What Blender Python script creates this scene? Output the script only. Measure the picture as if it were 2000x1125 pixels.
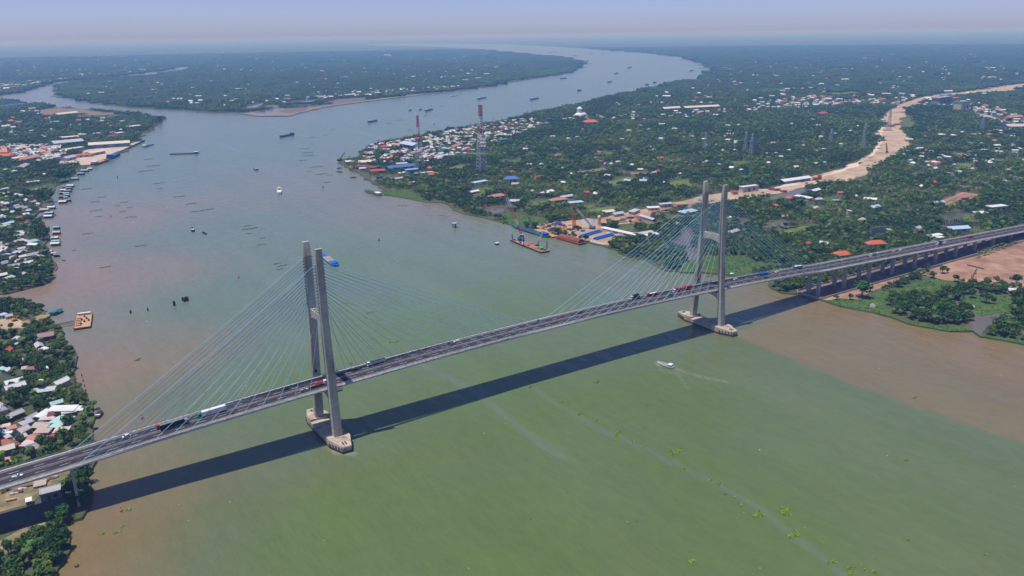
import bpy, bmesh, math, random
import numpy as np
from mathutils import Vector, Matrix, noise
from mathutils.geometry import tessellate_polygon
random.seed(7); rng = np.random.default_rng(7)
for o in list(bpy.data.objects): bpy.data.objects.remove(o)
S = bpy.context.scene; COL = S.collection

# ---------------------------------------------------------------- camera
CAM = Vector((-157.411, -463.199, 247.580)); FPX = 1567.2
RT = Vector((0.8348, -0.5505, -0.0130)).normalized()
FW = Vector((0.5216, 0.7982, -0.3012)).normalized()
UPV = RT.cross(FW); RT = FW.cross(UPV)
cd = bpy.data.cameras.new('camera'); cam = bpy.data.objects.new('camera', cd); COL.objects.link(cam)
cd.sensor_width = 36.0; cd.lens = FPX/2000*36.0; cd.clip_start = 1.0; cd.clip_end = 300000.0
cam.matrix_world = Matrix(((RT.x, UPV.x, -FW.x, CAM.x), (RT.y, UPV.y, -FW.y, CAM.y), (RT.z, UPV.z, -FW.z, CAM.z), (0, 0, 0, 1)))
S.camera = cam

# ---------------------------------------------------------------- sky, sun, exposure
SUN_TO = Vector((-0.29, 0.054, 1.0)).normalized()       # towards the sun
el = math.asin(SUN_TO.z); az = math.atan2(SUN_TO.x, SUN_TO.y)
W = bpy.data.worlds.new('World'); S.world = W; W.use_nodes = True
nt = W.node_tree; nt.nodes.clear()
sky = nt.nodes.new('ShaderNodeTexSky'); sky.sky_type = 'NISHITA'; sky.sun_disc = False
sky.sun_elevation = el; sky.sun_rotation = az; sky.altitude = 0; sky.air_density = 0.7; sky.dust_density = 0.5; sky.ozone_density = 6.0
tint = nt.nodes.new('ShaderNodeMix'); tint.data_type = 'RGBA'; tint.blend_type = 'MULTIPLY'; tint.inputs[0].default_value = 1.0
SKY_TINT = (0.87, 0.80, 1.07, 1); SKY_STRENGTH = 0.10
tint.inputs[7].default_value = SKY_TINT
bg = nt.nodes.new('ShaderNodeBackground'); bg.inputs[1].default_value = SKY_STRENGTH
ow = nt.nodes.new('ShaderNodeOutputWorld')
nt.links.new(sky.outputs[0], tint.inputs[6]); nt.links.new(tint.outputs[2], bg.inputs[0]); nt.links.new(bg.outputs[0], ow.inputs[0])
sl = bpy.data.lights.new('sun', 'SUN'); sl.energy = 3.6; sl.angle = math.radians(0.53); sl.color = (1.0, 0.97, 0.93)
so = bpy.data.objects.new('sun', sl); COL.objects.link(so); so.location = (0, 0, 600)
so.rotation_euler = SUN_TO.to_track_quat('Z', 'Y').to_euler()
S.view_settings.view_transform = 'Standard'; S.view_settings.look = 'None'
S.view_settings.exposure = 0.25; S.view_settings.gamma = 1.0; S.view_settings.use_curve_mapping = False
HAZE_DENSITY = 0.000112; HAZE_COLOR = (0.23, 0.49, 1.0, 1)

# ---------------------------------------------------------------- helpers
def ray(px, py):
    return RT*((px-1000)/FPX) + UPV*((562.5-py)/FPX) + FW
def at(px, py, z=0.0):
    d = ray(px, py); t = (z-CAM.z)/d.z
    return CAM + d*t
def to_px(p):
    q = Vector(p)-CAM; w = q.dot(FW)
    return (1000+FPX*q.dot(RT)/w, 562.5-FPX*q.dot(UPV)/w, w)
def px_arr(P):
    Q = P-np.array(CAM); w = Q@np.array(FW)
    return 1000+FPX*(Q@np.array(RT))/w, 562.5-FPX*(Q@np.array(UPV))/w, w

MATS = {}
def mat(name, col, rough=0.8, var=0.15, scale=0.5, bump=0.0, spec=0.3, metal=0.0, rnd=0.0, attr=False, col2=None, stain=0.0, wave=0.0):
    if name in MATS: return MATS[name]
    m = bpy.data.materials.new(name); m.use_nodes = True; n = m.node_tree.nodes; L = m.node_tree.links
    b = n['Principled BSDF']; b.inputs['Roughness'].default_value = rough; b.inputs['Metallic'].default_value = metal
    b.inputs['Specular IOR Level'].default_value = spec
    tc = n.new('ShaderNodeTexCoord'); no = n.new('ShaderNodeTexNoise'); no.inputs['Scale'].default_value = scale
    no.inputs['Detail'].default_value = 5; no.inputs['Roughness'].default_value = 0.65
    L.new(tc.outputs['Object'], no.inputs['Vector'])
    rp = n.new('ShaderNodeValToRGB'); L.new(no.outputs['Fac'], rp.inputs['Fac'])
    c = Vector(col[:3]); c2 = Vector(col2[:3]) if col2 else c*(1+var)
    c1 = c if col2 else c*(1-var)
    rp.color_ramp.elements[0].position = 0.33; rp.color_ramp.elements[1].position = 0.68
    rp.color_ramp.elements[0].color = (*c1, 1); rp.color_ramp.elements[1].color = (*[min(1, v) for v in c2], 1)
    out = rp.outputs['Color']
    if rnd or attr:
        hs = n.new('ShaderNodeHueSaturation'); L.new(out, hs.inputs['Color'])
        if rnd:
            oi = n.new('ShaderNodeObjectInfo')
            mr = n.new('ShaderNodeMapRange'); mr.inputs[3].default_value = 1-rnd; mr.inputs[4].default_value = 1+rnd
            L.new(oi.outputs['Random'], mr.inputs[0])
            if attr:
                at_ = n.new('ShaderNodeAttribute'); at_.attribute_name = 'tone'
                mu = n.new('ShaderNodeMath'); mu.operation = 'MULTIPLY'
                L.new(mr.outputs[0], mu.inputs[0]); L.new(at_.outputs['Fac'], mu.inputs[1]); L.new(mu.outputs[0], hs.inputs['Value'])
            else: L.new(mr.outputs[0], hs.inputs['Value'])
            w = n.new('ShaderNodeTexWhiteNoise'); w.noise_dimensions = '1D'; L.new(oi.outputs['Random'], w.inputs['W'])
            mh = n.new('ShaderNodeMapRange'); mh.inputs[3].default_value = 0.5-rnd*0.09; mh.inputs[4].default_value = 0.5+rnd*0.06
            L.new(w.outputs['Value'], mh.inputs[0]); L.new(mh.outputs[0], hs.inputs['Hue'])
        elif attr:
            at_ = n.new('ShaderNodeAttribute'); at_.attribute_name = 'tone'; L.new(at_.outputs['Fac'], hs.inputs['Value'])
        out = hs.outputs['Color']
    if stain:
        n2 = n.new('ShaderNodeTexNoise'); n2.inputs['Scale'].default_value = scale*0.35; n2.inputs['Detail'].default_value = 6
        mp = n.new('ShaderNodeMapping'); mp.inputs['Scale'].default_value = (1, 1, 0.25) if stain > 0.01 else (1, 1, 1)
        L.new(tc.outputs['Object'], mp.inputs[0]); L.new(mp.outputs[0], n2.inputs['Vector'])
        r2 = n.new('ShaderNodeValToRGB'); L.new(n2.outputs['Fac'], r2.inputs['Fac'])
        r2.color_ramp.elements[0].position = 0.45; r2.color_ramp.elements[1].position = 0.75
        r2.color_ramp.elements[0].color = (1, 1, 1, 1); r2.color_ramp.elements[1].color = (1-stain, 1-stain*1.15, 1-stain*1.3, 1)
        mx = n.new('ShaderNodeMix'); mx.data_type = 'RGBA'; mx.blend_type = 'MULTIPLY'; mx.inputs[0].default_value = 1
        L.new(out, mx.inputs[6]); L.new(r2.outputs[0], mx.inputs[7]); out = mx.outputs[2]
    L.new(out, b.inputs['Base Color'])
    if wave:
        wv = n.new('ShaderNodeTexWave'); wv.inputs['Scale'].default_value = wave; L.new(tc.outputs['Object'], wv.inputs['Vector'])
        bp = n.new('ShaderNodeBump'); bp.inputs['Strength'].default_value = 0.5; bp.inputs['Distance'].default_value = 0.08
        L.new(wv.outputs['Fac'], bp.inputs['Height']); L.new(bp.outputs[0], b.inputs['Normal'])
    elif bump:
        bp = n.new('ShaderNodeBump'); bp.inputs['Strength'].default_value = bump; bp.inputs['Distance'].default_value = 0.3
        L.new(no.outputs['Fac'], bp.inputs['Height']); L.new(bp.outputs[0], b.inputs['Normal'])
    MATS[name] = m
    return m

class MB:
    """collects shapes, builds ONE mesh object"""
    def __init__(s): s.v = []; s.f = []; s.m = []; s.t = []
    def add(s, v, f, mi=0, tone=1.0):
        k = len(s.v); s.v += [tuple(p) for p in v]; s.f += [tuple(i+k for i in q) for q in f]; s.m += [mi]*len(f); s.t += [tone]*len(v); return s
    def box(s, c, d, rz=0.0, mi=0, M=None):
        x, y, z = (d[0]/2, d[1]/2, d[2]/2); cs, sn = math.cos(rz), math.sin(rz)
        P = []
        for sx, sy, sz in ((-1,-1,-1),(1,-1,-1),(1,1,-1),(-1,1,-1),(-1,-1,1),(1,-1,1),(1,1,1),(-1,1,1)):
            a, b = sx*x, sy*y
            P.append((c[0]+a*cs-b*sn, c[1]+a*sn+b*cs, c[2]+sz*z))
        return s.add(P, [(0,3,2,1),(4,5,6,7),(0,1,5,4),(1,2,6,5),(2,3,7,6),(3,0,4,7)], mi)
    def hexa(s, P, mi=0):     # 8 points, bottom 4 then top 4
        return s.add(P, [(0,3,2,1),(4,5,6,7),(0,1,5,4),(1,2,6,5),(2,3,7,6),(3,0,4,7)], mi)
    def bar(s, a, b, w, h=None, mi=0, up=Vector((0,0,1))):
        a, b = Vector(a), Vector(b); d = (b-a); 
        if d.length < 1e-6: return s
        d.normalize()
        r = d.cross(up)
        if r.length < 1e-3: r = d.cross(Vector((0,1,0)))
        r.normalize(); u = r.cross(d); h = h or w; r = r*w/2; u = u*h/2
        P = [a-r-u, a+r-u, a+r+u, a-r+u, b-r-u, b+r-u, b+r+u, b-r+u]
        return s.add(P, [(0,1,2,3),(7,6,5,4),(0,4,5,1),(1,5,6,2),(2,6,7,3),(3,7,4,0)], mi)
    def tube(s, a, b, r, n=8, r2=None, mi=0, caps=True):
        a, b = Vector(a), Vector(b); d = (b-a).normalized(); r2 = r if r2 is None else r2
        x = d.cross(Vector((0,0,1)))
        if x.length < 1e-3: x = d.cross(Vector((0,1,0)))
        x.normalize(); y = d.cross(x)
        P = []
        for q, rr in ((a, r), (b, r2)):
            for i in range(n):
                an = 2*math.pi*i/n; P.append(q+x*math.cos(an)*rr+y*math.sin(an)*rr)
        F = [(i, (i+1) % n, n+(i+1) % n, n+i) for i in range(n)]
        if caps: F += [tuple(range(n-1, -1, -1)), tuple(range(n, 2*n))]
        return s.add(P, F, mi)
    def prism(s, poly, z0, z1, mi=0):
        n = len(poly); P = [(p[0], p[1], z0) for p in poly]+[(p[0], p[1], z1) for p in poly]
        return s.add(P, [tuple(range(n-1, -1, -1)), tuple(range(n, 2*n))]+[(i, (i+1) % n, n+(i+1) % n, n+i) for i in range(n)], mi)
    def loft(s, rings, mi=0, caps=True, closed=True):
        n = len(rings[0]); P = [p for r in rings for p in r]; F = []
        for k in range(len(rings)-1):
            for i in range(n if closed else n-1):
                j = (i+1) % n; F.append((k*n+i, k*n+j, (k+1)*n+j, (k+1)*n+i))
        if caps: F += [tuple(range(n-1, -1, -1)), tuple(range((len(rings)-1)*n, len(rings)*n))]
        return s.add(P, F, mi)
    def mesh(s, name, mats):
        me = bpy.data.meshes.new(name); me.from_pydata(s.v, [], s.f)
        for m in (mats if isinstance(mats, (list, tuple)) else [mats]): me.materials.append(m)
        if any(s.m): me.polygons.foreach_set('material_index', s.m)
        if any(t != 1.0 for t in s.t):
            a = me.attributes.new('tone', 'FLOAT', 'POINT'); a.data.foreach_set('value', s.t)
        me.update(); return me
    def build(s, name, mats, parent=None):
        return link(name, s.mesh(name, mats), parent)

def link(name, data, parent=None, loc=None, rz=None, scale=None, m=None):
    o = bpy.data.objects.new(name, data); COL.objects.link(o)
    if parent is not None: o.parent = parent
    if loc is not None: o.location = loc
    if rz is not None: o.rotation_euler = (0, 0, rz)
    if scale is not None: o.scale = scale
    if m is not None and data is not None:
        o.material_slots[0].link = 'OBJECT'; o.material_slots[0].material = m
    return o
def tag(o, label=None, cat=None, group=None, kind=None):
    for k, v in (('label', label), ('category', cat), ('group', group), ('kind', kind)):
        if v: o[k] = v
    return o
def thing(name, label, cat, loc=(0, 0, 0), rz=0.0, group=None, scale=None):
    return tag(link(name, None, None, loc, rz, scale), label, cat, group)
def kids(o): return [c for c in bpy.data.objects if c.parent == o]
def dup(root, ch, loc, rz, scale=None, label=None, group=None, mats=None):
    """copy of a thing with its parts; ch: nested [(obj, [children])]"""
    r = root.copy(); COL.objects.link(r); r.location = loc; r.rotation_euler = (0, 0, rz)
    if scale is not None: r.scale = scale
    if label: r['label'] = label
    if group: r['group'] = group
    def rec(lst, par):
        for o, sub in lst:
            c = o.copy(); COL.objects.link(c); c.parent = par
            if mats and o.name.split('.')[0] in mats:
                c.material_slots[0].link = 'OBJECT'; c.material_slots[0].material = mats[o.name.split('.')[0]]
            rec(sub, c)
    rec(ch, r)
    return r
def tree_of(o):
    return [(c, tree_of(c)) for c in o.children]

def inside(poly, X, Y):
    poly = np.asarray(poly, float); x0, y0 = poly.min(0); x1, y1 = poly.max(0)
    r = np.zeros(len(X), bool); k = np.nonzero((X >= x0) & (X <= x1) & (Y >= y0) & (Y <= y1))[0]
    if not len(k): return r
    xs, ys = X[k], Y[k]; c = np.zeros(len(k), bool); j = len(poly)-1
    for i in range(len(poly)):
        xi, yi = poly[i]; xj, yj = poly[j]
        if yi != yj:
            c ^= ((yi > ys) != (yj > ys)) & (xs < (xj-xi)*(ys-yi)/(yj-yi)+xi)
        j = i
    r[k] = c
    return r
def seg_dist(X, Y, a, b):
    ax, ay = a; bx, by = b; dx, dy = bx-ax, by-ay
    t = np.clip(((X-ax)*dx+(Y-ay)*dy)/(dx*dx+dy*dy+1e-9), 0, 1)
    return np.hypot(X-ax-t*dx, Y-ay-t*dy)
def W2(pts, z=1.5): return [tuple(at(x, y, z)[:2]) for x, y in pts]
def rough_line(P, amp=0.16, seed=0.0, closed=True):
    """break the straight runs of a world polyline into an uneven natural edge"""
    out = []; n = len(P)
    for i in range(n if closed else n-1):
        a = Vector(P[i]); b = Vector(P[(i+1) % n]); out.append(tuple(a)); L = (b-a).length
        dist = ((a+b)/2-Vector((CAM.x, CAM.y))).length
        if dist > 15000 or L < 1: continue
        k = int(min(14, L/max(5, dist/70)))
        nn = Vector((-(b-a).y, (b-a).x))/L
        for q in range(1, k+1):
            t = q/(k+1); p = a.lerp(b, t)
            s = noise.fractal(Vector((p.x*0.02+seed, p.y*0.02, 3.1)), 1.0, 2.0, 3)
            out.append(tuple(p+nn*s*min(L*amp, dist*0.02)))
    return out

# ---------------------------------------------------------------- haze (air)
b = MB(); b.box((0, 60000, 128.5), (260000, 180000, 263.0))
me = b.mesh('haze', []) if False else None
hm = bpy.data.materials.new('haze_air'); hm.use_nodes = True; hm.node_tree.nodes.clear()
pv = hm.node_tree.nodes.new('ShaderNodeVolumePrincipled'); mo = hm.node_tree.nodes.new('ShaderNodeOutputMaterial')
pv.inputs['Color'].default_value = HAZE_COLOR; pv.inputs['Density'].default_value = HAZE_DENSITY; pv.inputs['Absorption Color'].default_value = (0.92, 0.92, 1.0, 1); pv.inputs['Anisotropy'].default_value = 0.0
hm.node_tree.links.new(pv.outputs[0], mo.inputs['Volume'])
tag(b.build('haze', hm), kind='stuff')
# ---------------------------------------------------------------- materials
CONC = mat('pylon_concrete', (0.45, 0.41, 0.35), 0.85, 0.14, 0.35, 0.15, stain=0.5)
CONC2 = mat('pier_concrete', (0.40, 0.39, 0.38), 0.85, 0.10, 0.4, 0.15, stain=0.3)
DECKC = mat('deck_concrete', (0.50, 0.50, 0.50), 0.8, 0.10, 0.5, 0.1, stain=0.22)
KERB = mat('walkway_concrete', (0.46, 0.43, 0.39), 0.85, 0.22, 0.6, 0.1, stain=0.3)
ASPH = mat('asphalt', (0.036, 0.032, 0.040), 0.85, 0.28, 0.25, 0.05, stain=0.25)
PAINT = mat('road_paint', (0.62, 0.62, 0.60), 0.7, 0.22, 0.8)
STEEL = mat('galvanised_steel', (0.42, 0.44, 0.46), 0.5, 0.1, 1.0, metal=0.3)
CABLE = mat('cable_sheath_blue', (0.30, 0.58, 0.72), 0.45, 0.08, 0.3)
CAPM = mat('pile_cap_concrete', (0.46, 0.39, 0.31), 0.9, 0.22, 0.5, 0.2, stain=0.5)
DARKST = mat('tide_stained_concrete', (0.07, 0.06, 0.055), 0.85, 0.5, 0.6, 0.2)
RUST = mat('rusty_steel', (0.22, 0.085, 0.05), 0.8, 0.4, 1.2, 0.2)
RUSTD = mat('dark_rusty_steel', (0.07, 0.04, 0.035), 0.8, 0.5, 1.2, 0.2)
BLACK = mat('black_rubber', (0.018, 0.018, 0.02), 0.8, 0.2, 3)
GLASS = mat('dark_window_glass', (0.025, 0.03, 0.04), 0.12, 0.2, 2, spec=0.6)
DIRT = mat('tan_dirt', (0.42, 0.29, 0.185), 0.95, 0.2, 0.05, 0.3, stain=0.45)
REDDIRT = mat('reddish_dirt', (0.26, 0.135, 0.085), 0.95, 0.3, 0.07, 0.4, col2=(.44, .28, .19), stain=0.4)
SANDY = mat('sand_fill', (0.40, 0.285, 0.19), 0.95, 0.2, 0.07, 0.2, col2=(.52, .39, .27), stain=0.45)
MUD = mat('wet_mud', (0.16, 0.12, 0.09), 0.5, 0.25, 0.05, 0.2)
GRASSG = mat('bright_green_waterweed', (0.045, 0.105, 0.018), 0.85, 0.4, 0.07, 0.6, col2=(0.095, 0.15, 0.03))
LAWN = mat('olive_grass', (0.055, 0.095, 0.022), 0.9, 0.3, 0.08, 0.5, col2=(0.12, 0.135, 0.04))
FIELDY = mat('yellow_green_field', (0.075, 0.12, 0.02), 0.9, 0.3, 0.10, 0.5, col2=(.15, .19, .035))
BROWNF = mat('brown_ploughed_field', (0.21, 0.14, 0.085), 0.95, 0.25, 0.08, 0.4)
OFFICE = mat('white_paint', (0.78, 0.78, 0.76), 0.6, 0.06, 0.6, stain=0.12)
BLUEP = mat('blue_paint', (0.02, 0.13, 0.50), 0.45, 0.12, 0.8)
REDP = mat('red_paint', (0.50, 0.035, 0.03), 0.5, 0.15, 0.8)
ORANGE = mat('orange_paint', (0.62, 0.20, 0.04), 0.55, 0.15, 0.8, stain=0.2)
YELLOW = mat('yellow_paint', (0.66, 0.36, 0.03), 0.5, 0.1, 0.8)
GREENP = mat('green_paint', (0.02, 0.24, 0.11), 0.5, 0.15, 0.8)
TEALP = mat('teal_paint', (0.03, 0.17, 0.20), 0.5, 0.2, 0.8)
NAVY = mat('navy_paint', (0.03, 0.07, 0.16), 0.5, 0.2, 0.8)
WOODD = mat('dark_wood', (0.06, 0.04, 0.03), 0.8, 0.3, 1.5)
WOODB = mat('brown_wood', (0.17, 0.10, 0.06), 0.8, 0.3, 1.5)
GREYP = mat('grey_paint', (0.35, 0.36, 0.38), 0.55, 0.15, 0.8)
PLANK = mat('tan_planks', (0.55, 0.33, 0.18), 0.8, 0.2, 1.0, stain=0.3)

# ---------------------------------------------------------------- land
SHORE_LEFT = [(60, 1190), (96, 1150), (112, 1112), (126, 1092), (140, 1070), (137, 1050), (134, 1035), (128, 1020), (160, 1012), (172, 992), (180, 968), (176, 946), (172, 930), (182, 910), (190, 890), (180, 868), (182, 840), (186, 815), (182, 795), (172, 778), (160, 757), (147, 742), (140, 732), (148, 718), (152, 695), (146, 682), (128, 672), (124, 655), (120, 640), (107, 632), (100, 622), (86, 606), (60, 596), (20, 592), (-60, 596), (-60, 576), (10, 574), (58, 562), (90, 553), (108, 541), (108, 522), (98, 506), (92, 490), (84, 480), (97, 462), (92, 447), (82, 430), (66, 421), (76, 414), (90, 405), (105, 399), (104, 388), (104, 374), (110, 362), (128, 355), (148, 346), (150, 336), (166, 329), (172, 321), (210, 317), (228, 301), (250, 290), (278, 274), (268, 270), (300, 248), (318, 236), (318, 230), (285, 225), (240, 219), (180, 214), (120, 211), (60, 202), (0, 197)]
LEFT_W = rough_line([tuple(at(x, y, 1.2)[:2]) for x, y in SHORE_LEFT], closed=False)
LEFT_P = LEFT_W + [tuple(at(-900, 197, 1.2)[:2]), tuple(at(-2600, 400, 1.2)[:2]), (-1500, -900), (-500, -700)]
SHORE_MAIN = [(-900, 190), (0, 187), (50, 177), (75, 170), (130, 158), (200, 153), (280, 143), (320, 138), (377, 129), (372, 132), (340, 140), (290, 148), (200, 152.5), (150, 158.5), (125, 164), (109, 172), (108, 181), (125, 191), (160, 198), (210, 205), (260, 210), (320, 214), (400, 219), (470, 221), (500, 226), (560, 226), (600, 217), (650, 206), (720, 196.5), (800, 187), (900, 176), (960, 168), (1000, 160), (1060, 151), (1112, 143), (1130, 136), (1140, 127), (1125, 117), (1090, 111), (1040, 107), (1000, 103), (950, 97.5), (900, 93.5), (820, 90.5), (740, 88.5), (700, 87), (730, 85.6), (800, 84.5), (900, 85), (1000, 86.6), (1060, 89.5), (1130, 94), (1200, 99), (1270, 103.5), (1330, 112), (1378, 126), (1387, 138), (1376, 148), (1350, 158.5), (1300, 163), (1280, 171), (1230, 181), (1180, 189), (1140, 201), (1100, 208.5), (1060, 216), (1010, 229), (975, 238), (930, 246), (890, 251), (850, 261), (800, 269), (760, 276), (735, 281), (714, 290), (699, 304), (690, 312), (664, 312), (660, 318), (674, 322), (682, 332), (702, 342), (722, 352), (740, 362), (746, 373), (776, 384), (806, 389), (830, 394), (866, 396), (880, 403), (895, 413), (925, 421), (960, 429), (1000, 439), (1034, 446), (1062, 449), (1072, 459), (1090, 463), (1130, 471), (1152, 474), (1182, 481), (1205, 489), (1222, 499), (1240, 503), (1262, 507), (1280, 518), (1300, 528), (1330, 529), (1374, 532), (1420, 536), (1462, 541), (1500, 545), (1506, 562), (1528, 572), (1552, 574), (1562, 571), (1580, 579), (1598, 583), (1612, 588), (1640, 597), (1690, 607), (1738, 618), (1776, 630), (1822, 639), (1856, 646), (1900, 646), (1916, 657), (1960, 663), (2000, 671), (2100, 690), (2300, 740)]
MAIN_W = rough_line([tuple(at(x, y, 1.2)[:2]) for x, y in SHORE_MAIN], closed=False)
FAR = 115000.0
MAIN_P = MAIN_W + [(1500, -250), (FAR, 2000), (FAR, FAR), (-FAR*0.6, FAR), (-FAR*0.9, 3000), (-40000, 9000)]
# inner water bodies cut out of the land (ponds with real depth: mud banks and a sunk surface)
def land_mesh(name, poly, m):
    P3 = [Vector((x, y, 0)) for x, y in poly]
    tris = tessellate_polygon([P3]); n = len(P3)
    V = [(p.x, p.y, 1.5) for p in P3]
    c = MB()
    F = []
    for t in tris:
        a, b2, c2 = (P3[i] for i in t)
        F.append(tuple(t) if (b2-a).cross(c2-a).z > 0 else tuple(reversed(t)))
    # sloping bank
    area = sum(P3[i].x*P3[(i+1) % n].y-P3[(i+1) % n].x*P3[i].y for i in range(n))
    sg = 1 if area > 0 else -1
    for i in range(n):
        d = (P3[(i+1) % n]-P3[i-1]); 
        q = Vector((d.y, -d.x, 0))*sg
        if q.length > 0: q.normalize()
        V.append((P3[i].x+q.x*.7, P3[i].y+q.y*.7, -0.6))
    for i in range(n):
        j = (i+1) % n; F.append((i, n+i, n+j, j) if sg > 0 else (j, n+j, n+i, i))
    c.add(V, F); return tag(c.build(name, m), kind='structure')
GROUND = mat('ground_green', (0.045, 0.065, 0.025), 0.95, 0.3, 0.02, 0.3, col2=(0.10, 0.105, 0.045))
gl = land_mesh('ground', LEFT_P, GROUND); gm = land_mesh('ground', MAIN_P, GROUND)

# ---------------------------------------------------------------- river
def axis(a, b, step, far, k):
    A = list(np.arange(a, b+step, step)); s = step; lo = a; L_ = []
    while lo > -far:
        s *= k; lo -= s; L_.append(lo)
    s = step; hi = A[-1]; H_ = []
    while hi < far:
        s *= k; hi += s; H_.append(hi)
    return np.array(L_[::-1]+A+H_)
gx = axis(-330, 620, 3.0, 110000, 1.22); gy = axis(-330, 420, 3.0, 110000, 1.22)
X, Y = np.meshgrid(gx, gy); X = X.ravel(); Y = Y.ravel()
SILT = [(150, 1080, 1), (200, 1000, 1), (300, 1010, .8), (420, 1010, .45), (560, 1050, .15), (700, 1000, .03), (1000, 1050, .05), (1300, 950, .12), (1500, 1050, .15), (1850, 1080, .3), (1700, 900, .3), (200, 720, 1), (250, 850, .9), (330, 660, .7), (450, 600, .4), (420, 800, .35), (560, 760, .15), (800, 640, .15), (1000, 590, .22), (1200, 620, .25), (1250, 545, .55), (1180, 500, .5), (900, 440, .55), (860, 402, .8), (720, 500, .28), (420, 450, .42), (200, 430, .9), (130, 545, 1), (300, 330, .45), (600, 300, .4), (670, 330, .7), (720, 250, .35), (500, 230, .55), (200, 200, .65), (60, 185, .7), (1100, 130, .5), (1300, 140, .5), (900, 200, .35), (1000, 760, .1), (1300, 780, .12), (1380, 560, .6), (1480, 560, .85), (1560, 600, .95), (1560, 640, .8), (1450, 640, .4)]
num = np.zeros_like(X); den = np.zeros_like(X)
for px, py, v in SILT:
    p = at(px, py, 0); dc = (p-CAM).length
    w = 1.0/(((X-p.x)**2+(Y-p.y)**2)/(dc*0.10)**2+0.15)**1.6; num += w*v; den += w
silt = num/den
ml = [(354.0, -26.0)] + [tuple(at(x, y, 0)[:2]) for x, y in ((1437, 658), (1520, 692), (1600, 727), (1700, 765), (1800, 802), (1900, 835), (2000, 866), (2200, 930))]
mx_, my_ = np.array(ml)[::-1, 0], np.array(ml)[::-1, 1]
lx = np.interp(Y, my_, mx_)
wob = np.array([noise.fractal(Vector((0, y*0.05, 2)), 1, 2, 3) for y in gy]).repeat(len(gx))*4.5
sd = X-lx-wob
mm = (Y < -24) & (Y > -420) & (X > 230)
t = np.clip((sd+5)/11, 0, 1); t = t*t*(3-2*t)
brown = np.clip(0.80+0.2*np.exp(-np.abs(sd-140)/60), 0, 1)
fd = np.clip((X-230)/60, 0, 1); silt = np.where(mm, silt*(1-fd)+fd*np.clip(np.minimum(silt, .35)*(1-t)+brown*t, 0, 1), silt)
slick = np.zeros_like(X)
for pl, wd, st in (([(820, 712), (880, 740), (935, 770), (985, 812), (1060, 870), (1100, 892)], 3.0, .8), ([(1026, 748), (1090, 790), (1170, 838), (1240, 868), (1330, 912), (1400, 945), (1480, 990), (1550, 1046), (1620, 1100), (1680, 1150)], 2.2, .75), ([(560, 300), (700, 275), (900, 228)], 7, .5), ([(700, 255), (800, 250), (1000, 200)], 9, .4), ([(250, 290), (420, 300), (600, 250)], 7, .4)):
    wp = [tuple(at(x, y, 0)[:2]) for x, y in pl]
    for a, b2 in zip(wp[:-1], wp[1:]): slick = np.maximum(slick, st*np.exp(-(seg_dist(X, Y, a, b2)/wd)**2))
foam = np.zeros_like(X)
for pl, wd, st in (([(1317, 719), (1360, 734), (1420, 746)], 1.4, .20), ([(1317, 719), (1330, 740), (1345, 760)], 1.2, .12), ([(1284, 708), (1290, 715)], 1.4, .5), ([(640, 868), (660, 884), (688, 886)], 2.0, .4), ([(1290, 722), (1320, 730)], 1.4, .12)):
    wp = [tuple(at(x, y, 0)[:2]) for x, y in pl]
    for a, b2 in zip(wp[:-1], wp[1:]): foam = np.maximum(foam, st*np.exp(-(seg_dist(X, Y, a, b2)/wd)**2))
me = bpy.data.meshes.new('river'); nx, ny = len(gx), len(gy)
me.vertices.add(nx*ny); me.vertices.foreach_set('co', np.stack([X, Y, np.zeros_like(X)], 1).astype(np.float32).ravel())
i, j = np.meshgrid(np.arange(nx-1), np.arange(ny-1)); q = (j*nx+i).ravel()
lo = np.stack([q, q+1, q+nx+1, q+nx], 1).astype(np.int32)
me.loops.add(lo.size); me.loops.foreach_set('vertex_index', lo.ravel())
me.polygons.add(len(lo)); me.polygons.foreach_set('loop_start', np.arange(0, lo.size, 4, dtype=np.int32)); me.polygons.foreach_set('loop_total', np.full(len(lo), 4, np.int32))
sheen_ = np.clip((Y+60)/420, 0, 1); sheen_ = sheen_*sheen_*(3-2*sheen_)  # upstream ramp for the sky reflection painted into the water colour
for nm, arr in (('silt', silt), ('slick', slick), ('foam', foam), ('sky_sheen', sheen_)):
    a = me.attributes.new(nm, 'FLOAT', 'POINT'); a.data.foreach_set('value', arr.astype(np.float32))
me.update(calc_edges=True)
wm = bpy.data.materials.new('river_water'); wm.use_nodes = True; n = wm.node_tree.nodes; L = wm.node_tree.links; bs = n['Principled BSDF']
def attr(nm):
    a = n.new('ShaderNodeAttribute'); a.attribute_name = nm; return a.outputs['Fac']
geo = n.new('ShaderNodeNewGeometry')
def noise_node(scale, detail=4, rough=0.6, stretch=(1, 1, 1), rot=0.0):
    mp = n.new('ShaderNodeMapping'); mp.inputs['Scale'].default_value = stretch; mp.inputs['Rotation'].default_value = (0, 0, rot)
    L.new(geo.outputs['Position'], mp.inputs[0])
    x = n.new('ShaderNodeTexNoise'); x.inputs['Scale'].default_value = scale; x.inputs['Detail'].default_value = detail; x.inputs['Roughness'].default_value = rough
    L.new(mp.outputs[0], x.inputs['Vector']); return x.outputs['Fac']
def math_(op, a, b=None):
    m_ = n.new('ShaderNodeMath'); m_.operation = op
    for k, v in enumerate((a, b)):
        if v is None: continue
        if isinstance(v, (int, float)): m_.inputs[k].default_value = v
        else: L.new(v, m_.inputs[k])
    return m_.outputs[0]
big = noise_node(0.012, 6, 0.6, (1, 0.45, 1), 0.5)
s_ = math_('ADD', attr('silt'), math_('MULTIPLY', math_('SUBTRACT', big, 0.5), 0.42))
rp = n.new('ShaderNodeValToRGB'); L.new(s_, rp.inputs[0]); cr = rp.color_ramp
WATER_GREEN = (0.098, 0.148, 0.036, 1); WATER_GREY = (0.115, 0.142, 0.066, 1); WATER_BROWN = (0.196, 0.138, 0.064, 1)
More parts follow.
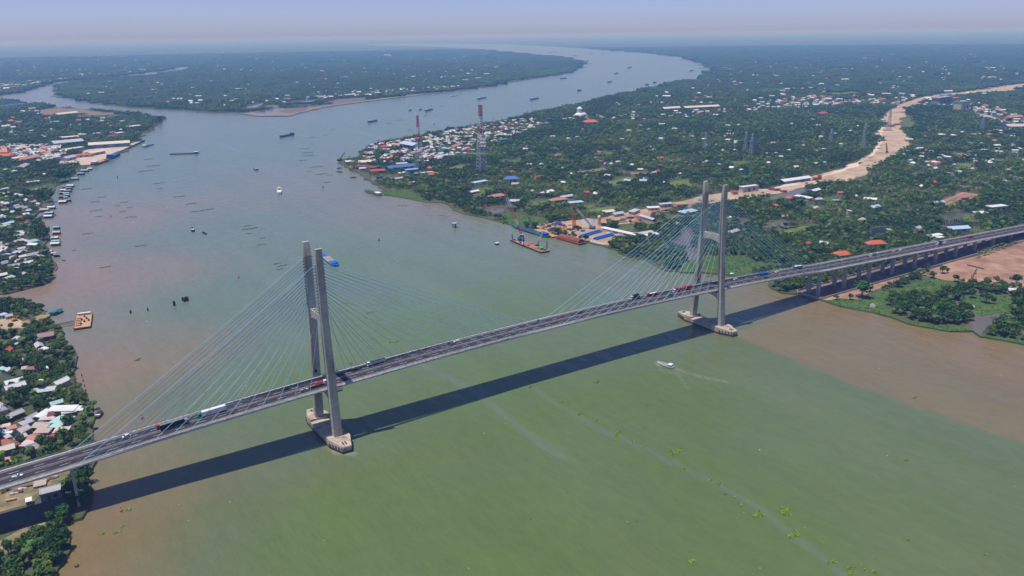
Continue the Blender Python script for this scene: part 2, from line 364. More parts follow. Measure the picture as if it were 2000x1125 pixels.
cr.elements[0].position = 0.0; cr.elements[0].color = WATER_GREEN; cr.elements[1].position = 1.0; cr.elements[1].color = WATER_BROWN
e = cr.elements.new(0.45); e.color = WATER_GREY
mid = math_('ADD', math_('MULTIPLY', noise_node(0.16, 5, 0.7, (1, 0.5, 1), 0.3), .5), math_('MULTIPLY', noise_node(0.025, 6, 0.65, (1, 0.22, 1), -1.0), .5))
mx = n.new('ShaderNodeMix'); mx.data_type = 'RGBA'; mx.blend_type = 'MULTIPLY'; mx.inputs[0].default_value = 1
mr = n.new('ShaderNodeMapRange'); mr.inputs[1].default_value = 0.25; mr.inputs[2].default_value = 0.75; mr.inputs[3].default_value = 0.82; mr.inputs[4].default_value = 1.18
L.new(mid, mr.inputs[0]); L.new(rp.outputs[0], mx.inputs[6]); L.new(mr.outputs[0], mx.inputs[7])
up = n.new('ShaderNodeMix'); up.data_type = 'RGBA'; up.blend_type = 'MULTIPLY'; up.inputs[7].default_value = (1.19, 1.25, 1.80, 1)  # paler, bluer base colour upstream, standing in for reflected sky
L.new(attr('sky_sheen'), up.inputs[0]); L.new(mx.outputs[2], up.inputs[6])
sf = n.new('ShaderNodeMix'); sf.data_type = 'RGBA'; sf.inputs[7].default_value = (0.175, 0.215, 0.215, 1); sf.name = 'film'
fo = n.new('ShaderNodeMix'); fo.data_type = 'RGBA'; fo.inputs[7].default_value = (0.55, 0.55, 0.50, 1)
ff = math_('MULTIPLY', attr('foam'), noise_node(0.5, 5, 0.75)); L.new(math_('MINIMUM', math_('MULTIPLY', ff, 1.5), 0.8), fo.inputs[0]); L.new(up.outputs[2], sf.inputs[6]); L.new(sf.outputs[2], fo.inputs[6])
L.new(fo.outputs[2], bs.inputs['Base Color'])
sk = math_('MULTIPLY', attr('slick'), math_('MULTIPLY', noise_node(0.12, 6, 0.75), 1.3)); L.new(math_('MINIMUM', math_('MULTIPLY', sk, 0.5), 0.5), sf.inputs[0])
L.new(math_('SUBTRACT', 0.17, math_('MULTIPLY', sk, 0.15)), bs.inputs['Roughness']); bs.inputs['IOR'].default_value = 1.33
L.new(math_('ADD', 0.5, math_('MULTIPLY', sk, 0.9)), bs.inputs['Specular IOR Level'])
wv = math_('ADD', math_('MULTIPLY', noise_node(0.11, 4, 0.55, (1, 0.33, 1), -0.35), 2.9), math_('ADD', math_('MULTIPLY', noise_node(0.33, 3, 0.6, (1, 0.4, 1), 0.15), 0.7), math_('MULTIPLY', noise_node(0.9, 2, 0.6, (1, 0.5, 1), -0.1), 0.22)))
bp = n.new('ShaderNodeBump'); bp.inputs['Distance'].default_value = 1.0
L.new(math_('SUBTRACT', 0.38, math_('MULTIPLY', sk, 0.3)), bp.inputs['Strength']); L.new(wv, bp.inputs['Height']); L.new(bp.outputs[0], bs.inputs['Normal'])
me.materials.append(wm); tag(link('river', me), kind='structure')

# ---------------------------------------------------------------- flat ground patches
EXCL = []        # (polygon in world, extra) kept clear of trees
def patch(name, px, m, z=1.56, kind='structure', excl=True, thick=None):
    P = rough_line(W2(px), 0.10, seed=len(EXCL)*3.7)
    if sum(P[i][0]*P[(i+1) % len(P)][1]-P[(i+1) % len(P)][0]*P[i][1] for i in range(len(P))) < 0: P = P[::-1]
    c = MB(); n_ = len(P)
    P3 = [Vector((x, y, 0)) for x, y in P]
    F = []
    for t_ in tessellate_polygon([P3]):
        a, b_, c_ = (P3[k] for k in t_); F.append(tuple(t_) if (b_-a).cross(c_-a).z > 0 else tuple(reversed(t_)))
    c.add([(p.x, p.y, z) for p in P3], F)
    if thick:
        c.add([(p.x, p.y, z) for p in P3]+[(p.x, p.y, z-thick) for p in P3], [(n_+k, n_+(k+1) % n_, (k+1) % n_, k) for k in range(n_)])
    if excl: EXCL.append(P)
    return tag(c.build(name, m), kind=kind), P
POND = bpy.data.materials.new('pond_water'); POND.use_nodes = True; pb = POND.node_tree.nodes['Principled BSDF']
pb.inputs['Base Color'].default_value = (0.13, 0.105, 0.08, 1); pb.inputs['Roughness'].default_value = 0.12; pb.inputs['IOR'].default_value = 1.33
_no = POND.node_tree.nodes.new('ShaderNodeTexNoise'); _no.inputs['Scale'].default_value = 0.06; _r = POND.node_tree.nodes.new('ShaderNodeValToRGB')
_g = POND.node_tree.nodes.new('ShaderNodeNewGeometry'); POND.node_tree.links.new(_g.outputs['Position'], _no.inputs['Vector'])
_r.color_ramp.elements[0].color = (0.10, 0.085, 0.06, 1); _r.color_ramp.elements[1].color = (0.17, 0.135, 0.10, 1)
POND.node_tree.links.new(_no.outputs['Fac'], _r.inputs[0]); POND.node_tree.links.new(_r.outputs[0], pb.inputs['Base Color'])
patch('pond', [(1296, 482), (1315, 470), (1327, 460), (1336, 449), (1347, 444), (1352, 452), (1359, 467), (1350, 480), (1317, 489)], POND, 1.53)
patch('pond', [(1335, 487), (1359, 482), (1366, 500), (1362, 516), (1350, 512), (1336, 498)], POND, 1.53)
patch('pond', [(1444, 440), (1445, 431), (1452, 425), (1462, 428), (1464, 438), (1452, 444)], POND, 1.53)
patch('pond', [(1488, 442), (1515, 436), (1545, 433), (1548, 440), (1520, 449), (1492, 452)], POND, 1.53)
patch('pond', [(720, 345), (747, 342), (774, 341), (774, 346), (750, 351), (732, 351), (726, 356)], POND, 1.53)
patch('pond', [(925, 411), (962, 403), (987, 401), (984, 412), (967, 417), (940, 415)], POND, 1.53)
patch('pond', [(1500, 390), (1522, 379), (1570, 368), (1582, 371), (1560, 382), (1520, 390)], POND, 1.53)
patch('pond', [(1969, 140), (1985, 137), (1998, 144), (1995, 149), (1975, 146)], POND, 1.6)
patch('pond', [(1895, 124), (1910, 122.5), (1910, 127), (1897, 128)], POND, 1.6)
patch('pond', [(748, 107), (760, 104.5), (770, 108), (758, 111.5)], POND, 1.6)
patch('pond', [(1795, 571), (1822, 579), (1818, 584), (1798, 580)], POND, 1.53)
patch('pond', [(1903, 618), (1925, 614), (1960, 611), (1974, 613), (1955, 622), (1930, 636), (1915, 655), (1900, 646), (1882, 640), (1888, 632), (1905, 626)], POND, 1.53)
# shrimp ponds at the tip of the island
for k, q in enumerate(([(498, 219), (520, 214), (548, 213), (540, 219), (505, 224)], [(545, 219), (555, 212), (600, 210), (598, 216), (572, 221)], [(560, 210), (572, 206), (612, 204), (608, 209)], [(505, 213), (520, 206), (545, 205), (540, 211)], [(552, 204), (590, 195), (618, 193), (612, 201)], [(628, 202), (660, 194), (715, 190), (712, 195), (660, 203)], [(470, 214), (490, 204), (515, 200), (510, 207), (490, 214)])):
    patch('pond', q, MUD if k % 2 else POND, 1.6)
patch('field', [(65, 217), (110, 211), (150, 213), (225, 222), (212, 226), (130, 223), (95, 228)], BROWNF, 1.6)
patch('field', [(150, 226), (220, 224), (245, 227), (225, 231), (160, 231)], LAWN, 1.6)
patch('mud_bank', [(470, 222), (505, 226.5), (560, 226.5), (600, 217.5), (650, 206.5), (720, 197), (800, 187.5), (860, 180.7), (860, 179.8), (800, 185.8), (720, 195), (650, 203.5), (590, 211), (540, 212), (505, 217)], mat('pink_mud', (.20, .155, .12), .9, .15, .012, col2=(.27, .21, .17), stain=.3), 1.58)
# waterweed mats that grow out from the banks
for q in ([(744, 374), (760, 371), (776, 370), (797, 372), (812, 377), (823, 385), (828, 392), (812, 388), (800, 384), (775, 382), (750, 380)],
          [(976, 423), (990, 419), (1006, 416), (1022, 419), (1050, 427), (1070, 432), (1072, 437), (1050, 441), (1030, 441), (1011, 438), (992, 435), (978, 431)],
          [(1326, 531), (1331, 518), (1350, 507), (1368, 504), (1410, 499), (1460, 502), (1471, 511), (1500, 514), (1536, 518), (1549, 522), (1480, 533), (1460, 539), (1434, 539), (1408, 535), (1374, 531), (1348, 532)],
          [(1612, 587), (1640, 583), (1665, 588), (1700, 580), (1720, 568), (1756, 563), (1787, 551), (1826, 544), (1860, 551), (1887, 558), (1888, 565), (1906, 568), (1890, 576), (1840, 580), (1822, 578), (1796, 580), (1776, 576), (1745, 585), (1733, 600), (1742, 615), (1738, 618), (1690, 606), (1640, 597)],
          [(1880, 590), (1906, 575), (1923, 571), (1940, 575), (1982, 582), (1983, 590), (1971, 610), (1940, 614), (1919, 618), (1903, 614), (1898, 600)],
          [(1741, 619), (1760, 624), (1776, 629), (1818, 634), (1874, 637), (1902, 643), (1880, 646), (1854, 646), (1822, 640), (1773, 631)],
          [(1912, 656), (1920, 650), (1950, 658), (1985, 662), (2010, 668), (2010, 674), (1960, 664)]):
    o, P = patch('waterweed', q, GRASSG, 1.62, kind='stuff', thick=1.7)
    # leafy tufts standing on the mat
    PA = np.array(P); lo_, hi_ = PA.min(0), PA.max(0); m_ = int(min(7000, (hi_-lo_).prod()/2.5))
    XX = rng.uniform(lo_[0], hi_[0], m_); YY = rng.uniform(lo_[1], hi_[1], m_); ok = inside(P, XX, YY)
    c = MB()
    for x, y in zip(XX[ok], YY[ok]):
        a = rng.uniform(0, 3.14); s1 = rng.uniform(.4, 1.0); h = rng.uniform(.1, .4); tn = rng.uniform(.65, 1.4)
        dx, dy = math.cos(a)*s1, math.sin(a)*s1
        c.add([(x-dx, y-dy, 1.6), (x+dx, y+dy, 1.6), (x+dx*.6-dy*.4, y+dy*.6+dx*.4, 1.6+h), (x-dx*.6-dy*.4, y-dy*.6+dx*.4, 1.6+h)], [(0, 1, 2, 3)], 0, tn)
    c.build('waterweed_tufts', mat('waterweed_leaf', (0.05, 0.125, 0.02), 0.7, 0.2, 0.05, attr=True, col2=(.10, .17, .03)), o)
    bpy.data.objects[-1] if False else None
SCRUB = mat('scrubby_dirt', (.36, .25, .16), .95, .2, .09, .4, col2=(.07, .11, .03), stain=.35)
# bare ground
patch('dirt_ground', [(1600, 582), (1640, 566), (1700, 556), (1750, 540), (1837, 521), (1909, 494), (1990, 470), (2060, 455), (2060, 580), (1995, 566), (1969, 566), (1955, 560), (1920, 556), (1875, 549), (1850, 548), (1820, 540), (1791, 535), (1760, 552), (1720, 563), (1680, 585), (1640, 582), (1614, 587)], REDDIRT, 1.55)
patch('dirt_ground', [(1035, 443), (1062, 447), (1090, 453), (1100, 458), (1130, 467), (1152, 472), (1184, 479), (1192, 478), (1200, 470), (1238, 462), (1180, 448), (1175, 440), (1228, 437), (1290, 419), (1312, 404), (1372, 397), (1374, 382), (1340, 391), (1290, 401), (1230, 414), (1170, 427), (1120, 430), (1085, 434)], DIRT, 1.56)
patch('field', [(1227, 436), (1242, 429), (1259, 427), (1297, 436), (1290, 444), (1280, 446), (1261, 444), (1245, 440)], BROWNF, 1.60)
patch('dirt_road', [(1374, 382), (1425, 375), (1460, 371), (1500, 369), (1527, 362), (1585, 345), (1610, 338), (1640, 331), (1675, 316), (1700, 301), (1712, 290), (1717, 280), (1720, 250), (1725, 230), (1735, 217), (1752, 207), (1770, 200), (1795, 192), (1825, 186), (1862, 181.5), (1925, 174.5), (1967, 167), (2010, 162), (2010, 169), (1967, 177), (1925, 181), (1855, 188), (1800, 197), (1775, 211), (1757, 230), (1757, 245), (1765, 260), (1778, 272), (1774, 284), (1758, 294), (1738, 308), (1706, 328), (1680, 345), (1645, 356), (1600, 358), (1570, 366), (1520, 378), (1470, 386), (1420, 392), (1380, 400)], SANDY, 1.57)
patch('dirt_road', [(1500, 371), (1585, 347), (1640, 332.5), (1675, 318), (1700, 303), (1715, 283), (1719, 250), (1724, 231), (1727, 231), (1723, 251), (1720, 283), (1704, 305), (1678, 321), (1642, 336), (1588, 351)], mat('pale_track', (0.62, 0.52, 0.40), 0.95, 0.1, 0.05), 1.62, excl=False)
patch('field', [(1835, 393), (1880, 375), (1922, 381), (1867, 401), (1845, 400)], mat('brick_red_yard', (0.33, 0.165, 0.10), 0.95, 0.2, 0.03, 0.3), 1.6)
for q in ([(1843, 396), (1884, 379), (1888, 380), (1848, 398)], [(1855, 398), (1898, 381), (1902, 382), (1860, 400)]):
    patch('field', q, mat('grey_strip', (0.16, 0.13, 0.09), 0.95, 0.2, 0.05), 1.66, excl=False)
for q, m_ in (([(1095, 340), (1175, 328), (1200, 328), (1185, 335), (1120, 343)], BROWNF), ([(1180, 356), (1225, 346), (1247, 348), (1207, 361), (1185, 361)], FIELDY), ([(1520, 453), (1575, 441), (1605, 441), (1585, 453), (1525, 461)], FIELDY), ([(1040, 395), (1075, 389), (1062, 398), (1040, 402)], FIELDY), ([(1150, 410), (1205, 402), (1210, 406), (1155, 418)], FIELDY), ([(1310, 355), (1345, 350), (1352, 366), (1312, 366)], FIELDY), ([(1350, 428), (1270, 440), (1310, 425), (1350, 414), (1362, 420)], LAWN), ([(48, 372), (90, 361), (108, 366), (100, 371), (60, 377)], GRASSG), ([(78, 408), (86, 398), (92, 402), (84, 410)], LAWN), ([(1190, 449), (1240, 439), (1236, 450), (1215, 460)], LAWN), ([(870, 330), (905, 321), (912, 326), (880, 333)], FIELDY), ([(905, 300), (945, 296), (955, 300), (915, 304)], FIELDY), ([(1735, 480), (1750, 470), (1770, 466), (1755, 480)], FIELDY), ([(1610, 135), (1660, 132), (1660, 136), (1615, 138)], FIELDY), ([(1620, 182), (1680, 180), (1680, 184), (1625, 187)], FIELDY), ([(1760, 232), (1785, 228), (1790, 250), (1765, 252)], LAWN)):
    patch('field', q, m_, 1.60)
patch('dirt_ground', [(115, 322), (119, 314), (143, 308), (173, 292), (201, 289), (249, 286), (256, 280), (282, 274), (258, 285), (231, 299), (213, 307), (180, 319), (175, 322)], mat('port_paving', (0.50, 0.39, 0.31), 0.9, 0.15, 0.05), 1.58)
patch('dirt_ground', [(-40, 632), (0, 624), (25, 620), (47, 629), (66, 634), (50, 642), (32, 640), (15, 646), (-40, 655)], SANDY, 1.56)
patch('dirt_ground', [(40, 630), (60, 622), (80, 615), (98, 614), (96, 620), (75, 632), (55, 640)], DIRT, 1.57)
patch('dirt_ground', [(-40, 962), (0, 950), (60, 935), (110, 922), (137, 920), (139, 945), (120, 950), (79, 968), (60, 985), (0, 1000), (-40, 1012)], SCRUB, 1.56)
patch('road', [(-40, 1012), (0, 1001), (60, 987), (80, 972), (120, 952), (150, 960), (128, 985), (95, 1004), (60, 1020), (0, 1040), (-40, 1050)], mat('old_asphalt', (0.10, 0.095, 0.10), 0.9, 0.2, 0.1, stain=0.3), 1.58)
patch('dirt_ground', [(-40, 1065), (0, 1056), (52, 1026), (89, 1020), (97, 1044), (96, 1050), (69, 1052), (33, 1060), (11, 1082), (-40, 1100)], SCRUB, 1.56)
patch('dirt_ground', [(10, 1110), (28, 1100), (30, 1110), (12, 1122)], DIRT, 1.56)
patch('road', [(490, 0), (491, 1)] if False else [(1880, 216), (1935, 226), (1960, 236), (2010, 249), (2010, 252), (1955, 239), (1925, 229), (1878, 218)], mat('town_road', (0.36, 0.33, 0.33), 0.9, 0.15, 0.05), 1.62)

# small plots and clearings among the orchards of the right bank
_r = random.Random(31); _k = 0
while _k < 24:
    x_, y_ = _r.uniform(880, 2000), _r.uniform(285, 430); p_ = at(x_, y_, 1.5)
    if not inside(MAIN_P, np.array([p_.x]), np.array([p_.y]))[0] or any(inside(E_, np.array([p_.x+q]), np.array([p_.y+w]))[0] for E_ in EXCL for q in (-30, 0, 30) for w in (-30, 0, 30)): continue
    if 1360 < x_ < 1480 and y_ > 350: continue
    a_ = .55+_r.choice([0, 1.571])+_r.uniform(-.12, .12); L1, L2 = _r.uniform(14, 34), _r.uniform(7, 15); cs_, sn_ = math.cos(a_), math.sin(a_)
    Q_ = [(p_.x+u*L1*cs_-v*L2*sn_, p_.y+u*L1*sn_+v*L2*cs_) for u, v in ((-1, -1), (1, -1), (1, 1), (-1, 1))]
    if not inside(MAIN_P, np.array([q[0] for q in Q_]), np.array([q[1] for q in Q_])).all(): continue
    patch('field', [to_px((q[0], q[1], 1.5))[:2] for q in Q_], _r.choice([FIELDY, LAWN, LAWN, GRASSG, BROWNF]), 1.57); _k += 1
# ---------------------------------------------------------------- bridge
def zr(x):
    t = abs(x-175.0); return 39.35-(1.097e-4*t*t if t < 325 else 1.097e-4*325**2+0.0433*(t-325))
X0, X1, HW = -430.0, 1330.0, 11.3
def stations(a, b, step): 
    n_ = max(1, int(round((b-a)/step))); return [a+(b-a)*k/n_ for k in range(n_+1)]
def strip(profile, a, b, step=10.0, mb=None, mi=0):
    """extrude a closed (y, dz) profile along the road"""
    mb = mb or MB(); return mb.loft([[(x, y, zr(x)+z) for y, z in profile] for x in stations(a, b, step)], mi)
bridge = thing('cable_stayed_bridge', 'long cable-stayed road bridge with two H-shaped concrete towers crossing the river', 'bridge')
deck = strip([(-HW, -1.0), (-9.2, -1.5), (-8, -2.1), (8, -2.1), (9.2, -1.5), (HW, -1.0), (HW, -0.12), (9.1, -0.02), (-9.1, -0.02), (-HW, -0.12)], X0, X1).build('deck', DECKC, bridge)
strip([(-8.2, -0.015), (8.2, -0.015), (8.2, 0.0), (-8.2, 0.0)], X0, X1).build('road_surface', ASPH, deck)
strip([(-0.22, 0.0), (0.22, 0.0), (0.12, 0.6), (-0.12, 0.6)], X0, X1).build('median_barrier', KERB, deck)
for s in (-1, 1):
    pr = [(s*8.25, 0), (s*8.75, 0), (s*8.62, 0.75), (s*8.45, 0.75)]
    strip(pr if s > 0 else pr[::-1], X0, X1).build('side_barrier', KERB, deck)
    pr = [(s*8.8, 0.0), (s*(HW-.1), -0.08), (s*(HW-.1), 0.06), (s*8.8, 0.12)]
    strip(pr if s > 0 else pr[::-1], X0, X1).build('walkway', KERB, deck)
    c = MB()
    for x in np.arange(-250, 1000, 3.0): c.box((x, s*(HW-.2), zr(x)+.55), (.12, .12, 1.0))
    for h in (.55, .8, 1.05): strip([(s*(HW-.2)-.04, h-.04), (s*(HW-.2)+.04, h-.04), (s*(HW-.2)+.04, h+.04), (s*(HW-.2)-.04, h+.04)], -250, 1000, 20, c)
    c.build('railing', STEEL, deck)
    c = MB(); y0 = s*7.75
    strip([(y0-.08, 0.003), (y0+.08, 0.003), (y0+.08, 0.008), (y0-.08, 0.008)], X0, X1, 10, c)
    c.build('edge_line', PAINT, deck)
    c = MB(); y0 = s*.75
    strip([(y0-.06, 0.003), (y0+.06, 0.003), (y0+.06, 0.008), (y0-.06, 0.008)], X0, X1, 10, c)
    c.build('edge_line', PAINT, deck)
    c = MB(); y0 = s*4.1
    for x in np.arange(-260, 980, 12.0):
        c.add([(x, y0-.11, zr(x)+.006), (x+5, y0-.11, zr(x+5)+.006), (x+5, y0+.11, zr(x+5)+.006), (x, y0+.11, zr(x)+.006)], [(0, 1, 2, 3)])
    tag(c.build('lane_dashes', PAINT, deck), kind='stuff')
for xj in (-147, 497):
    c = MB(); c.box((xj, 0, zr(xj)+.01), (1.6, 16.3, .02)); c.build('expansion_joint', RUSTD, deck)
# square patches and maintenance panels along the walkways
c = MB()
for s in (-1, 1):
    for x in np.arange(-146, 496, 5.1):
        c.box((x, s*9.9, zr(x)+.22), (1.0, 1.1, .35))
c.build('cable_anchor_blocks', DECKC, deck)['kind'] = 'stuff'
c = MB()
for x in np.arange(-240, 980, 40.0):
    pass
# towers
LEGY = [(5.0, 16.6, 5.9, 3.9), (20.0, 15.4, 5.7, 3.8), (38.0, 14.2, 5.4, 3.6), (82.0, 10.9, 4.9, 3.5), (118.5, 10.3, 4.5, 3.5), (127.0, 11.1, 4.3, 2.3)]
def leg_y(z): return float(np.interp(z, [a[0] for a in LEGY], [a[1] for a in LEGY]))
for x0 in (0.0, 350.0):
    py = link('pylon', None, bridge, (x0, 0, 0))
    py['label'] = 'nearer bridge tower, left of the two' if x0 == 0 else 'farther bridge tower beside the construction-yard bank'
    for s in (-1, 1):
        c = MB(); rings = []
        for z, y, wx, wy in LEGY:
            ch = .35
            ring = [(-wx/2+ch, -wy/2), (wx/2-ch, -wy/2), (wx/2, -wy/2+ch), (wx/2, wy/2-ch), (wx/2-ch, wy/2), (-wx/2+ch, wy/2), (-wx/2, wy/2-ch), (-wx/2, -wy/2+ch)]
            rings.append([(a, s*y+b_, z) for a, b_ in ring])
        c.loft(rings)
        leg = c.build('leg', CONC, py)
        c = MB()
        for z in np.arange(9, 126, 4.05):       # casting joints, proud fillets
            wx = float(np.interp(z, [a[0] for a in LEGY], [a[2] for a in LEGY])); wy = float(np.interp(z, [a[0] for a in LEGY], [a[3] for a in LEGY]))
            c.box((0, s*leg_y(z), z), (wx+.05, wy+.05, .16))
        tag(c.build('casting_joints', mat('joint_concrete', (0.36, 0.335, 0.30), 0.9, 0.1, 0.5), leg), kind='stuff')
        c = MB(); c.box((-.6, s*(leg_y(40)-1.82), 40.0), (1.7, .1, 2.4)); c.build('door', BLACK, leg)
        c = MB()
        for k in range(16):
            z = 87+k*2.0
            for sx in (-1, 1): c.box((sx*2.6, s*leg_y(z), z), (.9, .9, .9))
        tag(c.build('cable_anchors', STEEL, leg), kind='stuff')
        c = MB(); c.bar((0, s*10.7, 127), (0, s*10.7, 130), .12); c.build('lightning_rod', STEEL, leg)
    c = MB(); yi = leg_y(82)-1.6
    P = [(-yi, 84.0), (yi, 84.0), (yi, 77.5), (yi*.6, 78.8), (yi*.2, 79.4), (-yi*.2, 79.4), (-yi*.6, 78.8), (-yi, 77.5)]
    c.add([(-1.7, y, z) for y, z in P]+[(1.7, y, z) for y, z in P], [tuple(range(8)), tuple(range(15, 7, -1))]+[(k, 8+k, 8+(k+1) % 8, (k+1) % 8) for k in range(8)])
    cb = c.build('upper_crossbeam', CONC, py)
    c = MB()
    for k in range(4): c.box((0, -4.5+3*k, 84.4), (2.4, 1.3, .8))
    c.build('equipment_boxes', CAPM, cb)['kind'] = 'stuff'
    zb = zr(x0)-2.3; yi = leg_y(zb)-1.7
    c = MB(); P = [(-yi, zb), (yi, zb), (yi, zb-6.0), (yi*.75, zb-4.0), (yi*.4, zb-2.9), (-yi*.4, zb-2.9), (-yi*.75, zb-4.0), (-yi, zb-6.0)]
    c.add([(-1.9, y, z) for y, z in P]+[(1.9, y, z) for y, z in P], [tuple(range(8)), tuple(range(15, 7, -1))]+[(k, 8+k, 8+(k+1) % 8, (k+1) % 8) for k in range(8)])
    c.build('lower_crossbeam', CONC, py)
    # boat-shaped pile cap
    out = [(-3.0, -32.5), (3.0, -32.5), (7.2, -20.5), (7.2, 20.5), (3.0, 32.5), (-3.0, 32.5), (-7.2, 20.5), (-7.2, -20.5)]
    c = MB(); c.prism(out, 1.7, 4.2); cap = c.build('pile_cap', CAPM, py)
    c = MB(); c.prism([(a*1.012, b_*1.004) for a, b_ in out], -1.0, 1.7); c.build('stained_skirt', DARKST, cap)
    for s in (-1, 1):
        c = MB(); tip = [(-2.9, s*32.2), (2.9, s*32.2), (7.0, s*20.3), (7.0, s*13.5), (-7.0, s*13.5), (-7.0, s*20.3)]
        zt = [4.6, 4.6, 5.6, 5.6, 5.6, 5.6]
        if s > 0: tip = tip[::-1]; zt = zt[::-1]
        c.add([(a, b_, 4.2) for a, b_ in tip]+[(a, b_, z) for (a, b_), z in zip(tip, zt)], [tuple(range(5, -1, -1)), tuple(range(6, 12))]+[(k, (k+1) % 6, 6+(k+1) % 6, 6+k) for k in range(6)])
        c.build('leg_plinth', CAPM, cap)
        c = MB(); sy = s
        for k in range(5):
            t_ = k/4; a0 = 7.25*(1-t_)+3.3*t_; b0 = 21.5*(1-t_)+31.5*t_
            for sx in (-1, 1): c.box((sx*a0, sy*b0, 2.9), (.35, 1.0, 2.0))
        c.build('fender_block', DARKST, cap)['kind'] = 'stuff'
        c = MB()
        for k in range(2): c.box((-1.0+1.8*k, s*28.0, 5.16-.0), (.7, 3.2, .25))
        c.build('inspection_hatch', BLACK, cap)
    # stay cables
    for s in (-1, 1):
        for sx in (-1, 1):
            main = (sx > 0) == (x0 == 0)
            for k in range(16):
                zt = 87.0+2.0*k
                if main: xa = sx*(13.0+k*10.25)
                else: xa = sx*((13.0+k*10.25) if k < 11 else (121+(k-11)*5.7))
                c = MB()
                ya = s*10.2; A = Vector((xa, ya, zr(x0+xa)+.3)); B = Vector((sx*2.9, s*leg_y(zt), zt)); pts = []
                d_ = (B-A).length
                for q in range(7):
                    t_ = q/6; p = A.lerp(B, t_); p.z -= 4*t_*(1-t_)*d_*0.006; pts.append(p)
                for p, q in zip(pts[:-1], pts[1:]): c.tube(p, q, 0.135, 5, caps=False)
                o = c.build('stay_cable', CABLE, bridge); o.location = (x0, 0, 0)
# piers of the approach viaducts
for k, x0 in enumerate([-187, -227, -267]+[-147]+[497, 537.5, 578, 619, 660, 700.5, 741, 781.5, 822, 862.5, 903, 943.5]):
    pr = link('pier', None, bridge, (x0, 0, 0)); zt = zr(x0)-2.1
    for s in (-1, 1):
        yb = 5.4 if x0 > 0 or x0 < -150 else 5.6; w = (2.2, 3.4) if x0 > 0 else (1.5, 2.0)
        c = MB(); c.box((0, s*yb, zt/2-.2), (w[0], w[1], zt+.4-1.5+1.5)); c.build('column', CONC2, pr)
    if x0 < 0 or zt > 0:
        c = MB(); c.box((0, 0, zt-.55), (2.0, 14.6 if x0 > 0 else 13.0, 1.1 if x0 > 0 else 1.6)); c.build('pier_head', CONC2, pr)
# low flood walls on both sides of the strip under the right approach, each a wall of its own
WALLM = mat('low_wall_concrete', (0.40, 0.36, 0.31), 0.9, 0.15, 0.3, stain=0.2)
for s, lab in ((-1, 'low concrete wall on the river side of the strip under the approach spans'), (1, 'low concrete wall on the orchard side of the strip under the approach spans')):
    c = MB(); pts = [(488, s*11.0), (492, s*15.0)] + [(x, s*15.0+(x-492)*.004*s) for x in range(510, 961, 30)]
    for p, q in zip(pts[:-1], pts[1:]): c.bar((*p, 2.3), (*q, 2.3), .5, 2.0)
    if s < 0: c.bar((488, -11.0, 2.3), (488, 11.0, 2.3), .5, 2.0)
    tag(c.build('flood_wall', WALLM), lab, 'wall')
c = MB(); c.prism([(488, -11), (492, -15), (960, -15), (960, 15), (492, 15), (488, 11)], 0.0, 1.60)
tag(c.build('ground', mat('earth_under_bridge', (0.20, 0.15, 0.125), 0.95, 0.3, 0.1, 0.2)), kind='structure')
EXCL.append([(486, -14), (980, -17), (980, 17), (486, 14)]); EXCL.append([(-150, -13), (-150, 13), (-420, 13), (-420, -13)])
# hanging maintenance platform at the nearer tower
mp = thing('maintenance_platform', 'small blue scaffold platform hanging at the deck edge beside the nearer tower', 'platform', (5.2, -12.9, zr(5)-2.6))
BLUEG = mat('faded_blue_steel', (0.10, 0.22, 0.30), 0.6, 0.25, 0.8)
c = MB(); c.box((0, 0, 0), (3.6, 1.8, .2)); c.build('floor_panel', BLUEG, mp)
c = MB()
for sx in (-1.7, 0, 1.7):
    for sy in (-.8, .8): c.bar((sx, sy, 0), (sx, sy, 3.2), .14)
for h in (.6, 1.2, 2.2, 3.2):
    for sy in (-.8, .8): c.bar((-1.7, sy, h), (1.7, sy, h), .1)
c.build('frame', BLUEG, mp)
# lamp posts along the far edge of the right approach
for k, x in enumerate((512, 552, 592, 632)):
    lp = thing('lamp_post', ['slim lamp post on the far deck edge just past the last stay cable', 'second slim lamp post past the last stay cable, far deck edge', 'third slim lamp post past the last stay cable, far deck edge', 'fourth slim lamp post past the last stay cable, far deck edge'][k], 'lamp post', (x, 10.6, zr(x)), 0, 'lamp posts on the right approach')
    c = MB(); c.tube((0, 0, 0), (0, 0, 8), .11, 6, .07); c.build('post', STEEL, lp)
    c = MB(); c.bar((0, 0, 8), (0, -1.6, 8.4), .1); c.build('arm', STEEL, lp)
    c = MB(); c.box((0, -1.8, 8.4), (.3, .8, .15)); c.build('lamp_head', GREYP, lp)
# ---------------------------------------------------------------- vehicles on the deck
def deck_at(px, py, dz=0.6):
    z = 38.0
    for _ in range(12):
        p = at(px, py, z); z = zr(p.x)+dz
    return p.x, max(-7.0, min(7.0, p.y))
PCOL = {}
def paint(name, c, rough=0.35): return mat('paint_'+name, c, rough, 0.06, 1.0, spec=0.5)
P_WHITE = paint('white', (0.74, 0.74, 0.73)); P_RED = paint('red', (0.48, 0.03, 0.035)); P_GREEN = paint('green', (0.02, 0.26, 0.13)); P_BLUE = paint('blue', (0.02, 0.10, 0.34)); P_BLACK = paint('black', (0.02, 0.022, 0.025)); P_GREY = paint('grey', (0.22, 0.23, 0.25)); P_SILV = paint('silver', (0.45, 0.46, 0.48))
P_TEAL = paint('teal', (0.03, 0.22, 0.22)); TARP = mat('black_tarpaulin', (0.02, 0.022, 0.028), 0.85, 0.3, 1.0, 0.2); TARPT = mat('grey_tarpaulin', (0.17, 0.165, 0.18), 0.8, 0.15, 1.0)
def wheels(root, xs, w, r=0.5, name='wheel'):
    for x in xs:
        for s in (-1, 1):
            c = MB(); c.tube((x, s*(w/2-.32), r), (x, s*(w/2), r), r, 10); c.build(name, BLACK, root)
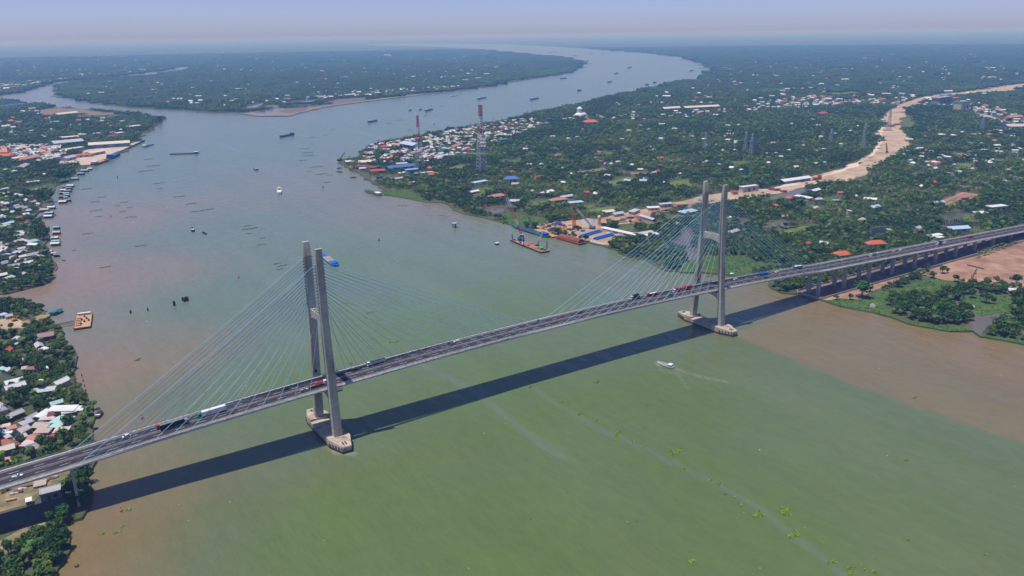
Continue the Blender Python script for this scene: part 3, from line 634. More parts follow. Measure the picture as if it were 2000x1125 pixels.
def tbox(c, x0, x1, w0, w1, z0, z1, dx0=0, dx1=0, mi=0):   # box tapering upward
    return c.hexa([(x0, -w0/2, z0), (x1, -w0/2, z0), (x1, w0/2, z0), (x0, w0/2, z0), (x0+dx0, -w1/2, z1), (x1-dx1, -w1/2, z1), (x1-dx1, w1/2, z1), (x0+dx0, w1/2, z1)], mi)
def place(root, px, py, hx, dz=0.7):
    x, y = deck_at(px, py, dz); root.location = (x, y, zr(x)+.01)
    sl = math.atan((zr(x+2)-zr(x-2))/4)
    root.rotation_euler = (0, -sl if hx > 0 else sl, 0 if hx > 0 else math.pi)
def car(px, py, hx, m, label, pickup=False, suv=False):
    r = thing('pickup_truck' if pickup else 'car', label, 'pickup' if pickup else 'car'); L_ = 5.2 if pickup else 4.5; w = 1.85
    c = MB(); tbox(c, -L_/2, L_/2, w, w*.97, .32, .95, .08, .12); c.build('body', m, r)
    a, b_ = (-.3, 1.2) if pickup else ((-2.0, 1.3) if suv else (-1.7, 1.2))
    h = 1.75 if suv or pickup else 1.42
    c = MB(); tbox(c, a, b_, w*.95, w*.8, .951, h-.06, .45 if not suv else .25, .65); c.build('windows', GLASS, r)
    c = MB(); tbox(c, a+.4, b_-.6, w*.8, w*.76, h-.06, h, .05, .05); c.build('roof', m, r)
    if pickup:
        c = MB()
        for s in (-1, 1): c.box((-1.5, s*w*.45, 1.15), (2.1, .08, .4))
        c.box((-2.52, 0, 1.15), (.08, w*.9, .4)); c.build('cargo_bed_side', m, r)
    for s in (-1, 1):
        c = MB(); c.box((L_/2-.03, s*.65, .72), (.1, .35, .16)); c.build('headlight', P_WHITE, r)
        c = MB(); c.box((-L_/2+.03, s*.7, .75), (.1, .25, .16)); c.build('tail_light', P_RED, r)
    wheels(r, (-L_*.31, L_*.31), w, .33); place(r, px, py, hx); return r
def truck(px, py, hx, cabm, boxm, label, L_=9.0, kind='box', topm=None, nose=False):
    r = thing('truck', label, 'truck'); w = 2.5
    cl = 3.6 if nose else 2.1; xf = L_/2; xc = xf-cl
    cab = MB()
    if nose:
        tbox(cab, xc, xc+2.0, w, w*.92, .7, 3.1, 0, .25); tbox(cab, xc+2.0, xf, 1.5, 1.2, .7, 1.9, 0, .25); tbox(cab, xc, xc+1.2, w*.96, w*.9, 3.1, 3.7, .1, .6)
    else: tbox(cab, xc, xf, w, w*.93, .6, 2.9, .05, .25)
    cb = cab.build('cab', cabm, r)
    c = MB(); xw = xc+2.0 if nose else xf
    c.hexa([(xw-.02, -1.1, 1.85), (xw+.06, -1.1, 1.85), (xw+.06, 1.1, 1.85), (xw-.02, 1.1, 1.85), (xw-.25, -1.05, 2.75), (xw-.13, -1.05, 2.75), (xw-.13, 1.05, 2.75), (xw-.25, 1.05, 2.75)]); c.build('windscreen', GLASS, cb)
    for s in (-1, 1):
        c = MB(); c.box((xw-.9, s*1.24, 2.25), (.9, .06, .7)); c.build('side_window', GLASS, cb)
    c = MB(); c.box((-.3, 0, .85), (L_-1.0, 1.2, .3)); c.build('chassis', RUSTD, r)
    xb0, xb1 = -L_/2, xc-.35; lb = xb1-xb0
    if kind == 'box':
        c = MB(); c.box(((xb0+xb1)/2, 0, 2.45), (lb, w, 2.75)); bx_ = c.build('container', boxm, r)
        c = MB(); c.box(((xb0+xb1)/2, 0, 3.86), (lb-.1, w-.1, .06)); c.build('container_top', topm or boxm, bx_)
        c = MB()
        for k in range(int(lb/.9)):
            for s in (-1, 1): c.box((xb0+.5+k*.9, s*(w/2+.02), 2.45), (.1, .05, 2.5))
        c.build('side_ribs', boxm, bx_)['kind'] = 'stuff'
    elif kind == 'tipper':
        c = MB()
        for s in (-1, 1): c.box(((xb0+xb1)/2, s*w*.48, 1.8), (lb, .1, 1.4))
        for x in (xb0, xb1): c.box((x, 0, 1.8), (.1, w*.94, 1.4))
        c.box(((xb0+xb1)/2, 0, 1.1), (lb, w*.94, .12)); bx_ = c.build('cargo_bed', boxm, r)
        c = MB(); c.box(((xb0+xb1)/2, 0, 1.9), (lb-.3, w*.86, .9)); c.build('load', topm or TARP, bx_)
    elif kind == 'flatbed':
        c = MB(); c.box(((xb0+xb1)/2, 0, 1.2), (lb, w, .25)); bx_ = c.build('cargo_bed', boxm, r)
        c = MB(); tbox(c, xb1-lb*.55, xb1-.2, w*.8, w*.6, 1.33, 2.6, .2, .2); c.build('load', topm or RUST, bx_)
        for s in (-1, 1):
            c = MB(); c.box(((xb0+xb1)/2, s*w*.49, 1.5), (lb, .08, .5)); c.build('side_board', PLANK, bx_)
    if L_ > 12: wheels(r, (xb0+1.0, xb0+2.25, xb0+3.5, xc-.2, xc+1.0 if nose else xc+.7), w, .52)
    else: wheels(r, (xb0+1.3, xb0+2.6, xf-1.2), w, .5)
    place(r, px, py, hx, 1.5); return r
def bus(px, py, hx, lowm, topm, label, L_=11.0):
    r = thing('bus', label, 'bus'); w = 2.5
    c = MB(); tbox(c, -L_/2, L_/2, w, w, .45, 1.7, .05, .05); c.build('body', lowm, r)
    c = MB(); tbox(c, -L_/2+.06, L_/2-.05, w*.99, w*.93, 1.7, 2.75, .1, .3); c.build('windows', GLASS, r)
    for k in range(6):
        for s in (-1, 1):
            c = MB(); c.box((-L_/2+.6+k*(L_-1.4)/5, s*w*.487, 2.2), (.25, .06, 1.1)); c.build('window_post', lowm, r)
    c = MB(); tbox(c, -L_/2+.1, L_/2-.3, w*.96, w*.85, 2.751, 3.15, .15, .25); c.build('roof', topm, r)
    c = MB(); c.box((0, 0, 3.25), (2.4, 1.5, .22)); c.build('roof_unit', topm, r)
    wheels(r, (-L_*.28, L_*.32), w, .5); place(r, px, py, hx, 1.5); return r
t_ = truck(412, 806, -1, P_GREEN, P_WHITE, 'white container truck with green long-nosed cab and red letters', 18.0, 'box', P_WHITE, True)
cont = [c for c in t_.children if c.name.startswith('container')][0]
cu = bpy.data.curves.new('lettering', 'FONT'); cu.body = 'HMA'; cu.size = 1.5; cu.extrude = 0.01; cu.align_x = 'CENTER'
cu.materials.append(P_RED); tmp = bpy.data.objects.new('tmp', cu); COL.objects.link(tmp); bpy.context.view_layer.update()
lme = bpy.data.meshes.new_from_object(tmp.evaluated_get(bpy.context.evaluated_depsgraph_get())); bpy.data.objects.remove(tmp)
lt = link('lettering', lme, cont); lt.location = (1.2, 1.29, 1.75); lt.rotation_euler = (math.pi/2, 0, math.pi)
truck(341, 829, 1, P_GREY, TARP, 'long black tarpaulin-covered truck with a grey cab near the left end of the bridge', 16.0, 'box', TARPT)
truck(316, 831, -1, P_RED, P_RED, 'small red truck half hidden behind the long black truck', 6.5, 'tipper', RUST)
car(247, 852, -1, P_WHITE, 'white car on the far carriageway near the left end of the cable span', suv=True)
car(34, 930, 1, P_WHITE, 'white pickup on the near carriageway at the left edge of the deck', pickup=True)
truck(735, 707, -1, P_WHITE, P_SILV, 'white-cab truck with a long dark load right of the nearer tower', 13.5, 'tipper', TARP)
car(892, 666, -1, P_WHITE, 'white sedan on the far carriageway beyond the dark-loaded truck')
truck(621, 750, 1, P_WHITE, RUST, 'flatbed truck with red load and white cab beside the nearer tower', 12.0, 'flatbed', P_RED)
car(594, 761, 1, P_SILV, 'silver grey pickup behind the red-loaded flatbed truck', pickup=True)
car(558, 759, -1, P_BLACK, 'dark car on the far carriageway left of the nearer tower', suv=True)
car(1133, 611, 1, P_BLACK, 'black SUV alone at midspan', suv=True)
truck(1238, 580, -1, P_WHITE, P_BLACK, 'dark box truck with a white cab, first of the convoy left of the farther tower', 9.0, 'box', TARP)
truck(1273, 574, -1, P_RED, P_RED, 'red truck with a white covered load in the convoy', 11.0, 'tipper', P_WHITE)
car(1311, 575, 1, P_GREEN, 'green car under the cables left of the farther tower')
truck(1321, 567, -1, P_WHITE, P_RED, 'red box truck with white cab behind the green car', 7.5, 'box')
truck(1341, 563, -1, P_RED, P_RED, 'dark red container truck nearest the farther tower', 9.0, 'box')
car(1388, 561, 1, P_GREY, 'dark grey car passing the farther tower', suv=True)
bus(1490, 536, -1, P_BLUE, P_BLUE, 'blue bus right of the farther tower', 11.5)
car(1496, 542, 1, P_BLACK, 'black car next to the blue bus', suv=True)
car(1437, 545, -1, P_WHITE, 'white car between the farther tower and the blue bus')
car(1518, 531, -1, P_WHITE, 'white car between the blue bus and the green bus')
bus(1558, 522, -1, P_TEAL, P_WHITE, 'green bus with a white roof at the end of the cables', 10.5)
car(1646, 508, -1, P_SILV, 'silver car above the first approach piers')
truck(1705, 498, -1, P_WHITE, P_GREY, 'white-cab truck with a black load on the approach spans', 9.5, 'tipper', TARP)
car(1713, 496, -1, P_WHITE, 'white car just behind the black-loaded truck on the approach', suv=True)
car(1746, 491, -1, P_SILV, 'silver car with a dark windscreen, middle of the approach spans')
car(1760, 488, -1, P_WHITE, 'white car close behind the silver car on the approach')
truck(1834, 475, -1, P_WHITE, P_BLUE, 'dark blue box truck with a white cab on the approach', 8.0, 'box', P_BLACK)
car(1846, 473, -1, P_WHITE, 'white car behind the dark blue box truck', suv=True)
bus(1894, 463, -1, P_RED, P_RED, 'red bus near the right end of the deck', 10.5)
# motorbikes and their riders
SKIN = mat('skin', (0.35, 0.20, 0.13), 0.7, 0.1, 4)
def rider_mesh():
    me = bpy.data.meshes.new('person'); 
    V = [(0, 0, .82), (.06, 0, 1.1), (.10, 0, 1.36), (.12, 0, 1.50), (.13, 0, 1.66), (.12, .2, 1.34), (.32, .24, 1.12), (.50, .28, 1.08), (.12, -.2, 1.34), (.32, -.24, 1.12), (.50, -.28, 1.08), (.04, .12, .80), (.40, .17, .74), (.34, .18, .36), (.45, .18, .30), (.04, -.12, .80), (.40, -.17, .74), (.34, -.18, .36), (.45, -.18, .30)]
    E_ = [(0, 1), (1, 2), (2, 3), (3, 4), (2, 5), (5, 6), (6, 7), (2, 8), (8, 9), (9, 10), (0, 11), (11, 12), (12, 13), (13, 14), (0, 15), (15, 16), (16, 17), (17, 18)]
    R_ = [.15, .15, .17, .06, .12, .08, .055, .045, .08, .055, .045, .11, .09, .065, .05, .11, .09, .065, .05]
    bm = bmesh.new(); sk_ = bm.verts.layers.skin.verify(); vs = [bm.verts.new(v) for v in V]
    for v, r in zip(vs, R_): v[sk_].radius = (r, r)
    vs[0][sk_].use_root = True
    for a, b_ in E_: bm.edges.new((vs[a], vs[b_]))
    bm.to_mesh(me); bm.free()
    return me
RM = {}
def motorbike(px, py, hx, jm, mm, lab, jacket):
    b_ = thing('motorbike', lab, 'motorbike', group='motorbikes crossing the bridge')
    c = MB(); tbox(c, -.75, .35, .28, .24, .5, .82, .1, .05); c.bar((.3, 0, .75), (.55, 0, .3), .12); c.bar((.35, 0, .75), (.42, 0, 1.05), .07); c.bar((.42, -.32, 1.05), (.42, .32, 1.05), .05); c.build('frame', mm, b_)
    for x in (-.6, .62):
        c = MB(); c.tube((x, -.06, .3), (x, .06, .3), .3, 10); c.build('wheel', BLACK, b_)
    c = MB(); c.box((-.3, 0, .85), (.75, .26, .08)); c.build('saddle', BLACK, b_)
    place(b_, px, py, hx)
    me = RM.get(jacket)
    if me is None:
        me = rider_mesh(); me.materials.append(jm); RM[jacket] = me
    p = link('person', me); p.location = b_.location; p.rotation_euler = b_.rotation_euler
    s_ = p.modifiers.new('skin', 'SKIN'); s_.use_smooth_shade = True; u_ = p.modifiers.new('sub', 'SUBSURF'); u_.levels = u_.render_levels = 1
    c = MB(); c.loft([[(.13+.15*math.cos(a)*k, .14*math.sin(a)*k, z) for a in [i_*math.pi/4 for i_ in range(8)]] for k, z in ((.9, 1.58), (1, 1.68), (.8, 1.80), (.3, 1.86))]); c.build('helmet', mm, p)
    tag(p, '%s-clad rider of the %s' % (jacket.replace(' ', '-'), lab), 'person', 'motorbike riders on the bridge')
for px, py, hx, jm, mm, lab, jk in ((911, 675, 1, OFFICE, P_WHITE, 'white motorbike on the near carriageway beside the white sedan', 'white'), (829, 680, -1, REDP, P_RED, 'red motorbike on the far edge right of the dark-loaded truck', 'red'), (876, 670, -1, NAVY, P_BLACK, 'black motorbike just behind the white sedan', 'dark blue'), (523, 786, 1, GREYP, P_BLACK, 'black motorbike on the near edge left of the silver pickup', 'grey'), (555, 778, 1, BLACK, P_BLACK, 'black motorbike trailing the silver pickup', 'black'), (1223, 594, 1, BLACK, P_BLACK, 'black motorbike on the near edge below the dark box truck', 'black'), (1240, 592, 1, GREYP, P_GREY, 'grey motorbike on the near edge below the convoy', 'grey'), (1045, 622, -1, NAVY, P_BLACK, 'black motorbike on the far edge left of the black SUV', 'dark blue'), (457, 810, 1, BLACK, P_BLACK, 'black motorbike below the white container truck', 'black'), (520, 797, 1, GREENP, P_GREY, 'grey motorbike at the near edge ahead of the container truck', 'green'), (1737, 501, 1, BLACK, P_BLACK, 'black motorbike on the approach below the silver cars', 'black'), (1868, 477, 1, REDP, P_RED, 'red motorbike on the approach below the red bus', 'red'), (1930, 457, -1, BLACK, P_BLACK, 'black motorbike behind the red bus', 'black'), (1953, 455, -1, OFFICE, P_WHITE, 'white motorbike near the right end of the approach', 'white'), (1808, 482, 1, GREYP, P_BLACK, 'black motorbike on the approach below the dark blue truck', 'grey')):
    motorbike(px, py, hx, jm, mm, lab, jk)

# ---------------------------------------------------------------- boats
def hull_rings(L_, w, h, draft=.6, bow=.28, stern=.12, sheer=.5, blunt=.25):
    rings = []
    for t in (0, .03, stern, .3, .5, .72, 1-bow*.55, 1-bow*.2, 1.0):
        x = -L_/2+L_*t
        k = blunt+(1-blunt)*min(1, t/stern*.5+.5) if t < stern else 1.0
        if t > 1-bow: k = max(.03, 1-((t-1+bow)/bow)**1.8)
        hw = w/2*k; top = h+sheer*h*max(0, (t-.6)/.4)**2+.2*h*max(0, (.15-t)/.15)
        rings.append([(x, -hw, top), (x, -hw*.96, h*.3), (x-(0 if t < .9 else L_*.02), -hw*.7, -draft), (x-(0 if t < .9 else L_*.02), hw*.7, -draft), (x, hw*.96, h*.3), (x, hw, top)])
    return rings
def boat(name, p0, p1, label, w=None, h=1.2, hullm=WOODD, deckm=WOODB, cargo=None, cabin=None, cabm=OFFICE, roofm=OFFICE, hold=None, cat='boat', group=None, trim=None, arch=False):
    """p0 stern pixel, p1 bow pixel (waterline)"""
    a = at(*p0, .6); b_ = at(*p1, .6); d = b_-a; L_ = d.length; w = w or L_*.22
    r = thing(name, label, cat, ((a.x+b_.x)/2, (a.y+b_.y)/2, 0.0), math.atan2(d.y, d.x), group)
    R_ = hull_rings(L_, w, h); c = MB(); c.loft(R_); hl = c.build('hull', hullm, r)
    c = MB()
    for s in (0, 5):       # gunwale
        pts = [Vector(q[s]) for q in R_]
        for p, q in zip(pts[:-1], pts[1:]): c.bar(p+Vector((0, 0, .08)), q+Vector((0, 0, .08)), .22, .2)
    c.build('gunwale', trim or hullm, hl)
    if hold:
        c = MB(); c.box((L_*hold[0], 0, h+.05), (L_*hold[1], w*.66, .3)); ho = c.build('hold', hold[2], r)
        c = MB()
        for s in (-1, 1): c.box((L_*hold[0], s*w*.36, h+.25), (L_*hold[1], .18, .55))
        for s in (-1, 1): c.box((L_*hold[0]+s*L_*hold[1]/2, 0, h+.25), (.18, w*.72, .55))
        c.build('coaming', trim or hullm, ho)
        if cargo:
            c = MB(); n_ = 9
            for i_ in range(n_):
                for j_ in range(4):
                    x = L_*hold[0]+(i_/(n_-1)-.5)*L_*hold[1]*.9; y = (j_/3-.5)*w*.55
                    c.tube((x, y, h+.1), (x, y, h+.35+.5*random.random()), L_*hold[1]/n_*.75, 6, L_*hold[1]/n_*.3)
            c.build('cargo', cargo, ho)
    else:
        c = MB(); c.box((0, 0, h+.02), (L_*.6, w*.8, .08)); c.build('deck', deckm, r)
    if cabin:
        x0, ln, ch = L_*cabin[0], L_*cabin[1], cabin[2]
        c = MB(); c.box((x0, 0, h+ch/2), (ln, w*.7, ch)); cb_ = c.build('cabin', cabm, r)
        c = MB()
        if arch:
            c.loft([[(x, w*.45*math.cos(q), h+ch*.55+w*.30*math.sin(q)) for q in [k*math.pi/8 for k in range(9)]] for x in (x0-ln*.56, x0+ln*.56)])
        else: c.box((x0, 0, h+ch+.08), (ln*1.15, w*.8, .16))
        c.build('cabin_roof', roofm, cb_)
        if L_ > 9:
            for k in range(3):
                for s in (-1, 1):
                    c = MB(); c.box((x0+(k-1)*ln*.3, s*w*.352, h+ch*.6), (ln*.16, .06, ch*.35)); c.build('window', GLASS, cb_)
    return r
boat('cargo_boat', (657, 520), (631, 499), 'bright blue cargo boat passing behind the top of the nearer tower', 9.5, 2.2, BLUEP, hold=(.05, .42, WOODD), cargo=DIRT, cabin=(-.34, .16, 1.6), cabm=BLUEP, roofm=BLUEP, trim=mat('light_blue_trim', (.08, .35, .75), .5))
boat('motor_boat', (546, 379), (545, 366), 'white motor boat with a dark cockpit, alone in midstream', 7.5, 1.6, mat('white_hull', (.42, .42, .40), .5), hold=(.0, .4, BLACK), cabin=(-.3, .25, 1.8))
boat('cargo_boat', (744, 382), (712, 372), 'dark green cargo boat moored by the marsh at the river bend', 9, 2.0, mat('green_hull', (.03, .17, .11), .5, .3), hold=(.02, .5, RUSTD), cargo=RUSTD, cabin=(-.32, .22, 2.2), cabm=GREYP, trim=GREENP)
boat('river_barge', (389, 299), (331, 301.5), 'long low barge with a stern wheelhouse crossing the upper left reach', 11, 1.3, NAVY, hold=(.05, .66, RUST), cabin=(-.40, .1, 3.2), cabm=TEALP)
boat('river_barge', (573, 263), (546, 268), 'dark blue loaded barge, middle of the line of barges', 12, 3.2, NAVY, hold=(.0, .7, NAVY), cabin=(-.4, .1, 3), cabm=NAVY, roofm=TEALP)
boat('river_barge', (720, 239), (737, 235.5), 'navy barge left of the smaller red and white mast', 12, 3.0, NAVY, hold=(.0, .65, TEALP), cabin=(-.4, .12, 3), cabm=NAVY)
boat('river_barge', (831, 217), (845, 213.5), 'teal barge right above the smaller red and white mast', 12, 3.2, TEALP, hold=(.0, .65, NAVY), cabin=(-.4, .12, 3), cabm=TEALP)
boat('river_barge', (933, 194), (950, 190.5), 'teal barge just above the taller red and white mast', 14, 3.2, TEALP, hold=(.0, .65, NAVY), cabin=(-.4, .12, 3), cabm=TEALP)
boat('river_barge', (880, 188.5), (895, 186), 'pale grey barge upstream of the masts near the island shore', 11, 1.6, GREYP, hold=(.0, .7, GREYP), cabin=(-.4, .1, 3))
boat('river_barge', (280, 287.5), (300, 281), 'light blue barge leaving the left-bank port', 11, 2.4, mat('light_blue_hull', (.12, .33, .48), .5, .2), hold=(.0, .7, TEALP), cabin=(-.38, .14, 2.5))
boat('cargo_boat', (1315, 718.5), (1285, 708.5), 'grey and white cargo boat trailing a wake near the farther tower', 5.2, 1.1, mat('grey_white_hull', (.42, .42, .42), .5, .3), hold=(.08, .5, BLACK), cargo=GREYP, cabin=(-.30, .2, 1.6), roofm=P_WHITE, cabm=GREYP)
boat('cargo_boat', (100, 616), (122, 606.5), 'dark green moored boat behind the orange-decked pontoon', 7, 1.8, mat('deep_green_hull', (.015, .10, .10), .5), cabin=(-.22, .4, 1.2), cabm=TEALP, roofm=TEALP)
boat('wooden_boat', (188, 817), (198, 804), 'dark wooden boat tied up by the palm at the left end of the bridge', 4.2, 1.2, WOODD, hold=(0, .55, WOODD), cabin=(-.2, .12, .5), cabm=GREYP)
boat('cargo_ship', (212, 311), (233, 301), 'dark blue ship moored at the end of the port quay', 14, 5, NAVY, hold=(.0, .55, BLUEP), cabin=(-.36, .14, 4), cabm=NAVY, roofm=BLUEP, cat='ship')
boat('cargo_ship', (181, 323), (212, 313), 'rust red ship moored against the port quay', 13, 3.5, mat('dull_red_hull', (.16, .05, .05), .6, .3), hold=(.05, .55, PLANK), cabin=(-.36, .16, 4), cabm=OFFICE, cat='ship')
boat('river_barge', (140, 333), (172, 327), 'low tan barge beached beside the big round tree at the port', 9, 1.2, RUST, hold=(0, .7, DIRT))
boat('wooden_boat', (1433, 538.5), (1410, 530.5), 'dark wooden boat at the edge of the green mat behind the farther tower', 4.6, 1.2, WOODD, hold=(.1, .5, BLACK), cabin=(-.34, .16, 1.2), cabm=GREYP)
boat('wooden_boat', (508, 330), (491, 330.5), 'small dark boat upstream of the white motor boat', 4, 1.2, WOODD, cabin=(0, .3, 1.0), cabm=BLACK, roofm=BLACK) if False else boat('wooden_boat', (503, 332), (496, 329), 'small dark boat in midstream below the long barge', 6, 1.4, NAVY, cabin=(-.1, .4, 1.2), cabm=TEALP, roofm=GREYP)
boat('wooden_boat', (377, 452), (376, 446), 'black open boat, left of a pair in the left channel', 4.5, 1.4, BLACK, hold=(0, .5, BLACK), cabin=(-.2, .2, 1.0), cabm=GREYP)
boat('wooden_boat', (403, 457), (395, 453), 'low dark sampan, right of a pair in the left channel', 3, .7, WOODD, hold=(0, .5, BLACK))
boat('wooden_boat', (121, 508), (128, 508.8), 'tiny dark sampan beside the clustered house rafts', 1.6, .5, WOODD)
boat('wooden_boat', (146, 1106), (154, 1103), 'small dark sampan at the foot of the left bank', 1.2, .5, WOODD)
boat('wooden_boat', (109, 540.5), (101, 544), 'white and grey boat drawn up under the left bank trees', 2.2, .8, GREYP)
boat('wooden_boat', (108, 528), (112, 519), 'long brown sampan nosing out from the left bank bushes', 2.0, .8, WOODB)
boat('river_barge', (270, 215.5), (266, 214.5), 'small dark boat where the two channels meet', 4, 1.2, NAVY, cabin=(0, .4, 1.2), cabm=NAVY)
farb = [(1037, 195, 1052, 192), (1129, 177.3, 1135, 176.5), (1226, 133, 1234, 131), (1201, 144, 1207, 142), (1188, 161, 1195, 159.5), (1348, 138.8, 1354, 137.8), (1095, 153.8, 1107, 152.8), (1142, 121, 1150, 119), (1120, 109, 1127, 107.8), (1150, 106, 1158, 104.8), (1175, 104.8, 1182, 103.8), (1277, 161.8, 1282, 160.9), (1070, 103, 1090, 101.5), (1262, 166, 1266, 165)]
wh = ['below the point of the island', 'in the middle of the big bend', 'far up the bend', 'in the wide bend left of centre', 'in the bend nearer the right bank', 'close to the outer shore of the bend', 'hugging the island shore', 'just off the island point', 'behind the island point', 'upstream behind the island point', 'farthest up the hazy reach', 'near the wooded right bank of the bend', 'among the hazy far moorings', 'off the trees of the right bank']
for q, lab in zip(farb, wh):
    boat('river_barge', q[:2], q[2:], 'small dark barge '+lab, 13, 3.0, NAVY, hold=(0, .6, RUSTD), cabin=(-.38, .14, 4), cabm=NAVY, group='barges in the far bend')
for px, py, lab in ((801, 215.2, 'dark skiff left of the teal barge above the smaller mast'), (821, 214, 'dark skiff right beside the teal barge above the smaller mast'), (837, 257.5, 'black fishing boat right of the foot of the smaller mast'), (893, 252, 'dark boat close under the tin-roofed town')):
    boat('fishing_boat', (px-2.5, py+.6), (px+3, py-.5), lab, 6, 1.8, WOODD, cabin=(-.2, .3, 1.5), cabm=BLACK, roofm=GREYP)
for q, lab in (((660, 318.5, 668, 317), 'low work raft left of the river-bend crane'), ((658, 329, 668, 328), 'dark raft of poles below the river-bend crane'), ((658, 335, 669, 336), 'second raft of poles below the river-bend crane'), ((684, 347, 696, 346), 'dark sampan at the grassy point of the river bend')):
    boat('wooden_boat', q[:2], q[2:], lab, 4, .8, WOODD, cabin=(0, .3, .8), cabm=RUSTD, roofm=RUSTD)

# floating houses moored along the left bank
def floater(cx, cy, wpx, label, roofm=OFFICE, wallm=WOODB, dep=None, h=2.6, group='house rafts along the left bank', arch=True, two=False):
    p = at(cx, cy, .5); dd = (p-CAM).length; L_ = wpx*dd/FPX; dp = dep or L_*.62
    r = thing('house_raft', label, 'houseboat', (p.x, p.y, 0), -0.42, group)
    c = MB(); c.box((0, 0, .15), (L_, dp, .9)); c.build('raft', WOODD, r)
    c = MB(); c.box((0, 0, .6+h/2), (L_*.86, dp*.8, h)); w_ = c.build('wall', wallm, r)
    c = MB(); hh = .6+h
    if arch: c.loft([[(x, dp*.5*math.cos(q), hh-.1+dp*.22*math.sin(q)) for q in [k*math.pi/8 for k in range(9)]] for x in (-L_*.5, L_*.5)])
    else: c.add([(-L_/2, -dp*.52, hh), (L_/2, -dp*.52, hh), (L_/2, dp*.52, hh), (-L_/2, dp*.52, hh), (-L_/2, 0, hh+dp*.22), (L_/2, 0, hh+dp*.22)], [(0, 1, 5, 4), (2, 3, 4, 5), (0, 4, 3), (1, 2, 5), (3, 2, 1, 0)])
    c.build('roof', roofm, r)
    c = MB(); c.box((L_*.15, -dp*.41, 1.5), (L_*.12, .1, 1.8)); c.build('door', BLACK, w_)
    for s in (-.22, .34):
        c = MB(); c.box((L_*s, -dp*.41, 1.9), (L_*.1, .1, .8)); c.build('window', GLASS, w_)
    return r
TIN = mat('white_tin', (0.68, 0.68, 0.70), 0.45, 0.1, 0.4, stain=0.15); TINB = mat('blue_grey_tin', (0.20, 0.24, 0.34), 0.5, 0.2, 0.4)
TINR = mat('rust_tin', (0.27, 0.13, 0.10), 0.7, 0.4, 0.5); TINT = mat('teal_tin', (0.24, 0.44, 0.42), 0.5, 0.2, 0.4); TINP = mat('pinkish_tin', (0.52, 0.44, 0.42), 0.6, 0.15, 0.4, stain=0.2)
row1 = 'in the long stepped row of house rafts'
for cx, cy, w_, rm, lab in ((138, 365, 11, TIN, 'white-roofed house raft at the upper right end of the long row'), (127, 367, 8, TINB, 'blue-grey house raft at the upper left end of the long row'), (135, 370, 11, TINR, 'rust-roofed house raft just below the top of the long row'), (124, 373.5, 9, TIN, 'narrow white house raft, left, third tier of the long row'), (133, 375, 11, TINB, 'grey-roofed house raft, right, third tier of the long row'), (121, 379, 8, TINB, 'dark blue house raft on the left side of the long row'), (130, 380, 10, TINT, 'teal-tinged house raft in the middle of the long row'), (131, 383.5, 9, TINT, 'green-grey house raft below the middle of the long row'), (121, 386.5, 10, TINR, 'brown-roofed house raft low on the left of the long row'), (129, 388, 6, TIN, 'small white house raft low in the long row'), (133, 393, 10, TINB, 'dark blue house raft at the lower right end of the long row'), (123, 396.5, 12, TIN, 'white-roofed house raft at the lower left end of the long row'),
    (101, 407.5, 12, TIN, 'white arched house raft alone between the two rows'), (88, 412.5, 14, TINP, 'pink-roofed house raft against the bank above the blue raft'), (97, 418.5, 13, TINT, 'teal and white house raft on the upper part of the wide blue raft'), (95, 425, 13, TIN, 'white-roofed house raft on the lower part of the wide blue raft'),
    (111, 447, 10, TINT, 'teal-edged house raft at the top of the lower row'), (111, 457, 12, TINP, 'tall gabled house raft, second in the lower row'), (108, 467.5, 12, TIN, 'white-roofed house raft, third in the lower row'), (110, 474, 13, TINT, 'green-patched house raft, fourth in the lower row'), (109, 479, 14, TIN, 'white-roofed house raft at the bottom of the lower row'), (96, 494, 12, TINP, 'grey-roofed house raft nearest the bank in the tangled cluster'), (106, 498, 10, TINP, 'pale house raft in the middle of the tangled cluster'), (111, 501, 9, TINB, 'blue house raft on the river side of the tangled cluster'),
    (166, 335, 12, TINT, 'teal-roofed raft at the upper end of the fish-raft line'), (176, 331.5, 8, TIN, 'white hut at the tip of the fish-raft line'), (158, 341, 12, TINB, 'blue-grey raft in the middle of the fish-raft line'), (147, 351, 11, TINT, 'pale green raft at the lower end of the fish-raft line'), (1319, 521, 20, TINT, 'green-roofed houseboat at the mud bank behind the cables'), (1303, 520, 15, TINR, 'dark cluttered houseboat left of the green-roofed one')):
    floater(cx, cy, w_, lab, rm, random.choice((WOODB, NAVY, TINB, WOODD)), group='house rafts along the left bank' if cx < 400 else None, arch=cy < 490)
r_ = thing('raft_platform', 'wide dark blue raft platform under two white-roofed rafts on the left bank', 'raft', (*at(90, 424, .2)[:2], 0), -.42)
c = MB(); c.box((0, 0, .1), (21, 22, .5)); c.build('deck', NAVY, r_)
c = MB()
for k in range(6):
    c.bar((-10+k*4, -11, .5), (-10+k*4, 11, .5), .2)
    c.bar((-10.5, -11+k*4.4, .52), (10.5, -11+k*4.4, .52), .2)
c.build('beam_grid', NAVY, r_)

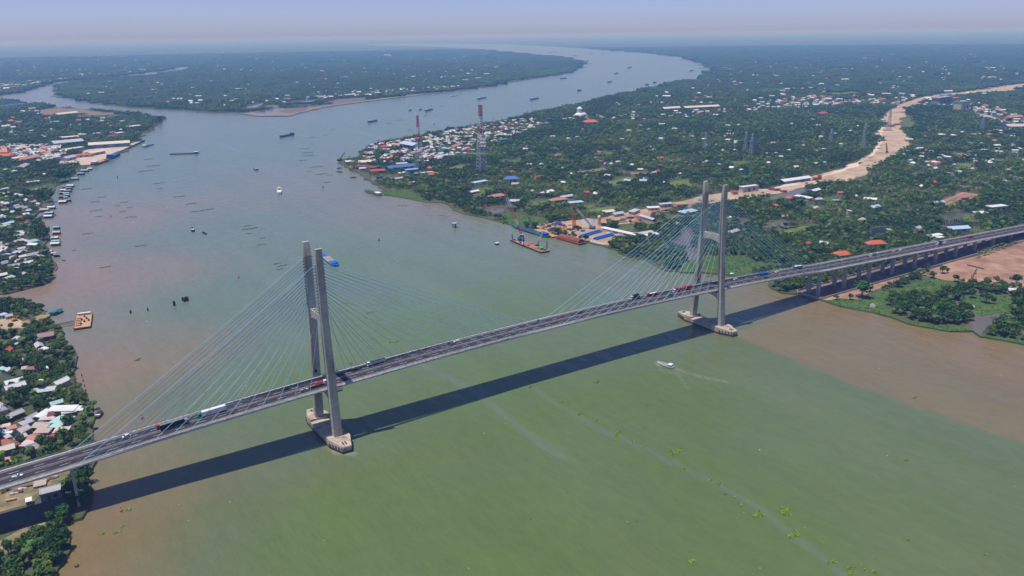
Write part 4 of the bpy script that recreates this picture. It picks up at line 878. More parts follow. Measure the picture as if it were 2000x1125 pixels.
# pontoon with planked deck and gangway
q0, q1, q2, q3 = (at(x, y, 1.8) for x, y in ((150, 642), (184, 635.5), (174, 612.5), (143, 615)))
po = (q0+q1+q2+q3)/4; pd = (q1-q0)+(q2-q3); PW = pd.length/2; PL = ((q3-q0)+(q2-q1)).length/2; KS = PW/12.5
pn = thing('pontoon', 'square orange-decked pontoon moored by a gangway off the left bank', 'pontoon', (po.x, po.y, 0), math.atan2(pd.y, pd.x)); print('pontoon', PW, PL)
c = MB(); c.box((0, 0, .5), (PW, PL, 2.2)); c.build('hull', RUSTD, pn)
for k in range(14):
    c = MB(); c.box((-PW/2+.45+k*(PW-.1)/14, 0, 1.66+.01*(k % 3)), ((PW-.1)/14-.06, PL-.2, .12)); c.build('plank', PLANK, pn)
for k in range(5):
    c = MB(); c.box((-PW*.26, PL*(-.34+.13*k), 2.0), (PW*.34, .9, .7)); c.build('beam', RUST, pn)
for k, (x, y, m_) in enumerate(((1, -2, BLACK), (2.2, 1.5, BLACK), (-1, -4.5, RUSTD), (-1, .5, BLACK), (3.8, -1, RUSTD), (.5, 4.2, RUST))):
    c = MB(); tbox(c, x-.7, x+.7, 1.1, .7, 1.74, 2.7, .2, .2); c.tube((x, 0, 2.7), (x, 0, 3.3), .18, 6); ob = c.build('winch', m_, pn); ob.location = (0, y*PL/17, 0); ob.scale = (1.2, 1.3, 1.2)
c = MB(); c.box((0, PL*.43, 2.7), (PW*.76, 2.6, 1.9)); sh = c.build('shed', TINP, pn)
c = MB(); c.box((0, PL*.43, 3.75), (PW*.8, 3.2, .15)); c.build('shed_roof', TIN, sh)
c = MB()
for s in (-1, 1): c.box((s*PW*.49, 0, 1.9), (.25, PL, .35))
for s in (-1, 1): c.box((0, s*PL*.49, 1.9), (PW, .25, .35))
c.build('bulwark', RUST, pn)
ga, gb = at(108, 637, 2), at(145, 629.5, 2); gw = thing('gangway', 'dark steel truss gangway from the left bank to the pontoon', 'gangway', ga)
c = MB(); d_ = gb-ga
for s in (-1, 1):
    off = Vector((-d_.y, d_.x, 0)).normalized()*s*.9
    for z in (0, 1.5): c.bar(off+Vector((0, 0, z)), off+d_+Vector((0, 0, z)), .16)
    for k in range(9):
        c.bar(off+d_*(k/9), off+d_*((k+1)/9)+Vector((0, 0, 1.5)), .1); c.bar(off+d_*(k/9), off+d_*(k/9)+Vector((0, 0, 1.5)), .1)
c.build('truss', RUSTD, gw)
c = MB(); c.bar(Vector((0, 0, .05)), d_+Vector((0, 0, .05)), 1.7, .1); c.build('walkway', RUST, gw)

# posts, dolphins and buoys in the water
def posts(name, px, py, label, n_, rad, h, spread, head=None, m=RUSTD):
    p = at(px, py, 0); r = thing(name, label, 'mooring posts' if n_ > 1 else 'post', (p.x, p.y, 0))
    for k in range(n_):
        a = k*2.4; c = MB(); x, y = (spread*math.cos(a)*(.5+.5*(k % 2)), spread*math.sin(a)*(.5+.5*(k % 2))) if n_ > 1 else (0, 0)
        c.tube((x, y, -1), (x*.9, y*.9, h*(.8+.2*((k*7) % 3)/2)), rad, 8); c.build('pile', m, r)
    if head:
        c = MB(); c.box((0, 0, h), (head, head, 1.0)); c.build('cap', head_m := CONC2, r)
    return r
posts('mooring_dolphin', 362, 588, 'cluster of dark broken piles, rightmost of the four pile groups in the left channel', 9, .75, 4.5, 3.0)
posts('mooring_pile', 341, 597, 'tall dark pile left of the broken pile cluster', 3, .7, 5.0, .8)
posts('mooring_pile', 289, 607, 'single thin dark pile in the left channel', 1, .7, 3.6, 0)
posts('mooring_pile', 255.5, 612, 'single dark pile nearest the orange pontoon', 1, .8, 3.8, 0)
posts('mooring_dolphin', 888.5, 444, 'four-legged concrete dolphin with a pale cap off the right bank', 4, .7, 5.5, 2.8, 6.5)
posts('channel_post', 230, 349, 'lone black post off the fish rafts', 1, .6, 7, 0)
for k in range(5):
    px = 158+k*2.6; py = 735+k*10.2
    posts('mooring_post', px+2, py, ['topmost of five short posts off the trees of the left bank', 'second from top of five short posts off the left bank', 'middle of five short posts off the left bank', 'fourth from top of five short posts off the left bank', 'lowest of five short posts off the left bank'][k], 1, .35, 2.4, 0, None, WOODD)['group'] = 'short posts off the left bank'
fl = at(971, 478, 0); fr = thing('float_hut', 'small floating hut with a pale flat roof left of the crane barge', 'raft', (fl.x, fl.y, 0))
c = MB(); c.box((0, 0, .3), (5, 3.4, 1.0)); c.build('raft', BLACK, fr)
c = MB()
for sx in (-1, 1):
    for sy in (-1, 1): c.bar((sx*1.8, sy*1.1, .8), (sx*1.8, sy*1.1, 2.6), .15)
c.build('posts', WOODD, fr); c = MB(); c.box((0, 0, 2.7), (4.8, 3.2, .2)); c.build('roof', OFFICE, fr)
def buoy(px, py, label, m=REDP, k=1.0):
    p = at(px, py, 0); r = thing('buoy', label, 'buoy', (p.x, p.y, 0), 0, None, (k, k, k))
    c = MB(); c.tube((0, 0, -.3), (0, 0, .6), 1.1, 12); c.build('float', m, r)
    c = MB()
    for a in range(4): c.bar((.8*math.cos(a*1.571), .8*math.sin(a*1.571), .6), (.2*math.cos(a*1.571), .2*math.sin(a*1.571), 2.6), .14)
    c.build('frame', m, r); c = MB(); c.tube((0, 0, 2.5), (0, 0, 3.1), .35, 8, .15); c.build('lantern', RUSTD if m == REDP else BLACK, r)
    c = MB(); c.box((0, 0, 1.4), (.9, .9, .7)); c.build('panel', OFFICE if m == REDP else BLACK, r)
buoy(237, 999, 'red buoy with a white panel in the lower left shallows', k=.8); buoy(278, 818, 'red buoy under the back cables beyond the deck', k=1.0)
buoy(465.5, 543, 'red buoy left of the top of the nearer tower', k=1.0); buoy(216, 423, 'small red buoy in the upper left channel', k=1.0)
buoy(740.5, 470, 'dark green buoy right of the bright blue cargo boat', mat('dark_green_paint', (.02, .05, .04), .6), k=1.1); buoy(631, 367, 'dark buoy upstream near the green cargo boat', mat('dark_green_paint', (.02, .05, .04), .6), k=1.3)
buoy(963, 232, 'red post buoy off the tin-roofed town', k=1.6); buoy(848, 243, 'dark post buoy between the two masts', mat('dark_green_paint', (.02, .05, .04), .6), k=1.6); buoy(983, 437.5, 'black post buoy at the tip of the marsh by the crane barge', BLACK, k=.8)
# round navigation board on a post at the green spit
p = at(1703, 607, 1.5); nb = thing('navigation_board', 'round white river sign on a post standing in the green weed right of the bridge', 'sign', (p.x, p.y, 1.5), -1.05)
c = MB(); c.tube((0, 0, 0), (0, 0, 3.2), .16, 6); c.build('post', GREYP, nb)
c = MB(); c.tube((0, -.1, 4.9), (0, .12, 4.9), 2.2, 20); bd = c.build('board', P_WHITE, nb)
c = MB(); c.box((0, -.13, 3.4), (3.6, .05, .8)); c.build('lower_plate', GREYP, bd)
c = MB()
for k in range(4): c.box((-.9+.6*k, -.13, 5.0), (.32, .05, .55))
c.build('marks', GREYP, bd)
# ---------------------------------------------------------------- lattice towers, cranes
def px_height(p, pytop, pxtop=None):
    """height of the point above p whose picture is at row pytop"""
    lo, hi = 0.0, 300.0
    for _ in range(40):
        m_ = (lo+hi)/2; y = to_px((p.x, p.y, p.z+m_))[1]
        if y > pytop: lo = m_
        else: hi = m_
    return lo
def lattice(c, P0, P1, w0, w1, n_, bw, cross=True):
    """square lattice column from P0 to P1"""
    P0, P1 = Vector(P0), Vector(P1); d = (P1-P0).normalized(); a = d.cross(Vector((0, 0, 1)))
    if a.length < .01: a = Vector((1, 0, 0))
    a.normalize(); b_ = d.cross(a)
    lv = []
    for k in range(n_+1):
        t = k/n_; q = P0.lerp(P1, t); w = (w0+(w1-w0)*t)/2
        lv.append([q+a*w*sx+b_*w*sy for sx, sy in ((-1, -1), (1, -1), (1, 1), (-1, 1))])
    for k in range(n_):
        for j in range(4):
            c.bar(lv[k][j], lv[k+1][j], bw)
            if cross: c.bar(lv[k][j], lv[k+1][(j+1) % 4], bw*.6)
            c.bar(lv[k+1][j], lv[k+1][(j+1) % 4], bw*.6)
WHITEL = mat('white_lattice', (.66, .64, .62), .6, .1, .5); REDL = mat('red_lattice', (.46, .08, .06), .6, .1, .5); GREYL = mat('grey_lattice', (.36, .39, .44), .5, .1, .5)
def mast(px, py, top, w0, w1, n_, label, bands, arms=(), bw=.8, armlen=10):
    p = at(px, py, 1.5); h = px_height(p, top); r = thing('lattice_mast', label, 'pylon', p)
    z = 0
    for k, (fr, m_) in enumerate(bands):
        z1 = z+fr*h; c = MB(); f = lambda q: w0+(w1-w0)*min(1, (q/h)/.82)
        lattice(c, (0, 0, z), (0, 0, z1), f(z), f(z1), max(1, round(n_*fr)), bw); c.build('lattice_section', m_, r); z = z1
    for fr, m_ in arms:
        c = MB(); zz = fr*h; L_ = armlen
        for s in (-1, 1):
            e_ = Vector((s*L_*.8, s*L_*.55, zz))
            for o_ in (-1, 1): c.bar((o_*w1*.4, 0, zz+2), e_, bw*.7); c.bar((o_*w1*.4, 0, zz-1.5), e_, bw*.7)
        c.build('cross_arm', m_, r)
    return r
mast(941, 338, 205, 16, 5.0, 20, 'taller red and white river-crossing mast above the tin-roofed town', [(.42, GREYL), (.05, WHITEL), (.12, WHITEL), (.1, REDL), (.15, WHITEL), (.16, REDL)], [(.86, REDL), (.92, REDL), (.98, REDL)], .78, 6)
mast(820, 330, 226, 15, 3.0, 18, 'thinner red and white mast left of the taller one', [(.32, GREYL), (.18, WHITEL), (.16, REDL), (.12, WHITEL), (.12, REDL), (.10, REDL)], [], .62)
for px, py, tp, lab in ((1377, 296, 258, 'small grey power pylon left of the orchard pair'), (1455, 300, 257, 'grey power pylon, left one of the orchard pair'), (1467, 306, 261, 'grey power pylon, right one of the orchard pair'), (1622, 278, 252, 'grey power pylon in the orchards left of the sandy road works'), (1685, 293, 240, 'tallest grey power pylon close left of the sandy road works'), (1917, 257, 228, 'grey power pylon among the roofs at the far right'), (1735, 255, 214, 'thin grey pylon standing in the sandy road works'),):
    mast(px, py, tp, 9, 2.0, 10, lab, [(1.0, GREYL)], [(.7, GREYL), (.82, GREYL), (.94, GREYL)], .6, 8)['group'] = 'grey power pylons across the orchards'
def boom_crane(name, base, tip, label, bands, body=P_WHITE, tracks=True, size=1.0, w=1.8, zbase=1.5, ztip_px=None, onland=True, bodyrz=0.6):
    """base, tip: pixels; the boom leans in the plane facing across the view"""
    p = at(*base, zbase); r = thing(name, label, 'crane', p, 0)
    q = None                                   # tip on the vertical plane through the base that faces the camera axis sideways
    n_ = Vector((FW.x, FW.y, 0)).normalized(); d = ray(*tip); t = (Vector(p)-CAM).dot(n_)/d.dot(n_); q = CAM+d*t-p
    s = size
    if tracks:
        for k in (-1, 1):
            c = MB(); c.box((0, k*1.7*s, .5*s), (5.0*s, .8*s, 1.0*s), 0); tr = c.build('track', BLACK, r); tr.rotation_euler = (0, 0, bodyrz)
    c = MB(); c.box((-.8*s, 0, 2.0*s), (5.2*s, 2.8*s, 1.8*s)); bd = c.build('body', body, r); bd.rotation_euler = (0, 0, bodyrz)
    c = MB(); tbox(c, 1.0*s, 2.8*s, 1.2*s, 1.0*s, 1.3*s, 3.2*s, 0, .4*s); cab = c.build('cab', GLASS, bd)
    c = MB(); c.box((-3.0*s, 0, 1.9*s), (1.0*s, 3.0*s, 2.0*s)); c.build('counterweight', RUSTD, bd)
    b0 = Vector((0, 0, 2.2*s)); t0 = 0; L_ = (q-b0).length
    for fr, m_ in bands:
        c = MB(); lattice(c, b0.lerp(q, t0), b0.lerp(q, t0+fr), w*(.8 if t0 == 0 else 1), w*(.45 if t0+fr > .98 else 1), max(2, round(L_*fr/3.2)), .32*max(.7, s)); c.build('boom_section', m_, r); t0 += fr
    c = MB(); mast_ = b0+Vector((-q.x*.10, -q.y*.1, 7*s)); c.bar(b0, mast_, .3); c.bar(mast_, q, .09); c.bar(mast_, Vector((-3*s*math.cos(bodyrz), -3*s*math.sin(bodyrz), 2.5*s)), .12); c.build('gantry', m_, r)
    c = MB(); c.bar(q, q-Vector((0, 0, L_*.45)), .10); c.box(q-Vector((0, 0, L_*.45)), (.8, .8, 1.2)); c.build('hook', RUSTD, r)
    return r
BAND = [(.12, REDL), (.16, WHITEL), (.2, WHITEL), (.32, ORANGE), (.2, REDL)]
# crane barge
c0, c1, c2, c3 = (at(x, y, 0) for x, y in ((991, 473), (1054, 497), (1079, 492), (1016, 466)))
bc = (c0+c1+c2+c3)/4; ax = ((c1-c0)+(c2-c3)).normalized(); BL = (c1-c0).length; BW = 13.0; brz = math.atan2(ax.y, ax.x)
cbg = thing('crane_barge', 'flat crane barge with a red dirt-stained deck off the pile yard', 'barge', (bc.x, bc.y, 0), brz)
c = MB(); c.hexa([(-BL/2+2, -BW/2, -.8), (BL/2-2, -BW/2, -.8), (BL/2-2, BW/2, -.8), (-BL/2+2, BW/2, -.8), (-BL/2, -BW/2, 2.0), (BL/2, -BW/2, 2.0), (BL/2, BW/2, 2.0), (-BL/2, BW/2, 2.0)]); c.build('hull', RUSTD, cbg)
c = MB(); c.box((0, 0, 2.05), (BL-.4, BW-.4, .1)); c.build('deck', mat('rusty_deck', (.36, .17, .11), .85, .3, .25, stain=.4), cbg)
c = MB()
for k in range(11): c.tube((-BL/2+2+k*(BL-4)/10, -BW/2-.25, 1.0), (-BL/2+2+k*(BL-4)/10, -BW/2-.25, 2.0), .6, 8)
c.build('tyre_fenders', BLACK, cbg)['kind'] = 'stuff'
for x, y, h in ((-BL/2+5, -BW/2+.5, 10), (-2, -BW/2-.6, 11), (BL/2-6, BW/2-.5, 13)):
    c = MB(); c.tube((x, y, -1), (x, y, 2+h*.8), .55, 8); c.build('spud_post', RUSTD, cbg)
def crate(name, x, y, d, m, label, rz=0, cat='container'):
    M_ = cbg.matrix_basis; v = Vector((x, y, 2.1)); w_ = Vector((bc.x+v.x*math.cos(brz)-v.y*math.sin(brz), bc.y+v.x*math.sin(brz)+v.y*math.cos(brz), 2.1))
    r = thing(name, label, cat, w_, brz+rz); c = MB(); c.box((0, 0, d[2]/2), d); b_ = c.build('body', m, r)
    c = MB(); c.box((0, 0, d[2]+.05), (d[0]+.2, d[1]+.2, .12)); c.build('lid', m, r)
    c = MB()
    for k in range(5): c.box((-d[0]*.4+k*d[0]*.2, -d[1]/2-.03, d[2]/2), (.12, .08, d[2]*.85))
    c.build('ribs', m, b_); return r
GREENB = mat('bright_green_paint', (.06, .40, .04), .5, .15, .8)
crate('site_container', BL/2-10, 0, (7, 4.5, 2.6), GREENB, 'bright green container on the right end of the crane barge')
crate('site_container', BL/2-4.5, 1.5, (3, 3, 1.6), GREENP, 'small dark green box at the end of the crane barge')
crate('generator', -BL/2+11, 1.0, (5, 3.5, 2.6), NAVY, 'navy generator box at the left end of the crane barge', cat='generator')
crate('generator', -BL/2+16, 3.0, (3.5, 2.5, 2.0), BLUEP, 'small blue generator beside the navy one on the crane barge', cat='generator')
boom_crane('lattice_crane', (1019, 463), (985, 374), 'tall red and white lattice crane standing on the crane barge', [(.22, REDL), (.14, WHITEL), (.28, ORANGE), (.22, WHITEL), (.14, REDL)], P_WHITE, True, 1.3, 2.6, 2.1, bodyrz=.9)
boom_crane('small_crane', (1050, 480), (1061, 451), 'small grey-boomed crane at the right of the crane barge', [(.3, REDL), (.7, WHITEL)], P_GREY, True, .8, 1.5, 2.1)
for nm, x, y, d_, m_, lab in (('pipe_bundle', -BL/2+22, -3.5, (8, 1.6, 1.0), RUSTD, 'dark pipe bundle along the near edge of the crane barge'), ('winch', -2, 3.6, (2.5, 2, 1.8), GREYP, 'grey winch in the middle of the crane barge'), ('cable_drum', 3.5, -3.8, (2, 2, 2), ORANGE, 'orange cable drum on the crane barge deck'), ('pipe_bundle', 7.5, 4.2, (7, 1.4, .9), RUST, 'rust red pipe bundle at the far edge of the crane barge'), ('tool_box', -8.5, -4.2, (3, 1.6, 1.3), OFFICE, 'white tool box near the big crane on the barge'), ('tool_box', -BL/2+6, -3.6, (2.4, 2, 1.5), BLUEP, 'blue tool box at the left end of the crane barge')):
    crate(nm, x, y, d_, m_, lab, random.uniform(-.2, .2), nm.replace('_', ' '))
# barges lying at the quay
boat('cargo_boat', (1072, 464), (999, 441), 'green-hulled cargo boat with navy hold lying behind the crane barge', 9, 2.2, mat('quay_green_hull', (.02, .16, .10), .5, .3), hold=(.08, .5, BLACK), cargo=NAVY, cabin=(-.38, .14, 3.0), cabm=BLUEP, roofm=BLUEP, trim=GREENP)
a, b_ = at(1050, 450, 0), at(1086, 464, 0); d = b_-a
ob = thing('ramp_barge', 'flat orange ramp barge at the yard quay left of the rusty covered barge', 'barge', ((a+b_)/2), math.atan2(d.y, d.x))
c = MB(); c.box((0, 0, .6), (d.length, 11, 2.0)); c.build('hull', RUST, ob)
for k in range(9):
    c = MB(); c.box((-d.length/2+(k+.5)*d.length/9, 0, 1.66), (d.length/9-.15, 10.8, .12)); c.build('plank', mat('orange_planks', (.58, .27, .09), .8, .2, .4), ob)
a, b_ = at(1092, 465, 0), at(1139, 478, 0); d = b_-a
rb = thing('covered_barge', 'rusty red barge under a corrugated arched cover at the yard quay', 'barge', ((a+b_)/2), math.atan2(d.y, d.x)); LB = d.length
c = MB(); c.hexa([(-LB/2+3, -6, -.6), (LB/2-3, -6, -.6), (LB/2-3, 6, -.6), (-LB/2+3, 6, -.6), (-LB/2, -6.5, 2.2), (LB/2, -6.5, 2.2), (LB/2, 6.5, 2.2), (-LB/2, 6.5, 2.2)]); c.build('hull', RUST, rb)
for k in range(12):
    x0, x1 = -LB*.42+k*LB*.84/12, -LB*.42+(k+1)*LB*.84/12-.12
    c = MB(); c.loft([[(x, rr*math.cos(q), 2.6+rr*.75*math.sin(q)) for q in [i_*math.pi/8 for i_ in range(9)] for rr in (5.0,)] + [(x, 4.7*math.cos(q), 2.55+3.45*math.sin(q)) for q in [i_*math.pi/8 for i_ in range(8, -1, -1)]] for x in (x0, x1)])
    c.build('cover_panel', mat('red_corrugated_cover', (.27, .075, .045), .7, .3, .3, stain=.3), rb)
c = MB()
for x in (-LB*.46, LB*.45): c.box((x, 0, 3.0), (1.0, 8, 1.6))
c.build('end_frame', RUSTD, rb)
# pile yard on land
def at_land(px, py): return at(px, py, 1.56)
for (q0, q1, n_, lab) in (((1133, 463), (1171, 452), 6, 'longer stack of blue steel piles on the quay'), ((1160, 468), (1196, 458.5), 6, 'shorter stack of blue steel piles right on the quay edge')):
    a, b_ = at_land(*q0), at_land(*q1); d = b_-a; st = thing('pile_stack', lab, 'pile stack', (a+b_)/2, math.atan2(d.y, d.x)); LL = d.length
    for k in range(n_):
        c = MB(); c.tube((-LL/2+(k % 3)*.8, (k-(n_-1)/2)*1.5 if k < 4 else (k-4.6)*1.5, 1.0 if k < 4 else 2.1), (LL/2-(k % 2)*.9, (k-(n_-1)/2)*1.5 if k < 4 else (k-4.6)*1.5, 1.0 if k < 4 else 2.1), .75, 10); c.build('pile', BLUEP, st)
p = at_land(1170, 440); si = thing('cement_silo', 'tall yellow cement silo with a pale top at the yard', 'silo', p); h = px_height(p, 421.5)
c = MB(); c.tube((0, 0, 3), (0, 0, h*.85), 2.2, 14); c.build('tank', YELLOW, si)
c = MB(); c.tube((0, 0, h*.85), (0, 0, h), 2.22, 14, 1.9); c.build('tank_top', OFFICE, si)
c = MB(); c.tube((0, 0, 1.6), (0, 0, 3), .8, 12, 2.2); c.build('hopper', YELLOW, si)
for k in range(4):
    c = MB(); c.bar((1.9*math.cos(k*1.57+.78), 1.9*math.sin(k*1.57+.78), 0), (1.9*math.cos(k*1.57+.78), 1.9*math.sin(k*1.57+.78), 4), .35); c.build('leg', YELLOW, si)
p = at_land(1178, 442); bp_ = thing('batching_plant', 'dark mixing plant with conveyor beside the yellow silo', 'plant', p)
c = MB(); c.box((0, 0, 3), (5, 4, 3)); c.build('hopper', RUSTD, bp_); c = MB(); c.bar((2, 0, 4), (13, 4, 1), 1.2, .5); c.build('conveyor', GREYP, bp_)
c = MB()
for sx in (-2, 2):
    for sy in (-1.6, 1.6): c.bar((sx, sy, 0), (sx, sy, 3), .35)
c.build('frame', RUSTD, bp_)
boom_crane('crawler_crane', (1156, 447), (1117, 397), 'crawler crane with red and white boom beside the grey gravel heap', [(.2, GREYL), (.2, REDL), (.35, WHITEL), (.25, REDL)], P_GREY, True, 1.3, 2.0, 1.56, bodyrz=2.4)
boom_crane('crawler_crane', (1042, 445), (1032, 424), 'dark green crawler crane behind the cargo boat at the marsh edge', [(1.0, mat('green_lattice', (.03, .14, .10), .6))], P_GREEN, True, 1.1, 1.6, 1.56, bodyrz=2.0)
boom_crane('crawler_crane', (1487, 366), (1495, 345), 'dark crawler crane on the dirt road beside the white sheds', [(1.0, mat('green_lattice', (.03, .14, .10), .6))], P_BLUE, True, 1.2, 1.8, 1.56)
boom_crane('crawler_crane', (1732, 298), (1731, 279), 'red crawler crane alone on the wide sandy fill', [(1.0, REDL)], P_RED, True, 1.4, 2.2, 1.57)
boom_crane('derrick_crane', (664, 315), (673, 298), 'old black derrick crane at the tip of the river bend', [(1.0, RUSTD)], RUSTD, True, 1.6, 2.4, 1.0, bodyrz=.2)
boom_crane('excavator_crane', (1896, 551), (1908, 524), 'orange crane with a fine lattice boom on the red ground', [(1.0, mat('pale_red_lattice', (.40, .20, .16), .7))], ORANGE, True, 1.0, 1.2, 1.55, bodyrz=2.8)
p = at_land(1121, 447); rg = thing('piling_rig', 'twin-leader orange piling rig standing in the yard', 'piling rig', p); h = px_height(p, 408)
for s in (-1, 1):
    c = MB(); lattice(c, (s*1.6, 0, 0), (s*1.6, 0, h*(.98 if s < 0 else .72)), 1.2, 1.0, 10, .3); c.build('leader', ORANGE, rg)
c = MB(); c.box((5, 2, 1.8), (7, 4, 2.6)); c.build('base_machine', BLACK, rg)
def heap(px, py, rx, ry, h, m, label, name='gravel_heap'):
    p = at_land(px, py); c = MB(); n_ = 20; rings = []
    for k in range(7):
        t = k/6; rr = (1-t)**.8; rings.append([(rx*rr*math.cos(a)*(1+.18*noise.noise(Vector((math.cos(a)*2, math.sin(a)*2, t+px)))), ry*rr*math.sin(a)*(1+.18*noise.noise(Vector((math.sin(a)*2, math.cos(a)*2, t+py)))), h*t) for a in [2*math.pi*q/n_ for q in range(n_)]])
    c.loft(rings); o = c.build(name, m); o.location = p; o.rotation_euler = (0, 0, -.3); return tag(o, label, 'heap')
heap(1147, 435, 19, 16, 6.5, mat('grey_gravel', (.33, .32, .32), .95, .2, .4, .4), 'big pale grey gravel heap in the yard')
heap(1125, 437, 18, 13, 4.5, mat('orange_sand', (.45, .28, .13), .95, .2, .4, .4), 'orange sand heap in front of the grey gravel')
heap(1335, 402, 26, 16, 2.5, BROWNF, 'brown earth heap behind the farther tower', 'earth_heap')
heap(690, 326, 9, 6, 3, mat('orange_sand', (.45, .28, .13)), 'small sand heap by the red sheds at the river bend', 'sand_heap')
# piled equipment in the yard: each item its own thing
items = [('steel_frame', (1082, 440), (6, 3, 2.5), BLUEP), ('steel_frame', (1090, 438), (7, 4, 3), BLUEP), ('steel_frame', (1094, 441), (5, 3.5, 3.4), BLUEP), ('steel_frame', (1103, 444), (4, 3, 2), mat('violet_blue_paint', (.10, .08, .34), .5)), ('tank', (1086, 447), (4, 2.5, 2), REDP), ('tank', (1095, 448), (5, 2.5, 2), REDP), ('tank', (1101, 441), (4, 3, 2.2), REDP), ('formwork', (1108, 447), (6, 3, 1.5), YELLOW), ('formwork', (1080, 446), (5, 3, 1.5), RUST), ('formwork', (1114, 450), (7, 4, 1.6), RUSTD), ('formwork', (1102, 452), (8, 3, 1.4), RUSTD), ('formwork', (1120, 453), (6, 3, 1.8), GREYP), ('water_truck', (1138, 452), (6, 2.6, 2.6), P_TEAL), ('steel_frame', (1131, 447), (6, 3, 2.5), RUSTD), ('steel_frame', (1112, 441), (5, 2.5, 2), OFFICE), ('site_container', (1059, 441), (7, 3, 2.7), GREYP), ('site_container', (1064, 445), (6, 2.6, 2.6), PLANK), ('site_container', (1072, 443), (6, 2.6, 2.6), RUST),
         ('rebar_bundle', (1213, 431), (14, 4, 1), RUST), ('rebar_bundle', (1222, 428), (16, 4, 1), mat('purple_grey_steel', (.20, .15, .19), .7)), ('rebar_bundle', (1232, 426), (12, 4, 1.2), RUSTD), ('rebar_bundle', (1216, 434), (15, 4, .9), mat('purple_grey_steel', (.20, .15, .19))), ('tank', (1247, 425), (6, 4, 3), REDP), ('earthmover', (1189, 432), (6, 3, 3), RUSTD), ('tank', (1277, 417), (7, 4, 3), REDP), ('formwork', (1290, 415), (14, 8, 1), BROWNF), ('formwork', (1312, 413), (14, 6, 1), RUST), ('tank', (1302, 412), (5, 3, 2.5), RUSTD), ('earthmover', (1322, 407), (7, 3, 3), P_RED), ('earthmover', (1338, 404), (8, 3, 3), BLACK), ('rig_parts', (1507, 371), (9, 5, 3), REDP), ('rig_parts', (1517, 372), (10, 6, 3), RUST), ('rig_parts', (1530, 375), (9, 5, 2.5), REDP), ('rig_parts', (1592, 352), (9, 5, 5), RUST), ('rig_parts', (1600, 350), (7, 4, 7), REDP), ('site_container', (1575, 353), (8, 3, 3), GREYP), ('rig_parts', (1740, 247), (22, 12, 4), RUST), ('rig_parts', (1752, 244), (16, 9, 4), REDP)]
_rr = random.Random(5)
for _ in range(26):
    x_ = _rr.uniform(1074, 1130); y_ = 437+_rr.uniform(0, 13)+(x_-1074)*.10
    items.append((_rr.choice(['formwork', 'steel_frame', 'tank', 'rebar_bundle', 'site_container']), (x_, y_), (_rr.uniform(2.5, 6), _rr.uniform(1.5, 3), _rr.uniform(.8, 2.4)), _rr.choice([BLUEP, REDP, RUST, RUSTD, GREYP, YELLOW, OFFICE, PLANK])))
for _ in range(16):
    x_ = _rr.uniform(1185, 1340); y_ = 437-(x_-1185)*.19+_rr.uniform(-4, 5)
    items.append((_rr.choice(['formwork', 'rebar_bundle', 'steel_frame']), (x_, y_), (_rr.uniform(4, 11), _rr.uniform(1.5, 3.5), _rr.uniform(.7, 2)), _rr.choice([RUST, RUSTD, GREYP, PLANK, REDP])))
for x_, y_ in ((28, 966), (36, 962), (44, 956), (52, 951), (88, 940), (99, 936), (22, 978), (106, 932)):
    items.append((_rr.choice(['timber_stack', 'rebar_bundle', 'formwork']), (x_, y_), (_rr.uniform(3, 7), _rr.uniform(1, 2), _rr.uniform(.5, 1.2)), _rr.choice([OFFICE, PLANK, RUST, GREYP])))
col_name = {BLUEP.name: 'blue', REDP.name: 'red', YELLOW.name: 'yellow', RUST.name: 'rust brown', RUSTD.name: 'dark rusty', GREYP.name: 'grey', OFFICE.name: 'white', PLANK.name: 'tan', P_TEAL.name: 'teal', BROWNF.name: 'earth brown', P_RED.name: 'bright red', BLACK.name: 'black', 'violet_blue_paint': 'violet', 'purple_grey_steel': 'purple-grey'}
spots = {}
for nm, (px, py), dm, m_ in items:
    p = at_land(px, py); spot = 'on the dirt under the left deck' if px < 200 else 'among the piled gear on the yard quay' if px < 1142 else ('along the dirt road behind the yard' if px < 1345 else ('on the dirt road right of the farther tower' if px < 1560 else ('where the dirt road meets the sandy fill' if px < 1620 else 'across the far end of the sandy road')))
    key = (nm, col_name[m_.name], spot); spots.setdefault(key, []).append((px, p, dm, m_))
ORD = ['leftmost', 'second from left', 'third from left', 'fourth from left', 'fifth from left', 'sixth from left', 'seventh from left', 'eighth from left', 'ninth from left', 'tenth from left', 'eleventh from left', 'twelfth from left', 'thirteenth from left', 'fourteenth from left', 'fifteenth from left', 'sixteenth from left', 'seventeenth from left', 'eighteenth from left', 'nineteenth from left', 'twentieth from left', 'twenty-first from left']
def ordinal(k, n_, what, plural=True):
    if n_ == 1: return what
    if k == n_-1: return 'rightmost '+what
    return ORD[k]+' '+what
